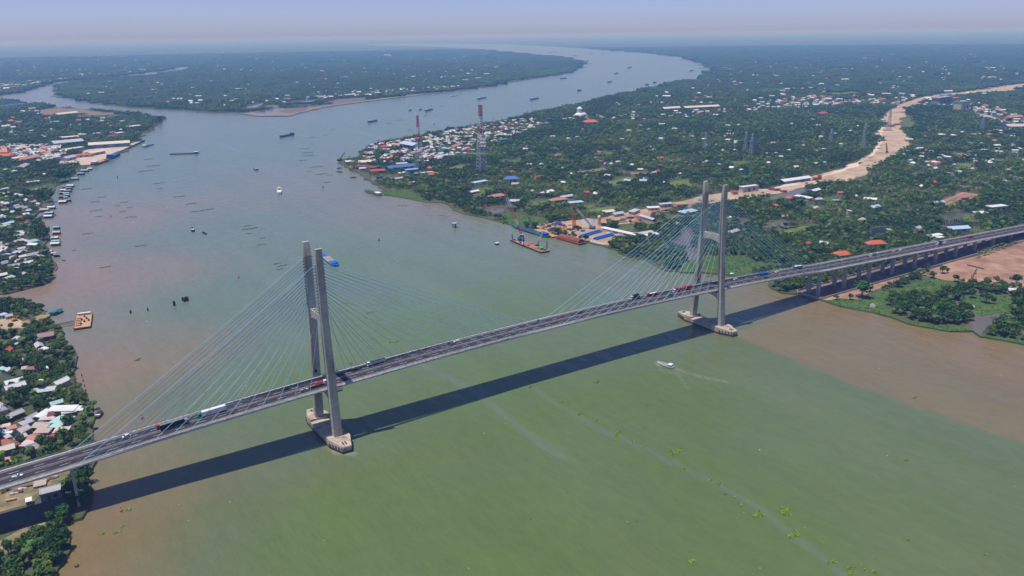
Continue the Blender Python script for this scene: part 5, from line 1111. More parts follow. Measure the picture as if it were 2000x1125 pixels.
for (nm, cn, spot), lst in spots.items():
    lst.sort(key=lambda q: q[0])
    for k, (px, p, dm, m_) in enumerate(lst):
        r = thing(nm, ordinal(k, len(lst), cn+' '+nm.replace('_', ' ')+' '+spot), 'construction gear', p, -.35+random.uniform(-.2, .2))
        c = MB(); L_, w, h = dm
        if nm in ('tank', 'water_truck'): c.tube((-L_/2, 0, h*.55), (L_/2, 0, h*.55), h*.45, 10); c.build('tank', m_, r); c = MB(); c.box((0, 0, h*.12), (L_*.9, w*.7, h*.24)); c.build('base', RUSTD, r)
        elif nm == 'rebar_bundle':
            for i_ in range(7): c.bar((-L_/2+random.random(), (i_-3)*w/7, h*.5), (L_/2-random.random(), (i_-3)*w/7+random.uniform(-.3, .3), h*.5), w/9, h)
            c.build('bars', m_, r); c = MB(); c.box((0, 0, .12), (.5, w, .24)); c.build('sleeper', WOODB, r)
        elif nm in ('steel_frame', 'rig_parts'):
            for z in (.2, h*.5, h):
                for s in (-1, 1): c.bar((-L_/2, s*w/2, z), (L_/2, s*w/2, z), .5); c.bar((s*L_/2, -w/2, z), (s*L_/2, w/2, z), .5)
            for i_ in range(4):
                for s in (-1, 1): c.bar((-L_/2+i_*L_/3, s*w/2, 0), (-L_/2+i_*L_/3, s*w/2, h), .5)
            c.build('frame', m_, r); c = MB(); c.box((L_*.1, 0, h*.45), (L_*.6, w*.7, h*.6)); c.build('load', m_, r)
        else:
            c.box((0, 0, h/2), (L_, w, h)); c.build('body', m_, r); c = MB()
            for i_ in range(5): c.box((-L_*.4+i_*L_*.2, 0, h+.06), (.3, w*.95, .14))
            c.build('ribs', m_, r)
a, b_ = at(282, 274.5, 1.5), at(214, 306.5, 1.5); c = MB(); c.bar(a, b_, 2.2, 3.4); tag(c.build('quay_wall', RUSTD), 'long dark quay wall of the left-bank port', 'wall')
# low quay walls
for q0, q1, lab in (((1066, 451), (1096, 457), 'white quay wall left of the covered barge'), ((1150, 471), (1183, 478.5), 'white quay wall below the blue pile stacks'), ((1185, 455), (1216, 462), 'white pipe run in front of the long white shed')):
    a, b_ = at_land(*q0), at_land(*q1); c = MB(); c.bar(a+Vector((0, 0, .3)), b_+Vector((0, 0, .3)), 1.2, 1.6); tag(c.build('quay_wall', OFFICE), lab, 'wall')
a, b_ = at_land(1889, 518), at_land(1921, 526); c = MB(); c.bar(a+Vector((0, 0, .5)), b_+Vector((0, 0, .5)), 1.0, .9); tag(c.build('steel_beam', RUSTD), 'long dark steel beam lying on the bare red ground', 'beam')
for k, (q0, q1) in enumerate((((1872, 553), (1895, 559)), ((1895, 559), (1925, 568)), ((1925, 568), (1960, 566)), ((1912, 572), (1948, 569)))):
    a, b_ = at_land(*q0), at_land(*q1); c = MB(); c.bar(a+Vector((0, 0, .6)), b_+Vector((0, 0, .6)), 1.3, 1.4); tag(c.build('pontoon_float', mat('dark_float', (.05, .045, .06), .7, .3)), ['left piece of the dark pontoon line edging the red ground', 'middle piece of the dark pontoon line edging the red ground', 'right piece of the dark pontoon line edging the red ground', 'dark pontoon lying apart in the green weed below the line'][k], 'pontoon')
# lattice hoardings seen from behind
def hoarding(px, py, top, wpx, label, panel=None):
    p = at_land(px, py); h = px_height(p, top); w = wpx*(p-CAM).length/FPX; r = thing('billboard', label, 'billboard', p, -.25)
    c = MB(); nx_ = 9
    for d_ in (-1.2, 1.2):
        for k in range(nx_+1): c.bar((-w/2+w*k/nx_, d_, 0), (-w/2+w*k/nx_, d_, h), .3)
        for k in range(6): c.bar((-w/2, d_, h*(.25+.15*k)), (w/2, d_, h*(.25+.15*k)), .25)
    for k in range(nx_): c.bar((-w/2+w*k/nx_, -1.2, h*.1), (-w/2+w*(k+1)/nx_, 1.2, h), .2)
    c.build('scaffold_frame', mat('pale_scaffold', (.38, .33, .30), .7), r)
    if panel: c = MB(); c.box((0, 1.6, h*.72), (w, .3, h*.56)); c.build('panel', panel, r)
hoarding(1860, 447, 412, 38, 'big bare scaffold billboard frame beyond the approach spans')
hoarding(1714, 465, 443, 32, 'grey billboard seen from behind above the orange-roofed house', GREYP)

# ---------------------------------------------------------------- houses
ROOFS = {}
def roofm(key):
    if key in ROOFS: return ROOFS[key]
    cdef = {'white': (.70, .70, .70), 'silver': (.48, .49, .51), 'grey': (.40, .40, .42), 'pinkish': (.58, .49, .46), 'tan': (.47, .38, .32), 'rust': (.31, .14, .09), 'salmon': (.46, .22, .15), 'orange': (.55, .14, .06), 'red': (.47, .07, .05), 'maroon': (.20, .055, .055), 'teal': (.40, .60, .56), 'blue': (.08, .16, .36), 'lightblue': (.42, .54, .66), 'green': (.12, .42, .30), 'purple': (.30, .20, .22), 'cream': (.66, .60, .48)}[key]
    ROOFS[key] = mat('roof_'+key, cdef, .5, .14, .35, stain=.28 if key in ('white', 'silver', 'pinkish', 'tan', 'grey', 'rust', 'purple') else .15, wave=.0)
    return ROOFS[key]
WALLS = [mat('wall_'+n_, c_, .85, .12, .4, stain=.3) for n_, c_ in (('plaster', (.50, .46, .42)), ('grey', (.28, .28, .29)), ('brick', (.26, .12, .085)), ('wood', (.14, .10, .075)), ('blue', (.16, .26, .40)), ('cream', (.55, .47, .34)))]
UM = {}
def unit(kind):
    """unit house shells: footprint 1 x 1, wall height 1"""
    if kind in UM: return UM[kind]
    c = MB(); c.box((0, 0, .5), (1, 1, 1)) 
    if kind == 'gable': c.add([(-.5, -.5, 1), (-.5, .5, 1), (-.5, 0, 1.42), (.5, -.5, 1), (.5, .5, 1), (.5, 0, 1.42)], [(0, 2, 1), (3, 4, 5)])
    wl = c.mesh('wall', WALLS[0]); c = MB(); o_, e_ = .57, .55; t_ = .05
    if kind in ('gable', 'open'):
        zr_, ze = (1.45, .93)
        n_ = 8
        for s in (-1, 1):      # corrugated strips, each slightly proud of the next
            for k in range(n_):
                x0, x1 = -e_+2*e_*k/n_, -e_+2*e_*(k+1)/n_; dz = .012*(k % 2)
                P = [(x0, s*o_, ze+dz), (x1, s*o_, ze+dz), (x1, 0, zr_+dz), (x0, 0, zr_+dz), (x0, s*o_, ze+dz+t_), (x1, s*o_, ze+dz+t_), (x1, 0, zr_+dz+t_), (x0, 0, zr_+dz+t_)]
                if s < 0: c.hexa(P)
                else: c.hexa([P[1], P[0], P[3], P[2], P[5], P[4], P[7], P[6]])
        c.box((0, 0, zr_+t_+.01), (2*e_, .06, .05))
    elif kind == 'shed':
        for k in range(9):
            x0, x1 = -e_+2*e_*k/9, -e_+2*e_*(k+1)/9; dz = .012*(k % 2)
            c.hexa([(x0, -o_, 1.0+dz), (x1, -o_, 1.0+dz), (x1, o_, 1.16+dz), (x0, o_, 1.16+dz), (x0, -o_, 1.06+dz), (x1, -o_, 1.06+dz), (x1, o_, 1.22+dz), (x0, o_, 1.22+dz)])
    elif kind == 'hip':
        P = [(-e_, -o_, .97), (e_, -o_, .97), (e_, o_, .97), (-e_, o_, .97), (-.28, 0, 1.6), (.28, 0, 1.6)]
        c.add(P, [(3, 2, 1, 0), (0, 1, 5, 4), (1, 2, 5), (2, 3, 4, 5), (3, 0, 4)])
        c.bar((-.28, 0, 1.6), (.28, 0, 1.6), .05); 
        for a_, b__ in ((0, 4), (3, 4), (1, 5), (2, 5)): c.bar(P[a_], P[b__], .04)
    else:
        c.box((0, 0, 1.03), (1.06, 1.06, .06)); 
        for s in (-1, 1): c.box((0, s*.51, 1.09), (1.06, .04, .1)); c.box((s*.51, 0, 1.09), (.04, 1.0, .1))
    rf = c.mesh('roof', roofm('white'))
    c = MB(); c.box((-.1, -.503, .38), (.13, .03, .74)); dr = c.mesh('door', WOODB)
    c = MB(); c.box((.22, -.503, .55), (.16, .03, .34)); wn = c.mesh('window', GLASS)
    c = MB(); c.box((.503, -.1, .55), (.03, .22, .34)); wn2 = c.mesh('window', GLASS)
    UM[kind] = (wl, rf, dr, wn, wn2); return UM[kind]
HOUSES = []; CLEAR = []     # CLEAR: circles kept free of trees
def house(p, L_, w, h, rz, roof, wall, kind='gable', label=None, detail=True, name='house', cat='house', group=None, clear=None):
    um = unit(kind); r = thing(name, label, cat, p, rz, group, (L_, w, h))
    if kind != 'open': wl = link('wall', um[0], r, m=wall)
    else:
        c = MB()
        for sx in (-.45, 0, .45):
            for sy in (-.45, .45): c.box((sx, sy, .5), (.04, .04, 1.0))
        wl = c.build('post_frame', STEEL, r)
    link('roof', um[1], r, m=roofm(roof) if isinstance(roof, str) else roof)
    if detail and kind != 'open':
        link('door', um[2], wl); link('window', um[3], wl); link('window', um[4], wl)
    CLEAR.append((p[0], p[1], (clear or .5)*max(L_, w)+1.5)); HOUSES.append(r); return r
def H(x1, y1, x2, y2, w, roof, label, kind='gable', h=3.2, wall=0, zr_=None, name='house', cat='house', z=1.5, detail=True):
    """long axis from pixel 1 to pixel 2 at eaves height"""
    a, b_ = at(x1, y1, z+h), at(x2, y2, z+h); d = b_-a; c_ = (a+b_)/2
    return house((c_.x, c_.y, z), max(2.5, d.length), w, h, math.atan2(d.y, d.x), roof, WALLS[wall], kind, label, detail, name, cat)
# cluster at the left end of the bridge
H(99, 799, 147, 797.5, 7.5, 'white', 'largest flat white roof at the top of the riverside cluster by the bridge', 'shed', 3.6)
H(149, 798.5, 164, 798, 6, 'white', 'small white roof nearest the river palms', 'shed', 3.2)
H(75, 815, 98, 800.5, 6, 'white', 'white tin roof stepping down left of the largest white roof', 'shed', 3.0)
H(93, 811, 108, 808, 4, 'maroon', 'small maroon roof enclosed by the white tin roofs', 'hip', 3.6)
H(121, 806, 149, 801.5, 5, 'pinkish', 'pinkish tin roof with a magenta end wall beside the green tin roof', 'shed', 2.8, 2)
H(100, 834, 132, 813, 10, 'teal', 'big pale green tin roof in the middle of the cluster', 'shed', 3.0)
H(79, 818, 107, 816, 5, 'pinkish', 'pale roof directly below the small maroon roof', 'shed', 2.8)
H(70, 829, 98, 831, 8, 'tan', 'tan gabled roof with rust side left of the pale green roof', 'gable', 3.0, 2)
H(70, 842, 98, 841, 6, 'tan', 'low tan roof under the tan gabled roof', 'shed', 2.6)
H(107, 841, 135, 838.5, 7, 'pinkish', 'cream roof on dark green walls right of the low tan roof', 'shed', 3.4, 4)
H(60, 853, 84, 857, 8, 'salmon', 'salmon pink gabled roof in the lower part of the cluster', 'gable', 3.2)
H(44, 866, 66, 866, 7, 'pinkish', 'pale lean-to roof left below the salmon gable', 'shed', 2.8)
H(48, 874.5, 63, 873.5, 4, 'orange', 'small rust orange roof below the pale lean-to', 'shed', 2.6)
H(98, 856, 109, 850, 5, 'red', 'bright rust roof half under palms right of the salmon gable', 'shed', 2.8)
H(0, 819.5, 20, 813, 6, 'grey', 'grey roof at the left edge level with the white cluster', 'gable', 3.0, 2)
H(20, 811, 43, 802, 6, 'grey', 'long grey roof with a maroon wall left of the white cluster', 'gable', 3.4, 2)
H(49, 820, 71, 808.5, 5.5, 'grey', 'second grey roof with maroon wall touching the white cluster', 'gable', 3.0, 2)
H(0, 834, 20, 829.5, 4, 'pinkish', 'small pinkish roof at the left edge below the grey roofs', 'shed', 2.8)
H(14, 838, 32, 833, 5, 'salmon', 'orange-red roof next to the small pinkish roof', 'shed', 2.8)
H(0, 846, 11, 840, 5, 'lightblue', 'pale blue roof at the left edge', 'shed', 2.8)
H(10, 846, 24, 844, 4, 'white', 'bright white slab roof beside the pale blue roof', 'flat', 2.8)
H(8, 854, 19, 850, 6, 'silver', 'silver roof below the bright white slab roof', 'shed', 2.8)
H(3, 863, 15, 860, 5, 'red', 'dark pink roof at the left edge above the deck', 'gable', 3.0)
H(4, 899, 26, 896, 6, 'salmon', 'salmon hipped roof just above the deck at the left edge', 'hip', 3.0)
H(98, 790, 122, 783, 4.5, 'teal', 'turquoise roof with maroon end behind the largest white roof', 'gable', 3.4, 4)
H(69, 763, 112, 757, 8, 'silver', 'long pale house with blue walls in the riverside trees', 'gable', 3.6, 4)
H(83, 780, 102, 776, 5, 'grey', 'dark grey hut just below the long pale house', 'gable', 2.8)
H(54, 719.5, 77, 718, 5, 'maroon', 'low house with maroon roof and white front in the trees', 'gable', 3.2)
H(42, 720, 54, 718, 5, 'tan', 'tan roof joined to the left of the maroon-roofed house', 'shed', 3.0)
H(83, 721, 94, 718.5, 6, 'white', 'small white roof right of the maroon-roofed house', 'shed', 3.0)
H(0, 722, 10, 718, 6, 'teal', 'grey-green roof cut by the left edge', 'shed', 3.0)
H(8, 725, 18, 720, 5, 'white', 'white roof beside the grey-green roof at the left edge', 'gable', 3.0, 4)
H(62, 658, 103, 651, 11, 'purple', 'big rust-streaked purple tin roof below the orange-decked pontoon', 'gable', 4.0, 2)
H(69, 688, 91, 679, 5, 'white', 'long bright white roof below the rust-streaked roof', 'shed', 3.0)
H(93, 682, 99, 681, 4, 'white', 'tiny white roof right of the long bright white roof', 'flat', 2.6)
H(45, 702, 60, 700, 4, 'grey', 'weathered grey hut among palms on the left bank', 'gable', 2.6)
H(0, 616, 12, 612, 5, 'lightblue', 'pale blue roof at the left edge by the orange digger', 'shed', 2.8)
H(10, 618, 24, 615, 4, 'silver', 'silver roof next to the orange digger', 'gable', 2.8)
for q, w, rf, kd, lab in (((33, 453, 45, 452), 6, 'teal', 'shed', 'greenish white roof, upper left of the twin pale roofs'), ((40, 456, 54, 454), 6, 'white', 'gable', 'white roof, lower right of the twin pale roofs'), ((26, 473, 44, 467.5), 6, 'pinkish', 'gable', 'long pale pink roof on the wooded left bank'), ((12, 478, 25, 475), 5, 'silver', 'shed', 'silver lean-to left of the long pale pink roof'), ((44, 469, 56, 471), 5, 'silver', 'shed', 'narrow silver roof right of the long pale pink roof'), ((57, 476.5, 74, 477), 8, 'white', 'gable', 'white house at the head of the landing path'), ((28, 495, 36, 490), 6, 'silver', 'shed', 'silver roof, left of two joined grey roofs'), ((37, 494, 50, 488.5), 7, 'silver', 'shed', 'silver roof, right of two joined grey roofs'), ((58, 497, 72, 494.5), 5, 'cream', 'shed', 'cream flat roof near the tangled rafts'), ((6, 499, 18, 496), 6, 'silver', 'shed', 'silver roof above the dark red roof'), ((0, 501, 8, 498.5), 6, 'maroon', 'shed', 'dark red roof at the left edge'), ((0, 506, 9, 504.5), 3, 'white', 'shed', 'white lean-to under the dark red roof'), ((14, 505, 31, 500), 7, 'pinkish', 'gable', 'broad pinkish roof amid the grey roofs'), ((12, 511, 20, 509.5), 5, 'white', 'shed', 'bright white roof below the broad pinkish roof'), ((19, 512, 33, 511), 7, 'silver', 'gable', 'silver gable below the broad pinkish roof'), ((32, 508, 43, 506.5), 5, 'tan', 'shed', 'tan lean-to right of the silver gable'), ((47, 508, 59, 507), 5, 'lightblue', 'gable', 'pale blue roof at the edge of the trees'), ((16, 519, 30, 516), 5, 'purple', 'shed', 'purple-brown roof under the silver gable'), ((34, 537, 51, 533), 9, 'pinkish', 'hip', 'pinkish hipped roof in the trees by the creek mouth'), ((0, 549, 22, 540), 9, 'silver', 'gable', 'large grey roof at the left edge by the creek mouth'), ((0, 525, 8, 521), 5, 'pinkish', 'shed', 'pale roof at the left edge above the creek'), ((8, 524, 16, 521), 5, 'green', 'shed', 'green roof at the left edge above the creek'),
    ((0, 371, 14, 367), 8, 'silver', 'gable', 'silver roof with blue wall at the left edge below the town'), ((0, 379, 12, 377.5), 6, 'cream', 'shed', 'cream roof in the knot of pale roofs'), ((14, 376.5, 25, 377), 6, 'cream', 'gable', 'second cream roof in the knot of pale roofs'), ((8, 384.5, 16, 383.5), 5, 'white', 'shed', 'small white roof low in the knot of pale roofs'), ((16, 386, 24, 384), 5, 'silver', 'gable', 'silver roof at the right of the knot of pale roofs'), ((31, 379, 46, 382), 8, 'pinkish', 'gable', 'pinkish roof right of the knot of pale roofs'), ((11, 391, 17, 391.5), 7, 'white', 'hip', 'tent-shaped white roof below the knot of pale roofs'), ((30, 393, 45, 390.5), 7, 'lightblue', 'gable', 'long pale blue roof in the trees'), ((19, 396, 25, 394), 4, 'white', 'shed', 'sliver of white roof below the long pale blue roof'), ((53, 356, 76, 353.5), 9, 'cream', 'shed', 'long dark hall with a thin cream roof on the lawn'), ((83, 340, 90, 339.5), 7, 'white', 'gable', 'white roof in the trees above the long hall'), ((18, 335, 30, 333), 10, 'teal', 'hip', 'pale green roof left below the town temple'), ((5, 331, 20, 330.5), 8, 'tan', 'gable', 'tan roof left of the pale green roof'), ((68, 371, 80, 369), 8, 'tan', 'gable', 'grey-brown roof right of the lawn'), ((2, 439, 24, 433), 9, 'teal', 'gable', 'blue-green roof with white edge at the left'), ((0, 443, 20, 439), 5, 'silver', 'shed', 'silver roof below the blue-green roof')):
    H(*q, w, rf, lab, kd, 3.2, random.randrange(6))
# left-bank port and town
H(103, 279, 157, 274, 36, 'silver', 'broad grey warehouse left of the long port warehouse', 'gable', 9, 4, name='warehouse', cat='warehouse')
H(176, 282, 250, 277.5, 26, 'cream', 'long cream-roofed port warehouse with blue and red front', 'gable', 9, 4, name='warehouse', cat='warehouse')
H(118, 268.5, 152, 266, 18, 'cream', 'low cream warehouse above the broad grey warehouse', 'shed', 6, 1, name='warehouse', cat='warehouse')
H(155, 263, 168, 262, 14, 'silver', 'small silver shed right of the low cream warehouse', 'shed', 5, name='warehouse', cat='warehouse')
H(123, 292.5, 160, 287, 12, 'cream', 'bent cream roof below the broad grey warehouse', 'shed', 5, name='warehouse', cat='warehouse')
H(143, 304, 178, 301, 9, 'orange', 'long orange roof in the port yard', 'gable', 5)
H(124, 309, 142, 305, 16, 'silver', 'big silver shed in the port yard', 'gable', 6, name='warehouse', cat='warehouse')
H(172, 299, 198, 294, 20, 'cream', 'pale yellow hall with dark openings by the quay', 'gable', 6, 5, name='warehouse', cat='warehouse')
H(0, 303, 26, 302, 34, 'orange', 'big orange temple roof at the left edge of the town', 'hip', 9, 5, name='temple', cat='temple')
H(2, 296, 18, 295.5, 18, 'orange', 'upper tier of orange temple roof at the left edge', 'hip', 16, 5, name='temple', cat='temple')
H(30, 313, 70, 305, 22, 'salmon', 'long terracotta hall roof right of the orange temple', 'gable', 7, 5, name='hall', cat='hall')
H(26, 310, 50, 306, 10, 'cream', 'pale lean-to roof behind the terracotta hall', 'shed', 8, 5, name='hall', cat='hall')
H(38, 327, 50, 320.5, 14, 'tan', 'curved tan shed roof below the terracotta hall', 'gable', 5)
H(109, 223.5, 147, 219.5, 22, 'cream', 'long white factory roof on the far side of the left peninsula', 'gable', 9, 5, name='warehouse', cat='warehouse')
H(251, 247.5, 272, 244.5, 14, 'white', 'long white shed near the peninsula point', 'shed', 5, name='warehouse', cat='warehouse')
H(227, 260, 240, 258, 12, 'white', 'white shed on the peninsula shore', 'shed', 4)
H(214, 266, 226, 263, 18, 'maroon', 'maroon roof on the peninsula shore', 'hip', 6)
H(183, 260.5, 200, 259, 8, 'white', 'narrow white roof mid peninsula', 'shed', 4)
H(15, 236, 27, 235.5, 14, 'orange', 'lone orange roof far left in the trees', 'hip', 6)
H(0, 208, 42, 203, 20, 'blue', 'dark blue warehouse roof at the far left shore', 'gable', 8, 1, name='warehouse', cat='warehouse')
for px, lab in ((208, 'left red umbrella before the port warehouse'), (223, 'right red umbrella before the port warehouse')):
    p = at(px, 287, 1.5); u = thing('parasol', lab, 'parasol', p); c = MB(); c.tube((0, 0, 0), (0, 0, 5), .2, 6); c.build('pole', STEEL, u)
    c = MB(); c.tube((0, 0, 4.2), (0, 0, 7.5), 6.5, 12, .4); c.build('canopy', REDP, u)
# river bend and town
H(700, 323.5, 737, 326.5, 20, 'maroon', 'wide dark red roof at the river bend', 'gable', 5, 2, name='shed', cat='shed')
H(724, 333.5, 751, 332, 17, 'red', 'bright red roof right below the dark red one', 'shed', 4.5, 2, name='shed', cat='shed')
H(702, 329, 715, 328, 8, 'white', 'white lean-to in front of the dark red roof', 'shed', 4)
H(675, 315.5, 691, 314.5, 12, 'white', 'white quay shed beside the derrick crane', 'shed', 5, 1, name='shed', cat='shed')
H(701, 316, 726, 315, 18, 'cream', 'long pale yellow roof behind the dark red roof', 'gable', 6, 2, name='shed', cat='shed')
H(757, 327, 806, 322, 22, 'blue', 'big blue roofed shed near the river bend', 'gable', 6, 4, name='shed', cat='shed')
H(775, 320, 795, 318.5, 10, 'silver', 'silver roof behind the big blue shed', 'shed', 6)
H(793, 332, 815, 330, 12, 'lightblue', 'two-storey pale blue block right of the big blue shed', 'flat', 8, 4, name='block', cat='building')
H(790, 279, 815, 283, 26, 'lightblue', 'blue-grey market hall roof at the top of the tin-roofed town', 'gable', 9, 4, name='market_hall', cat='hall')
H(862, 292, 871, 291, 14, 'green', 'turquoise block in the tin-roofed town', 'flat', 10, 4, name='block', cat='building')
H(976, 273, 990, 272, 14, 'green', 'green block at the right end of the tin-roofed town', 'flat', 10, 4, name='block', cat='building')
H(742, 287.5, 754, 285.5, 15, 'red', 'bright red roof at the waterfront end of the town', 'gable', 6)
H(881, 287, 896, 282, 13, 'salmon', 'long salmon roof crossing the town', 'gable', 6)
H(835, 328, 842, 327.5, 10, 'orange', 'small orange-red pyramid roof alone in the orchard', 'hip', 5)
H(837, 341, 846, 340, 9, 'orange', 'orange roof, left of two by the white strip sheds', 'hip', 4)
H(847, 338.5, 854, 337, 8, 'orange', 'orange roof, right of two by the white strip sheds', 'shed', 4)
H(811, 339, 845, 335.5, 7, 'silver', 'long white strip sheds right of the pale blue block', 'shed', 3.5)
H(780, 338.5, 790, 336, 7, 'white', 'white shed left of the long strip sheds', 'shed', 3.5)
H(765, 350, 784, 347, 9, 'grey', 'dark grey roof by the pond', 'gable', 4)
H(799, 358, 809, 356.5, 11, 'white', 'white house alone in the orchard above the marsh', 'gable', 4)
H(985, 349, 1013, 348, 11, 'blue', 'bright blue roofed villa in the orchards', 'hip', 8, 0, name='villa', cat='villa')
H(957, 384, 984, 380, 12, 'salmon', 'salmon-roofed white house behind the crane boom', 'hip', 5)
H(1075, 391, 1105, 387.5, 11, 'salmon', 'orange-roofed house above the yard crane', 'hip', 5, 4)
H(1112, 396, 1137, 393.5, 9, 'lightblue', 'long grey roof right of the orange-roofed house', 'shed', 4)
H(1055, 378, 1077, 372, 11, 'white', 'stepped white roofs behind the pile yard', 'gable', 4)
H(1094, 385, 1116, 381.5, 9, 'silver', 'silver roofs right of the stepped white roofs', 'gable', 4)
H(1141, 375.5, 1150, 374.5, 9, 'red', 'small red roofed house alone in the green orchards', 'hip', 4)
H(996, 391.5, 1015, 392, 12, 'silver', 'pale wide roof left behind the marsh', 'gable', 4)
H(1045, 345.5, 1056, 344.5, 8, 'red', 'crimson roofed house near the blue villa', 'gable', 4)
H(925, 357, 949, 352.5, 9, 'lightblue', 'long grey-blue roof in the orchard left of the blue villa', 'shed', 4)
H(918, 375, 933, 372, 8, 'white', 'white huts below the long grey-blue roof', 'gable', 3.5)
H(1176, 414, 1197, 411.5, 9, 'cream', 'pale cream farmhouse behind the yellow silo', 'gable', 4.5)
H(1197, 418, 1215, 415, 8, 'silver', 'silver-roofed office right of the cream farmhouse', 'gable', 4)
H(1233, 414, 1245, 409, 8, 'silver', 'tilted silver roof along the dirt road', 'shed', 4)
H(1265, 405.5, 1286, 404.5, 8, 'white', 'white-roofed store along the dirt road', 'shed', 4)
H(1289, 399, 1312, 397, 6, 'silver', 'thin silver canopy roof above the dirt road', 'shed', 5)
H(1253, 421, 1278, 428.5, 7, 'silver', 'long silver bus-shaped shed by the ploughed field', 'gable', 3.4, 4)
H(1331, 415, 1357, 410, 14, 'lightblue', 'blue and white striped site office behind the farther tower', 'shed', 3.5, 4)
H(1179, 445, 1246, 459.5, 6, 'white', 'very long white shed behind the blue pile stacks', 'shed', 4.2, 0, name='shed', cat='shed')
H(1243, 458, 1271, 453, 15, 'silver', 'broad grey-white shed roof at the end of the long white shed', 'gable', 4.5, 0, name='shed', cat='shed')
H(1262, 460, 1284, 456, 9, 'white', 'bright white canopy right of the broad shed roof', 'shed', 4)
H(1307, 438.5, 1325, 435.5, 12, 'silver', 'oval grey roof beneath the stay cables', 'hip', 3.5)
H(1417, 425.5, 1430, 424, 7, 'white', 'small white roof behind the right cable fan', 'shed', 3.5)
H(1420, 455, 1439, 449, 8, 'silver', 'white-edged roof in the trees behind the right cable fan', 'gable', 4)
H(1500, 445, 1501, 445, 5, 'white', 'tiny white hut in the trees', 'shed', 3) if False else None
H(1448, 365.5, 1477, 362, 10, 'white', 'white two-storey building with flat canopy on the dirt road', 'flat', 8, 0, name='block', cat='building')
H(1429, 374.5, 1440, 374, 8, 'red', 'red flat roof beside the dirt road', 'shed', 4)
H(1527, 353, 1577, 346, 14, 'white', 'long white site sheds where the dirt road turns', 'gable', 5, 4, name='shed', cat='shed')
H(1555, 382, 1583, 387, 9, 'white', 'long white shed roof right of the wet ground', 'shed', 4)
H(1585, 373, 1598, 369, 9, 'white', 'white gable beyond the long white shed roof', 'gable', 4)
H(1537, 386.5, 1549, 384.5, 10, 'orange', 'orange-red roof in the trees left of the long white shed', 'hip', 5)
H(1571, 477.5, 1583, 475, 9, 'red', 'bright red roofed house in the trees above the bridge end', 'hip', 5)
H(1629, 497, 1657, 494.5, 11, 'orange', 'orange-roofed house with white gables just behind the deck', 'hip', 6)
H(1694, 475.5, 1726, 473.5, 10, 'orange', 'long orange-roofed house below the grey billboard', 'hip', 6)
H(1688, 387.5, 1712, 389, 9, 'white', 'white roof with red end in the orchards right', 'gable', 4)
H(1700, 405, 1715, 402, 10, 'lightblue', 'blue-white house in the orchards above the approach', 'gable', 4.5)
H(1812, 461.5, 1838, 457.5, 7, 'white', 'row of white shed roofs just behind the approach deck', 'shed', 3.5)
H(1818, 465, 1842, 463, 5, 'white', 'lower white shed roof just behind the approach deck', 'shed', 3.5)
H(1850, 446, 1888, 443.5, 12, 'lightblue', 'pale blue roofed sheds at the foot of the scaffold frame', 'gable', 5)
H(1842, 446.5, 1852, 446, 7, 'orange', 'orange roof at the foot of the scaffold frame', 'shed', 4)
H(1932, 404, 1962, 401, 12, 'white', 'white flat-roofed house with an orange yard', 'flat', 6)
H(1905, 416, 1925, 414.5, 10, 'white', 'white roof beside the pale green trees', 'shed', 4)
H(1821, 397, 1840, 393.5, 10, 'lightblue', 'grey-blue shed at the corner of the brick red yard', 'gable', 4)
H(1858, 596, 1900, 598, 5, 'white', 'white curved canopy roof among the mangrove trees', 'shed', 2.5, name='canopy', cat='canopy')
H(1970, 566, 1988, 567.5, 8, 'white', 'white hut roof at the right edge of the red ground', 'shed', 3)
H(1860, 580, 1861, 580, 3, 'white', '', 'shed', 2) if False else None
# white temple with a domed tower
p = at(1134, 229, 1.5); te = thing('temple', 'white temple with a tall octagonal domed tower above the right bank', 'temple', p, .3)
c = MB(); c.box((0, 0, 4), (42, 28, 8)); c.build('hall', OFFICE, te)
c = MB(); c.loft([[(23*k*math.cos(a), 15.5*k*math.sin(a), z) for a in [q*math.pi/12 for q in range(24)]] for k, z in ((1, 8), (.95, 10.5), (.75, 13.5), (.4, 15), (.1, 15.6))]); c.build('hall_roof', OFFICE, te)
c = MB(); c.tube((-6, 0, 8), (-6, 0, 27), 8.2, 8); tw = c.build('tower', OFFICE, te)
c = MB(); c.tube((-6, 0, 27), (-6, 0, 33), 9, 8, .8); c.build('tower_roof', OFFICE, tw)
for k in range(8):
    c = MB(); c.box((-6+7.7*math.cos(k*.785+.39), 7.7*math.sin(k*.785+.39), 21), (.8, 2.6, 6), k*.785+.39); c.build('window', GREYP, tw)
H(1142, 238, 1165, 237, 26, 'orange', 'orange-roofed building right of the white temple', 'hip', 10, 5, name='hall', cat='hall')
H(1828, 192, 1853, 189, 26, 'silver', 'grey multi-storey block at the far end of the sandy road', 'flat', 24, 1, name='block', cat='building')
H(1842, 186.5, 1852, 185, 20, 'lightblue', 'pale blue block behind the grey multi-storey block', 'flat', 26, 4, name='block', cat='building')
H(1871, 201, 1887, 200, 28, 'green', 'yellow-green block right of the grey multi-storey block', 'flat', 26, 5, name='block', cat='building')
H(1965, 246, 2002, 245, 26, 'pinkish', 'long pink-roofed hall at the right edge', 'gable', 9, name='hall', cat='hall')
H(1965, 229, 1992, 227, 20, 'salmon', 'long salmon roofed row above the pink hall', 'gable', 8)
H(1598, 222, 1610, 220, 20, 'red', 'red roofed house far left of the sandy road', 'gable', 8)
H(1295, 212, 1325, 210, 18, 'cream', 'left half of a long yellow-walled school', 'gable', 9, 5, name='school', cat='building')
H(1338, 210, 1400, 207, 18, 'cream', 'right half of a long yellow-walled school', 'gable', 9, 5, name='school', cat='building')
H(690, 178.5, 716, 177, 22, 'tan', 'long tan roof on the island shore', 'gable', 7) if False else None
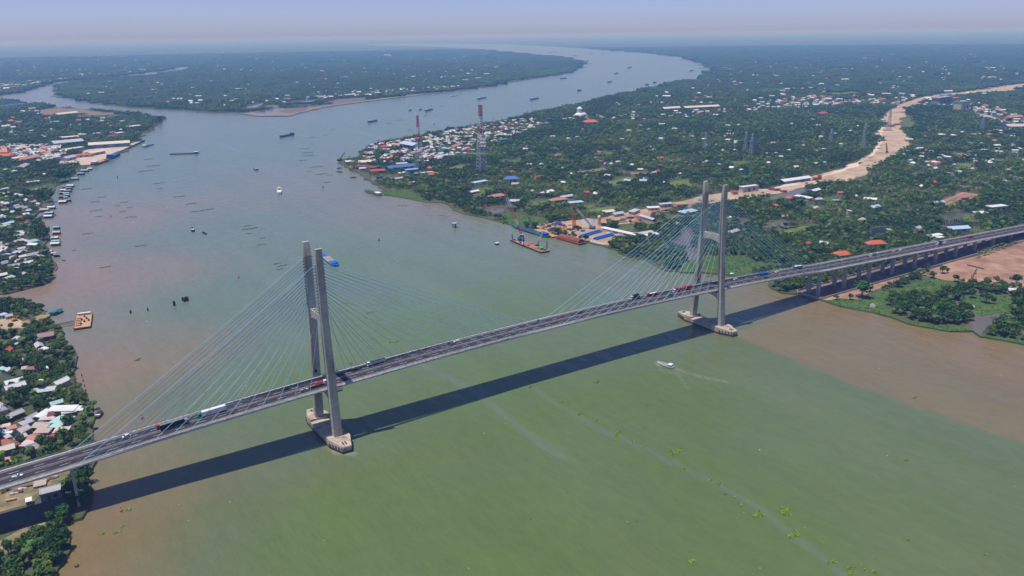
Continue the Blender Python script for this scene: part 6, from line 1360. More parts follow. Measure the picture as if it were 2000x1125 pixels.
# orange digger on the left bank
p = at(29, 627, 1.56); dg = thing('excavator', 'orange excavator on the sandy landing at the left edge', 'excavator', p, .4)
for s in (-1, 1):
    c = MB(); c.box((0, s*1.2, .5), (4, .7, 1)); c.build('track', BLACK, dg)
c = MB(); c.box((-.4, 0, 1.8), (3.6, 2.6, 1.5)); c.build('body', YELLOW, dg); c = MB(); tbox(c, .4, 1.7, 1.2, 1.0, 1.2, 3.3, .1, .3); c.build('cab', GLASS, dg)
c = MB(); c.bar((1.2, 0, 2.2), (4.0, 0, 4.4), .5); c.bar((4.0, 0, 4.4), (5.6, 0, 1.8), .4); c.build('arm', YELLOW, dg); c = MB(); c.box((5.7, 0, 1.2), (1.0, 1.2, 1.0)); c.build('bucket', RUSTD, dg)
p = at(9, 960, 1.56); dg = thing('site_container', 'yellow site box on the dirt under the left approach', 'container', p, .5); c = MB(); c.box((0, 0, 1.3), (5, 2.6, 2.6)); c.build('body', YELLOW, dg); c = MB(); c.box((1.2, -1.32, 1.2), (1.2, .06, 2)); c.build('door', BLACK, dg)
H(78, 962, 118, 952, 8, 'grey', 'dark grey flat-roofed building under the left deck', 'flat', 4.5, 1)
H(66, 946, 90, 941, 7, 'tan', 'unfinished tan slab under the left deck', 'flat', 1.2, 5)
H(50, 978, 62, 975, 4, 'white', 'white-roofed hut beside the dirt under the left deck', 'shed', 2.6)
# ---------------------------------------------------------------- places, used to tell look-alikes apart
PLACES = [(150, 820, 'by the white riverside cluster left of the bridge'), (60, 1085, 'on the bank at the lower left corner'), (40, 960, 'around the dirt lot under the left deck'), (70, 660, 'on the bank behind the orange-decked pontoon'), (60, 745, 'round the long pale house'), (40, 480, 'on the left bank behind the lower house rafts'), (40, 560, 'by the creek mouth on the left bank'), (50, 385, 'on the left bank behind the long row of house rafts'), (55, 305, 'in the town with the orange temple'), (190, 250, 'on the peninsula behind the port'), (770, 300, 'at the river-bend end of the tin-roofed town'), (860, 290, 'in the middle of the tin-roofed town'), (960, 255, 'at the far end of the tin-roofed town'), (1080, 235, 'left of the white temple'), (1230, 228, 'right of the white temple'), (800, 350, 'round the pond by the river bend'), (960, 370, 'round the blue villa'), (1100, 400, 'behind the pile yard'), (1150, 340, 'by the brown fields mid orchard'), (1050, 290, 'right of the taller mast'), (1300, 370, 'left of the farther tower'), (1280, 470, 'round the muddy pond'), (1420, 310, 'by the orchard pylon pair'), (1500, 430, 'behind the right cable fan'), (1560, 330, 'left of the curving sandy road'), (1650, 430, 'in the orchards above the bridge end'), (1820, 420, 'by the scaffold billboard'), (1800, 330, 'right of the curving sandy road'), (1930, 360, 'at the right edge above the brick yard'), (1560, 215, 'in the roadside strip left of the sandy road'), (1900, 240, 'along the town road far right'), (1800, 590, 'on the green spit right of the bridge'), (1930, 510, 'on the red ground under the approach'), (1700, 260, 'beside the far part of the sandy road'), (1450, 200, 'beyond the yellow school')]
PL = np.array([(a, b_*1.6) for a, b_, _ in PLACES])
def place_of(px, py):
    return PLACES[int(np.argmin((PL[:, 0]-px)**2+(PL[:, 1]-py*1.6)**2))][2]

LATE = []
# ---------------------------------------------------------------- many more houses
LEFT_A, MAIN_A = np.array(LEFT_P), np.array(MAIN_P)
def on_land(X, Y): return inside(LEFT_A, X, Y) | inside(MAIN_A, X, Y)
TOWNS = [([(0, 360), (80, 395), (75, 440), (0, 450)], 16, 'tin'), ([(0, 455), (80, 475), (95, 525), (0, 545)], 20, 'tin'), ([(0, 640), (100, 690), (130, 770), (0, 800)], 9, 'mix'), ([(0, 800), (90, 850), (60, 900), (0, 905)], 12, 'tin'), ([(706, 311), (722, 286), (770, 279), (830, 268), (900, 254), (960, 244), (1010, 235), (1062, 233), (1075, 242), (1015, 262), (960, 284), (905, 304), (830, 319), (762, 320), (722, 320)], 430, 'tin'), ([(0, 286), (60, 284), (105, 286), (140, 292), (135, 302), (110, 312), (72, 318), (30, 316), (0, 294)], 130, 'tin'), ([(1070, 225), (1110, 232), (1230, 224), (1330, 222), (1420, 214), (1480, 205), (1550, 195), (1640, 196), (1700, 203), (1640, 210), (1540, 212), (1430, 224), (1330, 232), (1200, 238), (1090, 243)], 85, 'mix'), ([(1520, 196), (1600, 190), (1640, 194), (1650, 205), (1560, 214), (1510, 216)], 70, 'tin'), ([(1640, 200), (1750, 194), (1830, 185), (1880, 196), (1930, 210), (2010, 235), (2010, 256), (1940, 232), (1860, 212), (1780, 206), (1650, 206)], 105, 'mix'), ([(1700, 275), (2010, 250), (2010, 340), (1800, 350), (1750, 310)], 64, 'mix'), ([(1000, 260), (1350, 240), (1680, 225), (1690, 290), (1560, 340), (1340, 350), (1000, 330)], 85, 'mix'), ([(880, 300), (1000, 320), (1330, 355), (1320, 400), (1000, 390), (900, 340)], 16, 'mix'), ([(1450, 410), (1500, 400), (1700, 360), (2000, 350), (2000, 430), (1800, 470), (1600, 490), (1480, 480)], 18, 'mix'), ([(0, 210), (100, 215), (240, 240), (240, 262), (100, 270), (0, 280)], 40, 'mix'), ([(1180, 190), (1380, 165), (1700, 160), (2000, 190), (1800, 190), (1400, 205), (1200, 212)], 70, 'mix'), ([(150, 160), (420, 160), (900, 168), (700, 192), (430, 212), (160, 190)], 80, 'far'), ([(550, 200), (700, 180), (900, 170), (860, 178), (700, 190)], 60, 'far'), ([(0, 165), (60, 160), (130, 155), (70, 166), (0, 180)], 70, 'far'), ([(100, 150), (270, 136), (330, 130), (300, 138), (180, 150)], 40, 'far'), ([(200, 95), (1000, 95), (1080, 120), (900, 165), (400, 150), (250, 130)], 190, 'far'), ([(1400, 110), (2000, 100), (2000, 160), (1400, 165)], 110, 'far'), ([(0, 110), (400, 100), (300, 130), (0, 150)], 120, 'far')]
RC = {'tin': ['white']*5+['silver']*6+['pinkish']*5+['tan']*3+['grey']*3+['rust']*2+['lightblue', 'red', 'salmon', 'maroon', 'cream', 'cream', 'teal'], 'mix': ['white']*6+['silver']*5+['pinkish']*3+['tan']*2+['red', 'orange', 'salmon', 'lightblue', 'grey', 'cream'], 'far': ['white']*5+['cream']*2+['silver']*3+['pinkish', 'salmon', 'lightblue']}
cand = []
for poly, n_, kd in TOWNS:
    P = W2(poly); lo_, hi_ = np.min(poly, 0), np.max(poly, 0); got = 0; tries = 0; local = []
    while got < n_ and tries < n_*30:
        tries += 1; x, y = rng.uniform(lo_[0], hi_[0]), rng.uniform(lo_[1], hi_[1])
        if not inside(poly, np.array([x]), np.array([y]))[0]: continue
        p = at(x, y, 1.5); d = (p-CAM).length
        if not on_land(np.array([p.x]), np.array([p.y]))[0]: continue
        if any(inside(E_, np.array([p.x]), np.array([p.y]))[0] for E_ in EXCL): continue
        L_, w = rng.uniform(6.5, 13), rng.uniform(4.5, 7.5)
        if d > 1900: L_ *= 1.25; w *= 1.2
        if kd == 'far' or d > 3200: L_ *= rng.choice([.9, 1.3, 2.2]); w *= 1.25
        if any((p.x-q[0])**2+(p.y-q[1])**2 < (7.5 if kd == 'tin' else 13)**2 for q in local[-200:]) : continue
        if any((p.x-q[0])**2+(p.y-q[1])**2 < (q[2]+4)**2 for q in CLEAR): continue
        local.append((p.x, p.y)); got += 1
        base = 0.35 if kd == 'tin' else rng.choice([0.2, 1.0, 1.8, -.5])
        cand.append((d/max(L_, 1), p.x, p.y, d, L_, w, rng.uniform(3.2, 5.5)*(1.0 if d < 2600 else 1.9), base+rng.choice([0, 0, 1.571])+rng.normal(0, .15), RC[kd][rng.integers(len(RC[kd]))], x, y))
cand.sort(key=lambda q: q[3])
n_house = sum(1 for o in HOUSES if o.name.split('.')[0] == 'house')
N_IND = max(0, 296-n_house); ind = cand[:N_IND]; rest = cand[N_IND:]
grp = {}
for c_ in ind:
    key = (c_[8], place_of(c_[9], c_[10])); grp.setdefault(key, []).append(c_)
NM = {'lightblue': 'pale blue', 'cream': 'cream', 'pinkish': 'pinkish-grey'}
for (rf, pl), lst in grp.items():
    lst.sort(key=lambda q: q[9])
    for k, q in enumerate(lst):
        lab = ordinal(k, len(lst), NM.get(rf, rf)+' roofed house '+pl) if len(lst) <= 14 else NM.get(rf, rf)+' roofed house '+pl
        h_ = house((q[1], q[2], 1.5), q[4], q[5], q[6], q[7], rf, WALLS[int(rng.integers(6))], ['gable', 'gable', 'shed', 'hip'][int(rng.integers(4))], lab, False, clear=.35, group='small houses '+pl)
        if len(lst) > 14: h_['late'] = 1; LATE.append((h_, NM.get(rf, rf)+' roofed house'))
c = MB(); keys = sorted({q[8] for q in rest}); km = {k: i_ for i_, k in enumerate(keys)}
for q in rest:
    x, y, L_, w, h, rz, rf = q[1], q[2], q[4], q[5], q[6], q[7], q[8]; cs, sn = math.cos(rz), math.sin(rz)
    f = lambda a, b_, z: (x+a*cs-b_*sn, y+a*sn+b_*cs, z+1.5)
    a, b_ = L_/2, w/2; i_ = km[rf]; k2 = 1.12
    c.add([f(-a, -b_, 0), f(a, -b_, 0), f(a, b_, 0), f(-a, b_, 0), f(-a, -b_, h), f(a, -b_, h), f(a, b_, h), f(-a, b_, h)], [(0, 1, 5, 4), (1, 2, 6, 5), (2, 3, 7, 6), (3, 0, 4, 7)], len(keys))
    r0 = h+w*.28
    c.add([f(-a*k2, -b_*k2, h*.96), f(a*k2, -b_*k2, h*.96), f(a*k2, b_*k2, h*.96), f(-a*k2, b_*k2, h*.96), f(-a*k2, 0, r0), f(a*k2, 0, r0)], [(0, 1, 5, 4), (2, 3, 4, 5), (0, 4, 3), (1, 2, 5)], i_)
    CLEAR.append((x, y, max(L_, w)*.38+1.0))
tag(c.build('distant_houses', [roofm(k) for k in keys]+[WALLS[0]]), 'hundreds of far small tin-roofed houses scattered through the towns and orchards', None, None, 'stuff')

# ---------------------------------------------------------------- trees
def leafmat(name, c1, c2, rnd=.3):
    m = mat(name, c1, .75, .2, .6, rnd=rnd, attr=True, col2=c2, spec=.25); return m
LEAF = leafmat('leaf_green', (.038, .090, .010), (.088, .160, .020)); LEAFD = leafmat('leaf_dark', (.020, .060, .010), (.046, .100, .016)); LEAFY = leafmat('leaf_yellow_green', (.085, .145, .018), (.150, .205, .032)); LEAFP = leafmat('leaf_palm', (.055, .095, .020), (.105, .145, .035)); LEAFB = leafmat('leaf_bright', (.05, .17, .02), (.09, .26, .03), .1)
BARK = mat('bark', (.13, .10, .075), .9, .3, 1.5)
def crown_mb(c, R_, H_, z0, lobes, cards, size, rs, mi=0, cx=0, cy=0):
    rr = random.Random(rs)
    for l in range(lobes):
        a = rr.uniform(0, 6.283); q = rr.uniform(0, .62) if l else 0; lr = R_*rr.uniform(.42, .62); lz = z0+H_*rr.uniform(.30, .72) if l else z0+H_*.55
        lx, ly = cx+math.cos(a)*q*R_, cy+math.sin(a)*q*R_; lt = rr.uniform(.78, 1.25)
        for k in range(cards):
            u = rr.uniform(-.5, 1); th = rr.uniform(0, 6.283); s_ = math.sqrt(max(0, 1-u*u)); n_ = Vector((s_*math.cos(th), s_*math.sin(th), u)); rad = rr.uniform(.72, 1.08)
            p = Vector((lx+n_.x*lr*rad, ly+n_.y*lr*rad, lz+n_.z*lr*.8*rad))
            n2 = (n_+Vector((rr.gauss(0, .45), rr.gauss(0, .45), rr.gauss(.25, .45)))).normalized()
            t1 = n2.cross(Vector((rr.gauss(0, 1), rr.gauss(0, 1), rr.gauss(0, 1)))).normalized(); t2 = n2.cross(t1)
            w = size*rr.uniform(.6, 1.25); h = w*rr.uniform(.6, 1.0)
            c.add([p-t1*w*.5, p-t2*h*.5+n2*.1*w, p+t1*w*.5-n2*.08*w, p+t2*h*.5], [(0, 1, 2, 3)], mi, lt*rr.uniform(.7, 1.35))
def trunk_mb(c, R_, H_, z0, rs, mi=0, cx=0, cy=0):
    rr = random.Random(rs+99); top = z0+H_*.55
    c.tube((cx, cy, -.5), (cx+rr.uniform(-.3, .3), cy+rr.uniform(-.3, .3), top), .28, 6, .12, mi, False)
    for k in range(4):
        a = rr.uniform(0, 6.283); z = z0*.7+k*.35; c.tube((cx, cy, z), (cx+math.cos(a)*R_*.6, cy+math.sin(a)*R_*.6, z0+H_*rr.uniform(.3, .6)), .13, 4, .05, mi, False)
_L0 = 0         # things whose label names the labelled thing they stand by
DIRS = ['right of', 'above', 'left of', 'below']
def label_by_neighbours():
    cnt = {}
    anchors = []
    for o in list(COL.objects):
        if o.parent is None and o.get('label') and o.get('category') and not o.get('late') and o.get('kind') is None:
            ws = o['label'].replace(',', ' ,').split(); cut = next((k for k, w in enumerate(ws) if k > 1 and w in (',', 'in', 'at', 'by', 'of', 'below', 'above', 'left', 'right', 'on', 'behind', 'near', 'under', 'beside', 'among', 'among', 'along', 'from', 'between', 'where', 'just', 'off', 'round', 'against', 'before', 'joined', 'alone', 'next', 'touching', 'half', 'stepping', 'enclosed', 'directly', 'hanging', 'standing', 'moored', 'tied', 'cut', 'amid', 'beyond', 'above', 'crossing', 'seen', 'that', 'over', 'trailing', 'lying', 'through', 'close', 'level', 'middle', 'across', 'upper', 'lower', 'low', 'second', 'third', 'fourth', 'nearest', 'second', 'far', 'drifting', 'to')), len(ws))
            sh = ' '.join(ws[:cut]); cnt[sh] = cnt.get(sh, 0)+1
            x, y, _ = to_px(o.location)
            if -30 < x < 2030 and 0 < y < 1150 and 2 <= cut <= 6 and o['category'] in ('house', 'boat', 'warehouse', 'temple', 'hall', 'building', 'shed', 'villa', 'crane', 'houseboat', 'billboard', 'pontoon', 'barge', 'buoy', 'sign', 'pylon', 'silo', 'heap', 'mooring posts', 'post', 'canopy', 'ship', 'excavator', 'container', 'wall', 'tree', 'palm tree', 'beam', 'bridge') and not o.name.startswith('cable'): anchors.append((x, y, sh))
    anchors = [a for a in anchors if cnt[a[2]] == 1]
    A = np.array([(a[0], a[1]*1.8) for a in anchors]); buckets = {}
    for o, desc in LATE:
        x, y, _ = to_px(o.location); d = np.hypot(A[:, 0]-x, A[:, 1]-y*1.8); k = int(np.argmin(d))
        ang = math.atan2(-(y*1.8-A[k, 1]), x-A[k, 0]); q = int(round(ang/(math.pi/2))) % 4
        buckets.setdefault((desc, k, q), []).append((d[k], o))
    N_TH = ['nearest', 'second nearest', 'third nearest', 'fourth nearest', 'fifth nearest', 'sixth nearest', 'seventh nearest', 'eighth nearest', 'ninth nearest', 'tenth nearest', 'eleventh nearest', 'twelfth nearest', 'thirteenth nearest', 'fourteenth nearest', 'fifteenth nearest', 'sixteenth nearest', 'seventeenth nearest', 'eighteenth nearest', 'nineteenth nearest', 'twentieth nearest', 'twenty-first nearest', 'twenty-second nearest', 'twenty-third nearest']
    for (desc, k, q), lst in buckets.items():
        lst.sort(key=lambda a: a[0])
        for i_, (_, o) in enumerate(lst):
            t = desc+' '+DIRS[q]+' the '+anchors[k][2]
            if len(lst) > 1: t = (N_TH[i_] if i_ < 23 else 'farther')+' '+t
            o['label'] = t
TREES = []
for i_, (R_, H_, z0, lm, lob, cards, sz) in enumerate(((3.6, 5.0, 2.2, LEAF, 8, 48, 1.15), (4.4, 5.6, 2.6, LEAFD, 9, 50, 1.25), (3.2, 4.4, 1.8, LEAFY, 7, 46, 1.05), (4.0, 6.4, 2.8, LEAF, 9, 48, 1.2), (4.8, 5.4, 2.4, LEAFD, 10, 48, 1.3), (3.4, 5.6, 2.0, LEAFD, 8, 48, 1.1))):
    c = MB(); crown_mb(c, R_, H_, z0, lob, cards, sz, i_*17+3); cm = c.mesh('crown', lm); c = MB(); trunk_mb(c, R_, H_, z0, i_); tm = c.mesh('trunk', BARK)
    c = MB(); crown_mb(c, R_, H_, z0, lob, int(cards*.8), sz*1.1, i_*17+3, 0); trunk_mb(c, R_, H_, z0, i_, 1); jm = c.mesh('tree_shape', [lm, BARK]); TREES.append((cm, tm, jm, R_, ['green', 'dark green', 'yellow-green', 'tall green', 'broad dark', 'dense dark'][i_]))
def palm_mb(c, H_, rs, n_=15, fl=3.6, mi=0, lean=.6):
    rr = random.Random(rs); top = Vector((rr.uniform(-lean, lean), rr.uniform(-lean, lean), H_))
    for k in range(n_):
        a = 6.283*k/n_+rr.uniform(-.2, .2); up = rr.uniform(.1, .85); d = Vector((math.cos(a), math.sin(a), 0)); s_ = Vector((-d.y, d.x, 0)); pts = []
        for q in range(5):
            t = q/4; pts.append(top+d*fl*t*(1-.15*t)+Vector((0, 0, fl*(up*t-.95*t*t))))
        tn = rr.uniform(.7, 1.35)
        for sg in (-1, 1):
            V = []
            for q, p in enumerate(pts):
                w = (.15, .75, .85, .6, .1)[q]; V += [p, p+s_*sg*w-Vector((0, 0, w*.45))]
            c.add(V, [(2*q, 2*q+1, 2*q+3, 2*q+2) for q in range(4)], mi, tn)
    return top
PALMS = []
for i_ in range(4):
    H_ = (7, 8.5, 6, 9.5)[i_]; c = MB(); top = palm_mb(c, H_, i_+5); cm = c.mesh('crown', LEAFP); c = MB(); c.tube((0, 0, -.5), (top.x*.35, top.y*.35, H_*.5), .22, 6, .17, 0, False); c.tube((top.x*.35, top.y*.35, H_*.5), top, .17, 6, .12, 0, False); tm = c.mesh('trunk', BARK)
    c = MB(); top = palm_mb(c, H_, i_+5); c.tube((0, 0, 0), top, .2, 5, .12, 1, False); PALMS.append((cm, tm, c.mesh('palm_shape', [LEAFP, BARK]), 2.6))
NT = {}
def plant(kind, i_, x, y, s, rz, label, group, name, m=None, sz=None):
    P = (PALMS if kind == 'palm' else TREES)[i_]
    r = thing(name, label, 'palm tree' if kind == 'palm' else 'tree', (x, y, 1.4), rz, group, (s, s, sz or s))
    link('trunk', P[1], r); link('crown', P[0], r, m=m); return r
# trees the picture lets one point at
ex = [(1745, 590, 4), (1758, 596, 4), (1770, 602, 1), (1783, 599, 1), (1796, 606, 4), (1808, 611, 4), (1820, 601, 1), (1831, 613, 4), (1844, 608, 4), (1856, 616, 1), (1868, 619, 4), (1880, 613, 1), (1893, 613, 5), (1746, 606, 5), (1766, 613, 4), (1786, 620, 4), (1806, 627, 1), (1826, 630, 4), (1850, 630, 4), (1872, 629, 1), (1848, 578, 4), (1860, 583, 1), (1873, 575, 4), (1886, 574, 1), (1896, 582, 5), (1836, 588, 4)]
XT = []
for row, lab in ((ex[:20], 'mangrove tree along the water side of the thicket on the green spit'), (ex[20:], 'mangrove tree at the back of the thicket on the green spit')):
    for k, (px, py, v) in enumerate(sorted(row)): XT.append((px, py, v, 1.35, ordinal(k, len(row), lab), 'mangrove thicket on the spit', None))
for px, py, v, s, lab in ((1683, 581, 4, 2.1, 'round dark tree on bare ground beside the first approach piers'), (1633, 586, 1, .6, 'low round bush at the river end of the approach wall'), (1925, 592, 1, 1.2, 'single dark tree in the green weed behind the mangrove thicket'), (1941, 594, 5, .9, 'small dark tree right of the single tree in the weed'), (1950, 650, 1, 1.5, 'sprawling grey-green tree at the inlet mouth'), (1936, 655, 3, 1.0, 'smaller tree left of the sprawling inlet tree'), (1963, 652, 3, 1.1, 'smaller tree right of the sprawling inlet tree'), (1988, 604, 4, 1.7, 'upper of two big dark trees at the right edge of the spit'), (1996, 628, 4, 1.7, 'lower of two big dark trees at the right edge of the spit'), (1840, 534, 1, 1.0, 'round bush on the red ground, left one of a pair'), (1850, 533, 5, .8, 'round bush on the red ground, right one of a pair'), (1930, 556, 2, 1.3, 'yellow-green tree left of the dark pontoon line'), (1947, 553, 2, 1.2, 'yellow-green tree above the dark pontoon line'), (1984, 555, 4, 1.3, 'dark tree above the white hut at the right edge'),
        (116, 356, 4, 2.6, 'huge round dark tree at the fish rafts, left crown'), (128, 354, 4, 2.5, 'huge round dark tree at the fish rafts, middle crown'), (139, 349, 1, 2.0, 'huge round dark tree at the fish rafts, right crown'), (97, 394, 4, 2.1, 'big dark tree on the bank beside the long house-raft row'), (86, 389, 1, 2.0, 'big dark tree behind the one beside the raft row'), (53, 386, 4, 1.9, 'broad dark tree by the knot of pale roofs'), (78, 458, 4, 2.0, 'wide dark tree behind the lower house rafts, upper'), (86, 468, 4, 2.0, 'wide dark tree behind the lower house rafts, lower'), (68, 445, 0, 1.8, 'leafy green tree above the wide dark trees'), (1030, 452, 1, 1.0, '')):
    if lab: XT.append((px, py, v, s, lab, None, None))
XT.append((58, 1090, 2, 1.5, 'bright lime green spreading tree at the lower left', None, LEAFB)); XT.append((70, 1082, 2, 1.2, 'smaller bright lime green tree beside the spreading one', None, LEAFB)); XT.append((183, 797, 0, .8, 'round lime green tree at the bank by the river palms', None, LEAFB))
XT.append((312, 238, 1, 2.2, 'dark tree on the very point of the left peninsula', None, None))
for k in range(12): XT.append((1724+8*k, 567-2.9*k, 1, .55, ordinal(k, 12, 'shrub in the dark hedge along the green spit'), 'hedge shrubs along the spit', None))
nb_, np_ = 0, 0
for px, py, v, s, lab, g, m_ in XT:
    p = at(px, py, 1.5); name = 'mangrove_tree' if g and 'mangrove' in g else ('shrub' if 'hedge' in (g or '') else 'broadleaf_tree')
    plant('tree', v, p.x, p.y, s*random.uniform(.95, 1.05), random.uniform(0, 6.28), lab, g, name, m_); CLEAR.append((p.x, p.y, 3.0*s))
    if name == 'broadleaf_tree': nb_ += 1
for px, py, s, lab in ((172, 812, 1.0, 'tallest river palm at the corner of the white cluster'), (168, 826, .95, 'river palm hanging over the dark wooden boat'), (178, 835, .9, 'lower river palm next to the dark wooden boat'), (163, 805, .8, 'short palm touching the small white roof'), (158, 838, .8, 'short palm right of the dark green walls'), (84, 768, 1.15, 'tall single palm in front of the long pale house'), (92, 868, .9, 'palm beside the salmon roofed house'), (80, 872, .8, 'low palm left below the salmon roofed house'), (118, 866, .9, 'palm just above the deck by the cables'), (30, 737, 1.0, 'palm in the yellow scrub of the left bank'), (100, 706, .9, 'rust-tinged palm in the left bank trees'), (50, 712, .9, 'palm beside the weathered grey hut'), (12, 790, .9, 'palm clump at the left edge')):
    p = at(px, py, 1.5); plant('palm', np_ % 4, p.x, p.y, s, random.uniform(0, 6), lab, 'coconut palms', 'coconut_palm'); np_ += 1
for k in range(34):
    px = 1911+(k % 17)*4.6+random.uniform(-1, 1); py = 504-(k % 17)*1.75-(k//17)*7+random.uniform(-1, 1); p = at(px, py, 1.55)
    plant('palm', 2, p.x, p.y, .62, random.uniform(0, 6), ordinal(k % 17, 17, 'young palm in the '+('front' if k < 17 else 'back')+' row beside the red ground'), 'young palms beside the red ground', 'young_palm')
# everything else, on a jittered grid inside the picture
CL = np.array(CLEAR)
def keep(P):
    x, y, w = px_arr(np.column_stack([P, np.full(len(P), 1.5)]))
    return P[(w > 50) & (x > -170) & (x < 2170) & (y < 1280)]
def free(P, r_, clear=True, pad=0.0):
    ok = np.ones(len(P), bool)
    for dx_, dy_ in ((0, 0), (r_, 0), (-r_, 0), (0, r_), (0, -r_)):
        ok &= on_land(P[:, 0]+dx_, P[:, 1]+dy_)
        for E_ in EXCL: ok &= ~inside(E_, P[:, 0]+dx_, P[:, 1]+dy_)
    P = P[ok]
    if clear and len(P):
        ok = np.ones(len(P), bool)
        for k in range(0, len(CL), 1):
            d2 = (P[:, 0]-CL[k, 0])**2+(P[:, 1]-CL[k, 1])**2; ok &= d2 > (CL[k, 2]+pad)**2
        P = P[ok]
    return P
def grid(x0, x1, y0, y1, st):
    gx_, gy_ = np.meshgrid(np.arange(x0, x1, st), np.arange(y0, y1, st)); n_ = gx_.size
    return np.column_stack([gx_.ravel()+rng.uniform(-.45, .45, n_)*st, gy_.ravel()+rng.uniform(-.45, .45, n_)*st])
cam2 = np.array((CAM.x, CAM.y)); dist = lambda P: np.hypot(P[:, 0]-cam2[0], P[:, 1]-cam2[1])
def frac(P, s, o=0.0): return np.array([noise.fractal(Vector((x*s+o, y*s, o)), 1.0, 2.0, 3) for x, y in P])
R1, R2, R3 = 1100, 3600, 15000
P1 = keep(grid(-900, 1300, -500, 900, 5.6)); P1 = P1[dist(P1) < R1]; P1 = free(P1, 1.5)
f1 = frac(P1, .02, 5); x1_, y1_, _w = px_arr(np.column_stack([P1, np.full(len(P1), 1.5)])); k1 = (f1 > -.42) | (rng.random(len(P1)) < .12) | ((x1_ < 170) & (y1_ > 1035)); P1, f1 = P1[k1], f1[k1]
o1 = np.argsort(dist(P1)); P1, f1 = P1[o1], f1[o1]
NB, NP = 296-nb_, 240-np_
mass, vis = [], 0
def xy_in(px, py): return -20 < px < 2020 and 0 < py < 1140
for (x, y), f in zip(P1, f1):
    px, py, _ = to_px((x, y, 4)); rz = rng.uniform(0, 6.28); isp = rng.random() < .13; d = math.hypot(x-CAM.x, y-CAM.y)
    v = int(rng.choice([1, 4, 5, 0]) if f < -.05 else (rng.choice([0, 3, 2, 5, 1]) if f < .3 else rng.choice([2, 2, 0, 3])))
    s = rng.uniform(.72, 1.15)*(1.0 if f < .3 else .72)
    if xy_in(px, py) and isp and NP > 0:
        NP -= 1; pl = place_of(px, py); o_ = plant('palm', int(rng.integers(4)), x, y, rng.uniform(.75, 1.05), rz, 'coconut palm '+pl, 'coconut palms '+pl, 'coconut_palm'); o_['late'] = 1; LATE.append((o_, 'coconut palm'))
    elif xy_in(px, py) and not isp and NB > 0:
        NB -= 1; pl = place_of(px, py); o_ = plant('tree', v, x, y, s, rz, TREES[v][4]+' tree '+pl, 'trees '+pl, 'broadleaf_tree', None, s*rng.uniform(.85, 1.2)); o_['late'] = 1; LATE.append((o_, TREES[v][4]+' tree'))
    else: mass.append((x, y, 1.4, s if not isp else 1.0, rz, v if not isp else 6+int(rng.integers(4))))
# orchard patches for the middle distance
PATCH = []
for i_, (lm, nT, sp, ext, cr, sz) in enumerate(((LEAF, 9, 1, 8, 2.9, 1.5), (LEAFD, 9, 0, 8, 3.3, 1.7), (LEAFY, 9, 0, 8, 2.5, 1.4), (LEAF, 8, 0, 8, 3.4, 1.7), (LEAFD, 8, 2, 8, 3.0, 1.6), (LEAFY, 7, 1, 8, 2.7, 1.4))):
    c = MB(); rr = random.Random(i_+40)
    for k in range(nT):
        gx_, gy_ = (k % 3-1)*ext*.66+rr.uniform(-1.6, 1.6), (k//3-1)*ext*.66+rr.uniform(-1.6, 1.6); q = cr*rr.uniform(.75, 1.3)
        crown_mb(c, q, q*1.5, rr.uniform(.6, 2.2), 4, 15, sz, i_*100+k, 0, gx_, gy_)
    for k in range(sp):
        c2_ = MB(); palm_mb(c2_, rr.uniform(7, 10), k+i_*7, 9, 3.6); ox, oy = rr.uniform(-6, 6), rr.uniform(-6, 6)
        b0 = len(c.v); c.v += [(a+ox, b_+oy, z) for a, b_, z in c2_.v]; c.f += [tuple(q+b0 for q in f_) for f_ in c2_.f]; c.m += c2_.m; c.t += c2_.t
    PATCH.append(c.mesh('orchard_patch_shape', lm))
P2 = keep(grid(-3500, 4500, 0, 4000, 15.0)); d2_ = dist(P2); P2 = P2[(d2_ >= R1-8) & (d2_ < R2)]
P2 = free(P2, 7, True, 3.0); f2 = frac(P2, .006, 11); g2 = frac(P2, .03, 3); k2_ = (g2 > -.45); P2, f2, g2 = P2[k2_], f2[k2_], g2[k2_]
pm = []
for (x, y), f, g in zip(P2, f2, g2):
    t = f*1.3+.6*g+rng.normal(0, .14); v = int(rng.choice([1, 4, 1]) if t < -.14 else (rng.choice([0, 3, 0, 4]) if t < .2 else rng.choice([2, 5, 2, 0])))
    pm.append((x, y, 1.4, rng.uniform(.85, 1.2), rng.uniform(0, 6.28), v))
# wide canopy pieces for the hazy distance
FARP = []
FARL = leafmat('leaf_far', (.014, .040, .012), (.036, .072, .018))
for i_, lm in enumerate((FARL, FARL, LEAFD, FARL)):
    c = MB(); rr = random.Random(i_+70)
    for k in range(70):
        x, y = rr.uniform(-32, 32), rr.uniform(-32, 32); q = rr.uniform(2.6, 5.5); h = rr.uniform(4, 10); tn = rr.uniform(.6, 1.4); a0 = rr.uniform(0, 6)
        V = [(x, y, h+q*.45)]+[(x+q*1.2*math.cos(a0+a*1.257)*rr.uniform(.8, 1.2), y+q*1.2*math.sin(a0+a*1.257)*rr.uniform(.8, 1.2), h-q*.35) for a in range(5)]
        c.add(V, [(0, 1+a, 1+(a+1) % 5) for a in range(5)], 0, tn); c.add(V[1:]+[(p_[0], p_[1], 0) for p_ in V[1:]], [(5+a, 5+(a+1) % 5, (a+1) % 5, a) for a in range(5)], 0, tn)
    FARP.append(c.mesh('far_canopy_shape', lm))
P3 = keep(grid(-9000, 15000, 1000, 16000, 58.0)); d3_ = dist(P3); P3 = P3[(d3_ >= R2-25) & (d3_ < R3)]; P3 = free(P3, 26, False)
f3 = frac(P3, .0011, 21); k3 = rng.random(len(P3)) < np.clip(1.25-(dist(P3)/R3), .35, 1); P3, f3 = P3[k3], f3[k3]
fm = []
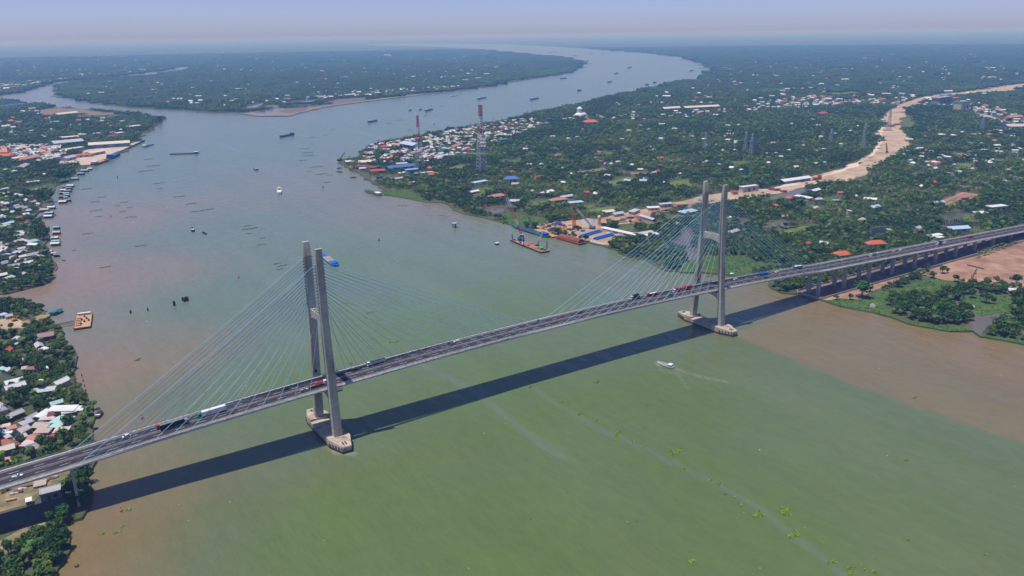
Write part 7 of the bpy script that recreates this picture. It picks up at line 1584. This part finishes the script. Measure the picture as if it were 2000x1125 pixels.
for (x, y), f in zip(P3, f3):
    t = f+rng.normal(0, .3); fm.append((x, y, 1.3, rng.uniform(.85, 1.25), rng.uniform(0, 6.28), 1 if t < -.1 else (2 if t > .42 else int(rng.choice([0, 3])))))
def scatter(name, pts, meshes, label):
    me = bpy.data.meshes.new(name); A = np.array(pts, float); me.from_pydata([tuple(q) for q in A[:, :3]], [], [])
    for nm, ty, arr in (('scl', 'FLOAT', A[:, 3]), ('rot', 'FLOAT', A[:, 4]), ('var', 'INT', A[:, 5].astype(np.int32))):
        a = me.attributes.new(nm, ty, 'POINT'); a.data.foreach_set('value', arr.astype(np.float32) if ty == 'FLOAT' else arr)
    o = link(name, me); ng = bpy.data.node_groups.new(name, 'GeometryNodeTree'); ng.interface.new_socket('Geometry', in_out='INPUT', socket_type='NodeSocketGeometry'); ng.interface.new_socket('Geometry', in_out='OUTPUT', socket_type='NodeSocketGeometry')
    N_, K = ng.nodes, ng.links; gi, go = N_.new('NodeGroupInput'), N_.new('NodeGroupOutput'); ip = N_.new('GeometryNodeInstanceOnPoints'); ge = N_.new('GeometryNodeGeometryToInstance')
    for m_ in reversed(meshes):
        src = bpy.data.objects.new(m_.name, m_); oi = N_.new('GeometryNodeObjectInfo'); oi.inputs['Object'].default_value = src; oi.inputs['As Instance'].default_value = False
        g1 = N_.new('GeometryNodeGeometryToInstance'); K.new(oi.outputs['Geometry'], g1.inputs[0])
        jn = N_.get('join') or N_.new('GeometryNodeJoinGeometry'); jn.name = 'join'; K.new(g1.outputs[0], jn.inputs[0])
    def na(nm, ty):
        q = N_.new('GeometryNodeInputNamedAttribute'); q.data_type = ty; q.inputs['Name'].default_value = nm; return [s_ for s_ in q.outputs if s_.enabled][0]
    cx_ = N_.new('ShaderNodeCombineXYZ'); K.new(na('rot', 'FLOAT'), cx_.inputs[2]); er = N_.new('FunctionNodeEulerToRotation'); K.new(cx_.outputs[0], er.inputs[0])
    K.new(gi.outputs[0], ip.inputs['Points']); K.new(jn.outputs[0], ip.inputs['Instance']); ip.inputs['Pick Instance'].default_value = True
    K.new(na('var', 'INT'), ip.inputs['Instance Index']); K.new(er.outputs[0], ip.inputs['Rotation']); K.new(na('scl', 'FLOAT'), ip.inputs['Scale']); K.new(ip.outputs[0], go.inputs[0])
    md = o.modifiers.new('scatter', 'NODES'); md.node_group = ng
    return tag(o, label, None, None, 'stuff')
print('trees', len(mass), len(pm), len(fm))
scatter('tree_mass', mass, [t_[2] for t_ in TREES]+[t_[2] for t_ in PALMS], 'mass of further trees and palms on both banks near the bridge')
scatter('orchard_canopy', pm, PATCH, 'continuous orchard canopy over the middle distance')
scatter('far_woodland', fm, FARP, 'hazy far woodland canopy towards the horizon')

# ---------------------------------------------------------------- water hyacinth and drift
HYA = mat('hyacinth_leaf', (.12, .19, .018), .7, .3, 1.0, attr=True, col2=(.20, .27, .03)); HYAD = mat('dark_drift_weed', (.05, .065, .025), .8, .3, 1.0, attr=True)
def weed(px, py, L_, w, label, m, rz, group='floating water hyacinth mats'):
    p = at(px, py, 0); c = MB(); n_ = int(min(260, max(16, L_*w*4.5))); rr = random.Random(int(px*7+py)); pts = []
    for k in range(n_):
        u = rr.uniform(-1, 1); v_ = rr.gauss(0, .45)*(1-u*u*.7); x, y = u*L_/2, v_*w/2+math.sin(u*3+px)*w*.25; h = rr.uniform(.12, .55); a = rr.uniform(0, 3.14); s_ = rr.uniform(.25, .6); tn = rr.uniform(.6, 1.5); dx, dy = math.cos(a)*s_, math.sin(a)*s_
        c.add([(x-dx, y-dy, .01), (x+dx, y+dy, .01), (x+dx*.8-dy*.5, y+dy*.8+dx*.5, h), (x-dx*.8-dy*.5, y-dy*.8+dx*.5, h)], [(0, 1, 2, 3)], 0, tn)
        c.add([(x-s_, y-s_*.6, h*.55), (x+s_*.3, y-s_, h*.5), (x+s_, y+s_*.5, h*.62), (x-s_*.4, y+s_, h*.5)], [(0, 1, 2, 3)], 0, tn*1.1)
    o = c.build('water_hyacinth_mat', m); o.location = (p.x, p.y, 0); o.rotation_euler = (0, 0, rz); return tag(o, label, 'floating plants', group)
big = [(1206, 849, 9, 4, 'upper bright mat at the bend of the foam line'), (1322, 882, 12, 5, 'largest bright mat, standing clear of the foam line'), (1481, 1005, 8, 4, 'bright mat on the foam line before it leaves the picture'), (1533, 998, 9, 5, 'forked bright mat right of the foam line'), (1550, 1044, 9, 4, 'arrow-shaped bright mat lower right on the foam line'), (1660, 1113, 7, 3, 'bright mat at the bottom edge of the picture'), (1352, 1098, 5, 2.5, 'bright mat alone at the bottom centre right'), (1625, 1097, 4, 3, 'small bright mat just before the bottom edge'), (1334, 916, 4.5, 2.5, 'small mat on the foam line below the largest one'), (1403, 945, 3.2, 3, 'round tuft on the foam line'), (1387, 937, 3.6, 1.6, 'thin tuft touching the foam line'), (1167, 746, 6, 3, 'bright mat left of the grey and white boat'), (1038, 755, 6, 3, 'mat where the foam line meets the deck shadow'), (1255, 873, 3, 2, 'tuft between the two biggest mats'), (1236, 863, 3, 1.5, 'tiny tuft after the bend mat'), (1095, 786, 3, 2, 'tuft along the upper foam line'), (1133, 809, 3.5, 2, 'second tuft along the upper foam line'), (1163, 822, 3.5, 2, 'third tuft along the upper foam line'), (1265, 789, 2.5, 2, 'dark tuft in open water below the cargo boat'), (1768, 899, 3, 1.6, 'tuft alone at the right of the open water'), (1773, 1053, 2.5, 1.6, 'tuft far down in the right corner water'), (1925, 1084, 2.6, 1.5, 'dark tuft in the lower right corner'), (1687, 1113, 2.2, 1.6, 'tuft right of the bottom edge mat'), (1708, 1117, 2.6, 2, 'second tuft right of the bottom edge mat'), (1433, 972, 2, 1.3, 'speck on the foam line after the round tuft'), (1447, 986, 2, 1.3, 'second speck on the foam line after the round tuft'), (1417, 965, 2, 1.2, 'speck just below the round tuft'), (1243, 1017, 2, 1.3, 'speck alone in the lower middle water'), (1036, 1012, 2, 1.6, 'brown speck in the lower middle water'), (1787, 777, 5, 1.6, 'mat drifting along the silt line'), (722, 611, 7, 3, 'mat seen through the right cables of the nearer tower'), (715, 620, 4, 2, 'small mat below it seen through the cables'), (770, 668, 8, 3, 'dark mat seen low through the cables'), (675, 592, 6, 3, 'mat close to the nearer tower behind the cables'), (685, 711, 4, 3, 'small mat at the deck edge by the nearer tower'), (248, 996, 5, 3, 'green mat beside the red buoy'), (200, 1042, 3.5, 2, 'leaf-green mat in the lower left shallows'), (230, 1040, 4, 2, 'second mat in the lower left shallows'), (240, 1028, 2, 1.5, 'tiny mat in the lower left shallows')]
for px, py, L_, w, lab in big: weed(px, py, L_, w, lab, HYA, .3 if py > 700 else -.2)
st = [(311, 358, 20), (350, 384, 20), (374, 398, 17), (395, 411, 36), (488, 447, 22), (487, 456, 8), (485, 441, 12), (290, 311, 18), (298, 324, 26), (285, 334, 30), (170, 369, 18), (185, 394, 14), (199, 385, 12), (242, 395, 12), (254, 405, 8), (240, 413, 10), (229, 402, 8), (188, 411, 18), (192, 423, 12), (251, 424, 9), (262, 424, 7), (172, 456, 14), (145, 489, 5), (276, 480, 14), (205, 522, 12), (312, 369, 9), (595, 290, 22), (600, 298, 26), (602, 304, 24), (593, 313, 18), (618, 326, 28), (628, 340, 24), (645, 342, 12), (640, 356, 16), (604, 335, 10), (790, 402, 10), (780, 401, 6), (863, 421, 8), (872, 424, 8), (510, 478, 12), (513, 465, 8), (541, 515, 9), (551, 519, 12), (546, 526, 8), (268, 704, 4), (272, 701, 3), (1010, 430, 6), (1385, 540, 10), (1225, 505, 14), (1242, 508, 12), (800, 255, 14), (780, 235, 24), (830, 226, 16), (760, 241, 18), (650, 253, 12), (635, 264, 10), (610, 268, 14), (295, 221, 40), (862, 208, 24), (910, 205, 20), (1010, 188, 20)]
for k, (px, py, L_) in enumerate(st):
    reg = 'in the left channel' if px < 300 and py > 340 else ('off the port quay' if px < 420 and py < 345 else ('in midstream below the long barge' if px < 540 else ('off the river-bend crane' if px < 660 and py > 280 else ('by the barges upstream' if py < 280 else 'along the right bank'))))
    o_ = weed(px, py, L_, max(1.2, L_*.12), 'thin dark streak of drifting weed '+reg, HYAD if k % 3 else mat('mid_drift_weed', (.075, .105, .03), .8, .3, 1.0, attr=True), math.radians(random.uniform(-14, 4)) + .12, 'drifting weed streaks '+reg); o_['late'] = 1; LATE.append((o_, ('long' if L_ > 19 else ('short' if L_ < 10 else 'thin'))+' weed streak'))
c = MB()
for k in range(900):
    px, py = rng.uniform(100, 1990), 300+820*rng.random()**.8; p = at(px, py, 0)
    if on_land(np.array([p.x]), np.array([p.y]))[0] or abs(p.y) < 14: continue
    s_ = rng.uniform(.18, .55)*(1 if p.y < 300 else 2); a = rng.uniform(0, 3.14); dx, dy = math.cos(a)*s_, math.sin(a)*s_
    wht = rng.random() < .05
    c.add([(p.x-dx, p.y-dy, .03), (p.x+dy*.5, p.y-dx*.5, .06), (p.x+dx, p.y+dy, .12), (p.x-dy*.5, p.y+dx*.5, .05)], [(0, 1, 2, 3)], 1 if wht else 0)
tag(c.build('floating_debris', [mat('brown_drift', (.06, .055, .03), .8, .4, 1), OFFICE]), 'tiny scraps of leaf and litter scattered over the water', None, None, 'stuff')

bpy.context.view_layer.update()
label_by_neighbours()
for o in COL.objects:
    if 'late' in o: del o['late']
for o in COL.objects:
    if o.get('label') and len(o['label'].split()) > 16: o['label'] = o['label'].replace(' roofed house', ' house').replace(' that ', ' ')
    if o.get('label') and len(o['label'].split()) > 16: o['label'] = o['label'].replace('behind the long row of house rafts', 'behind the long raft row').replace('behind the lower house rafts', 'behind the rafts').replace('on the left bank ', '')
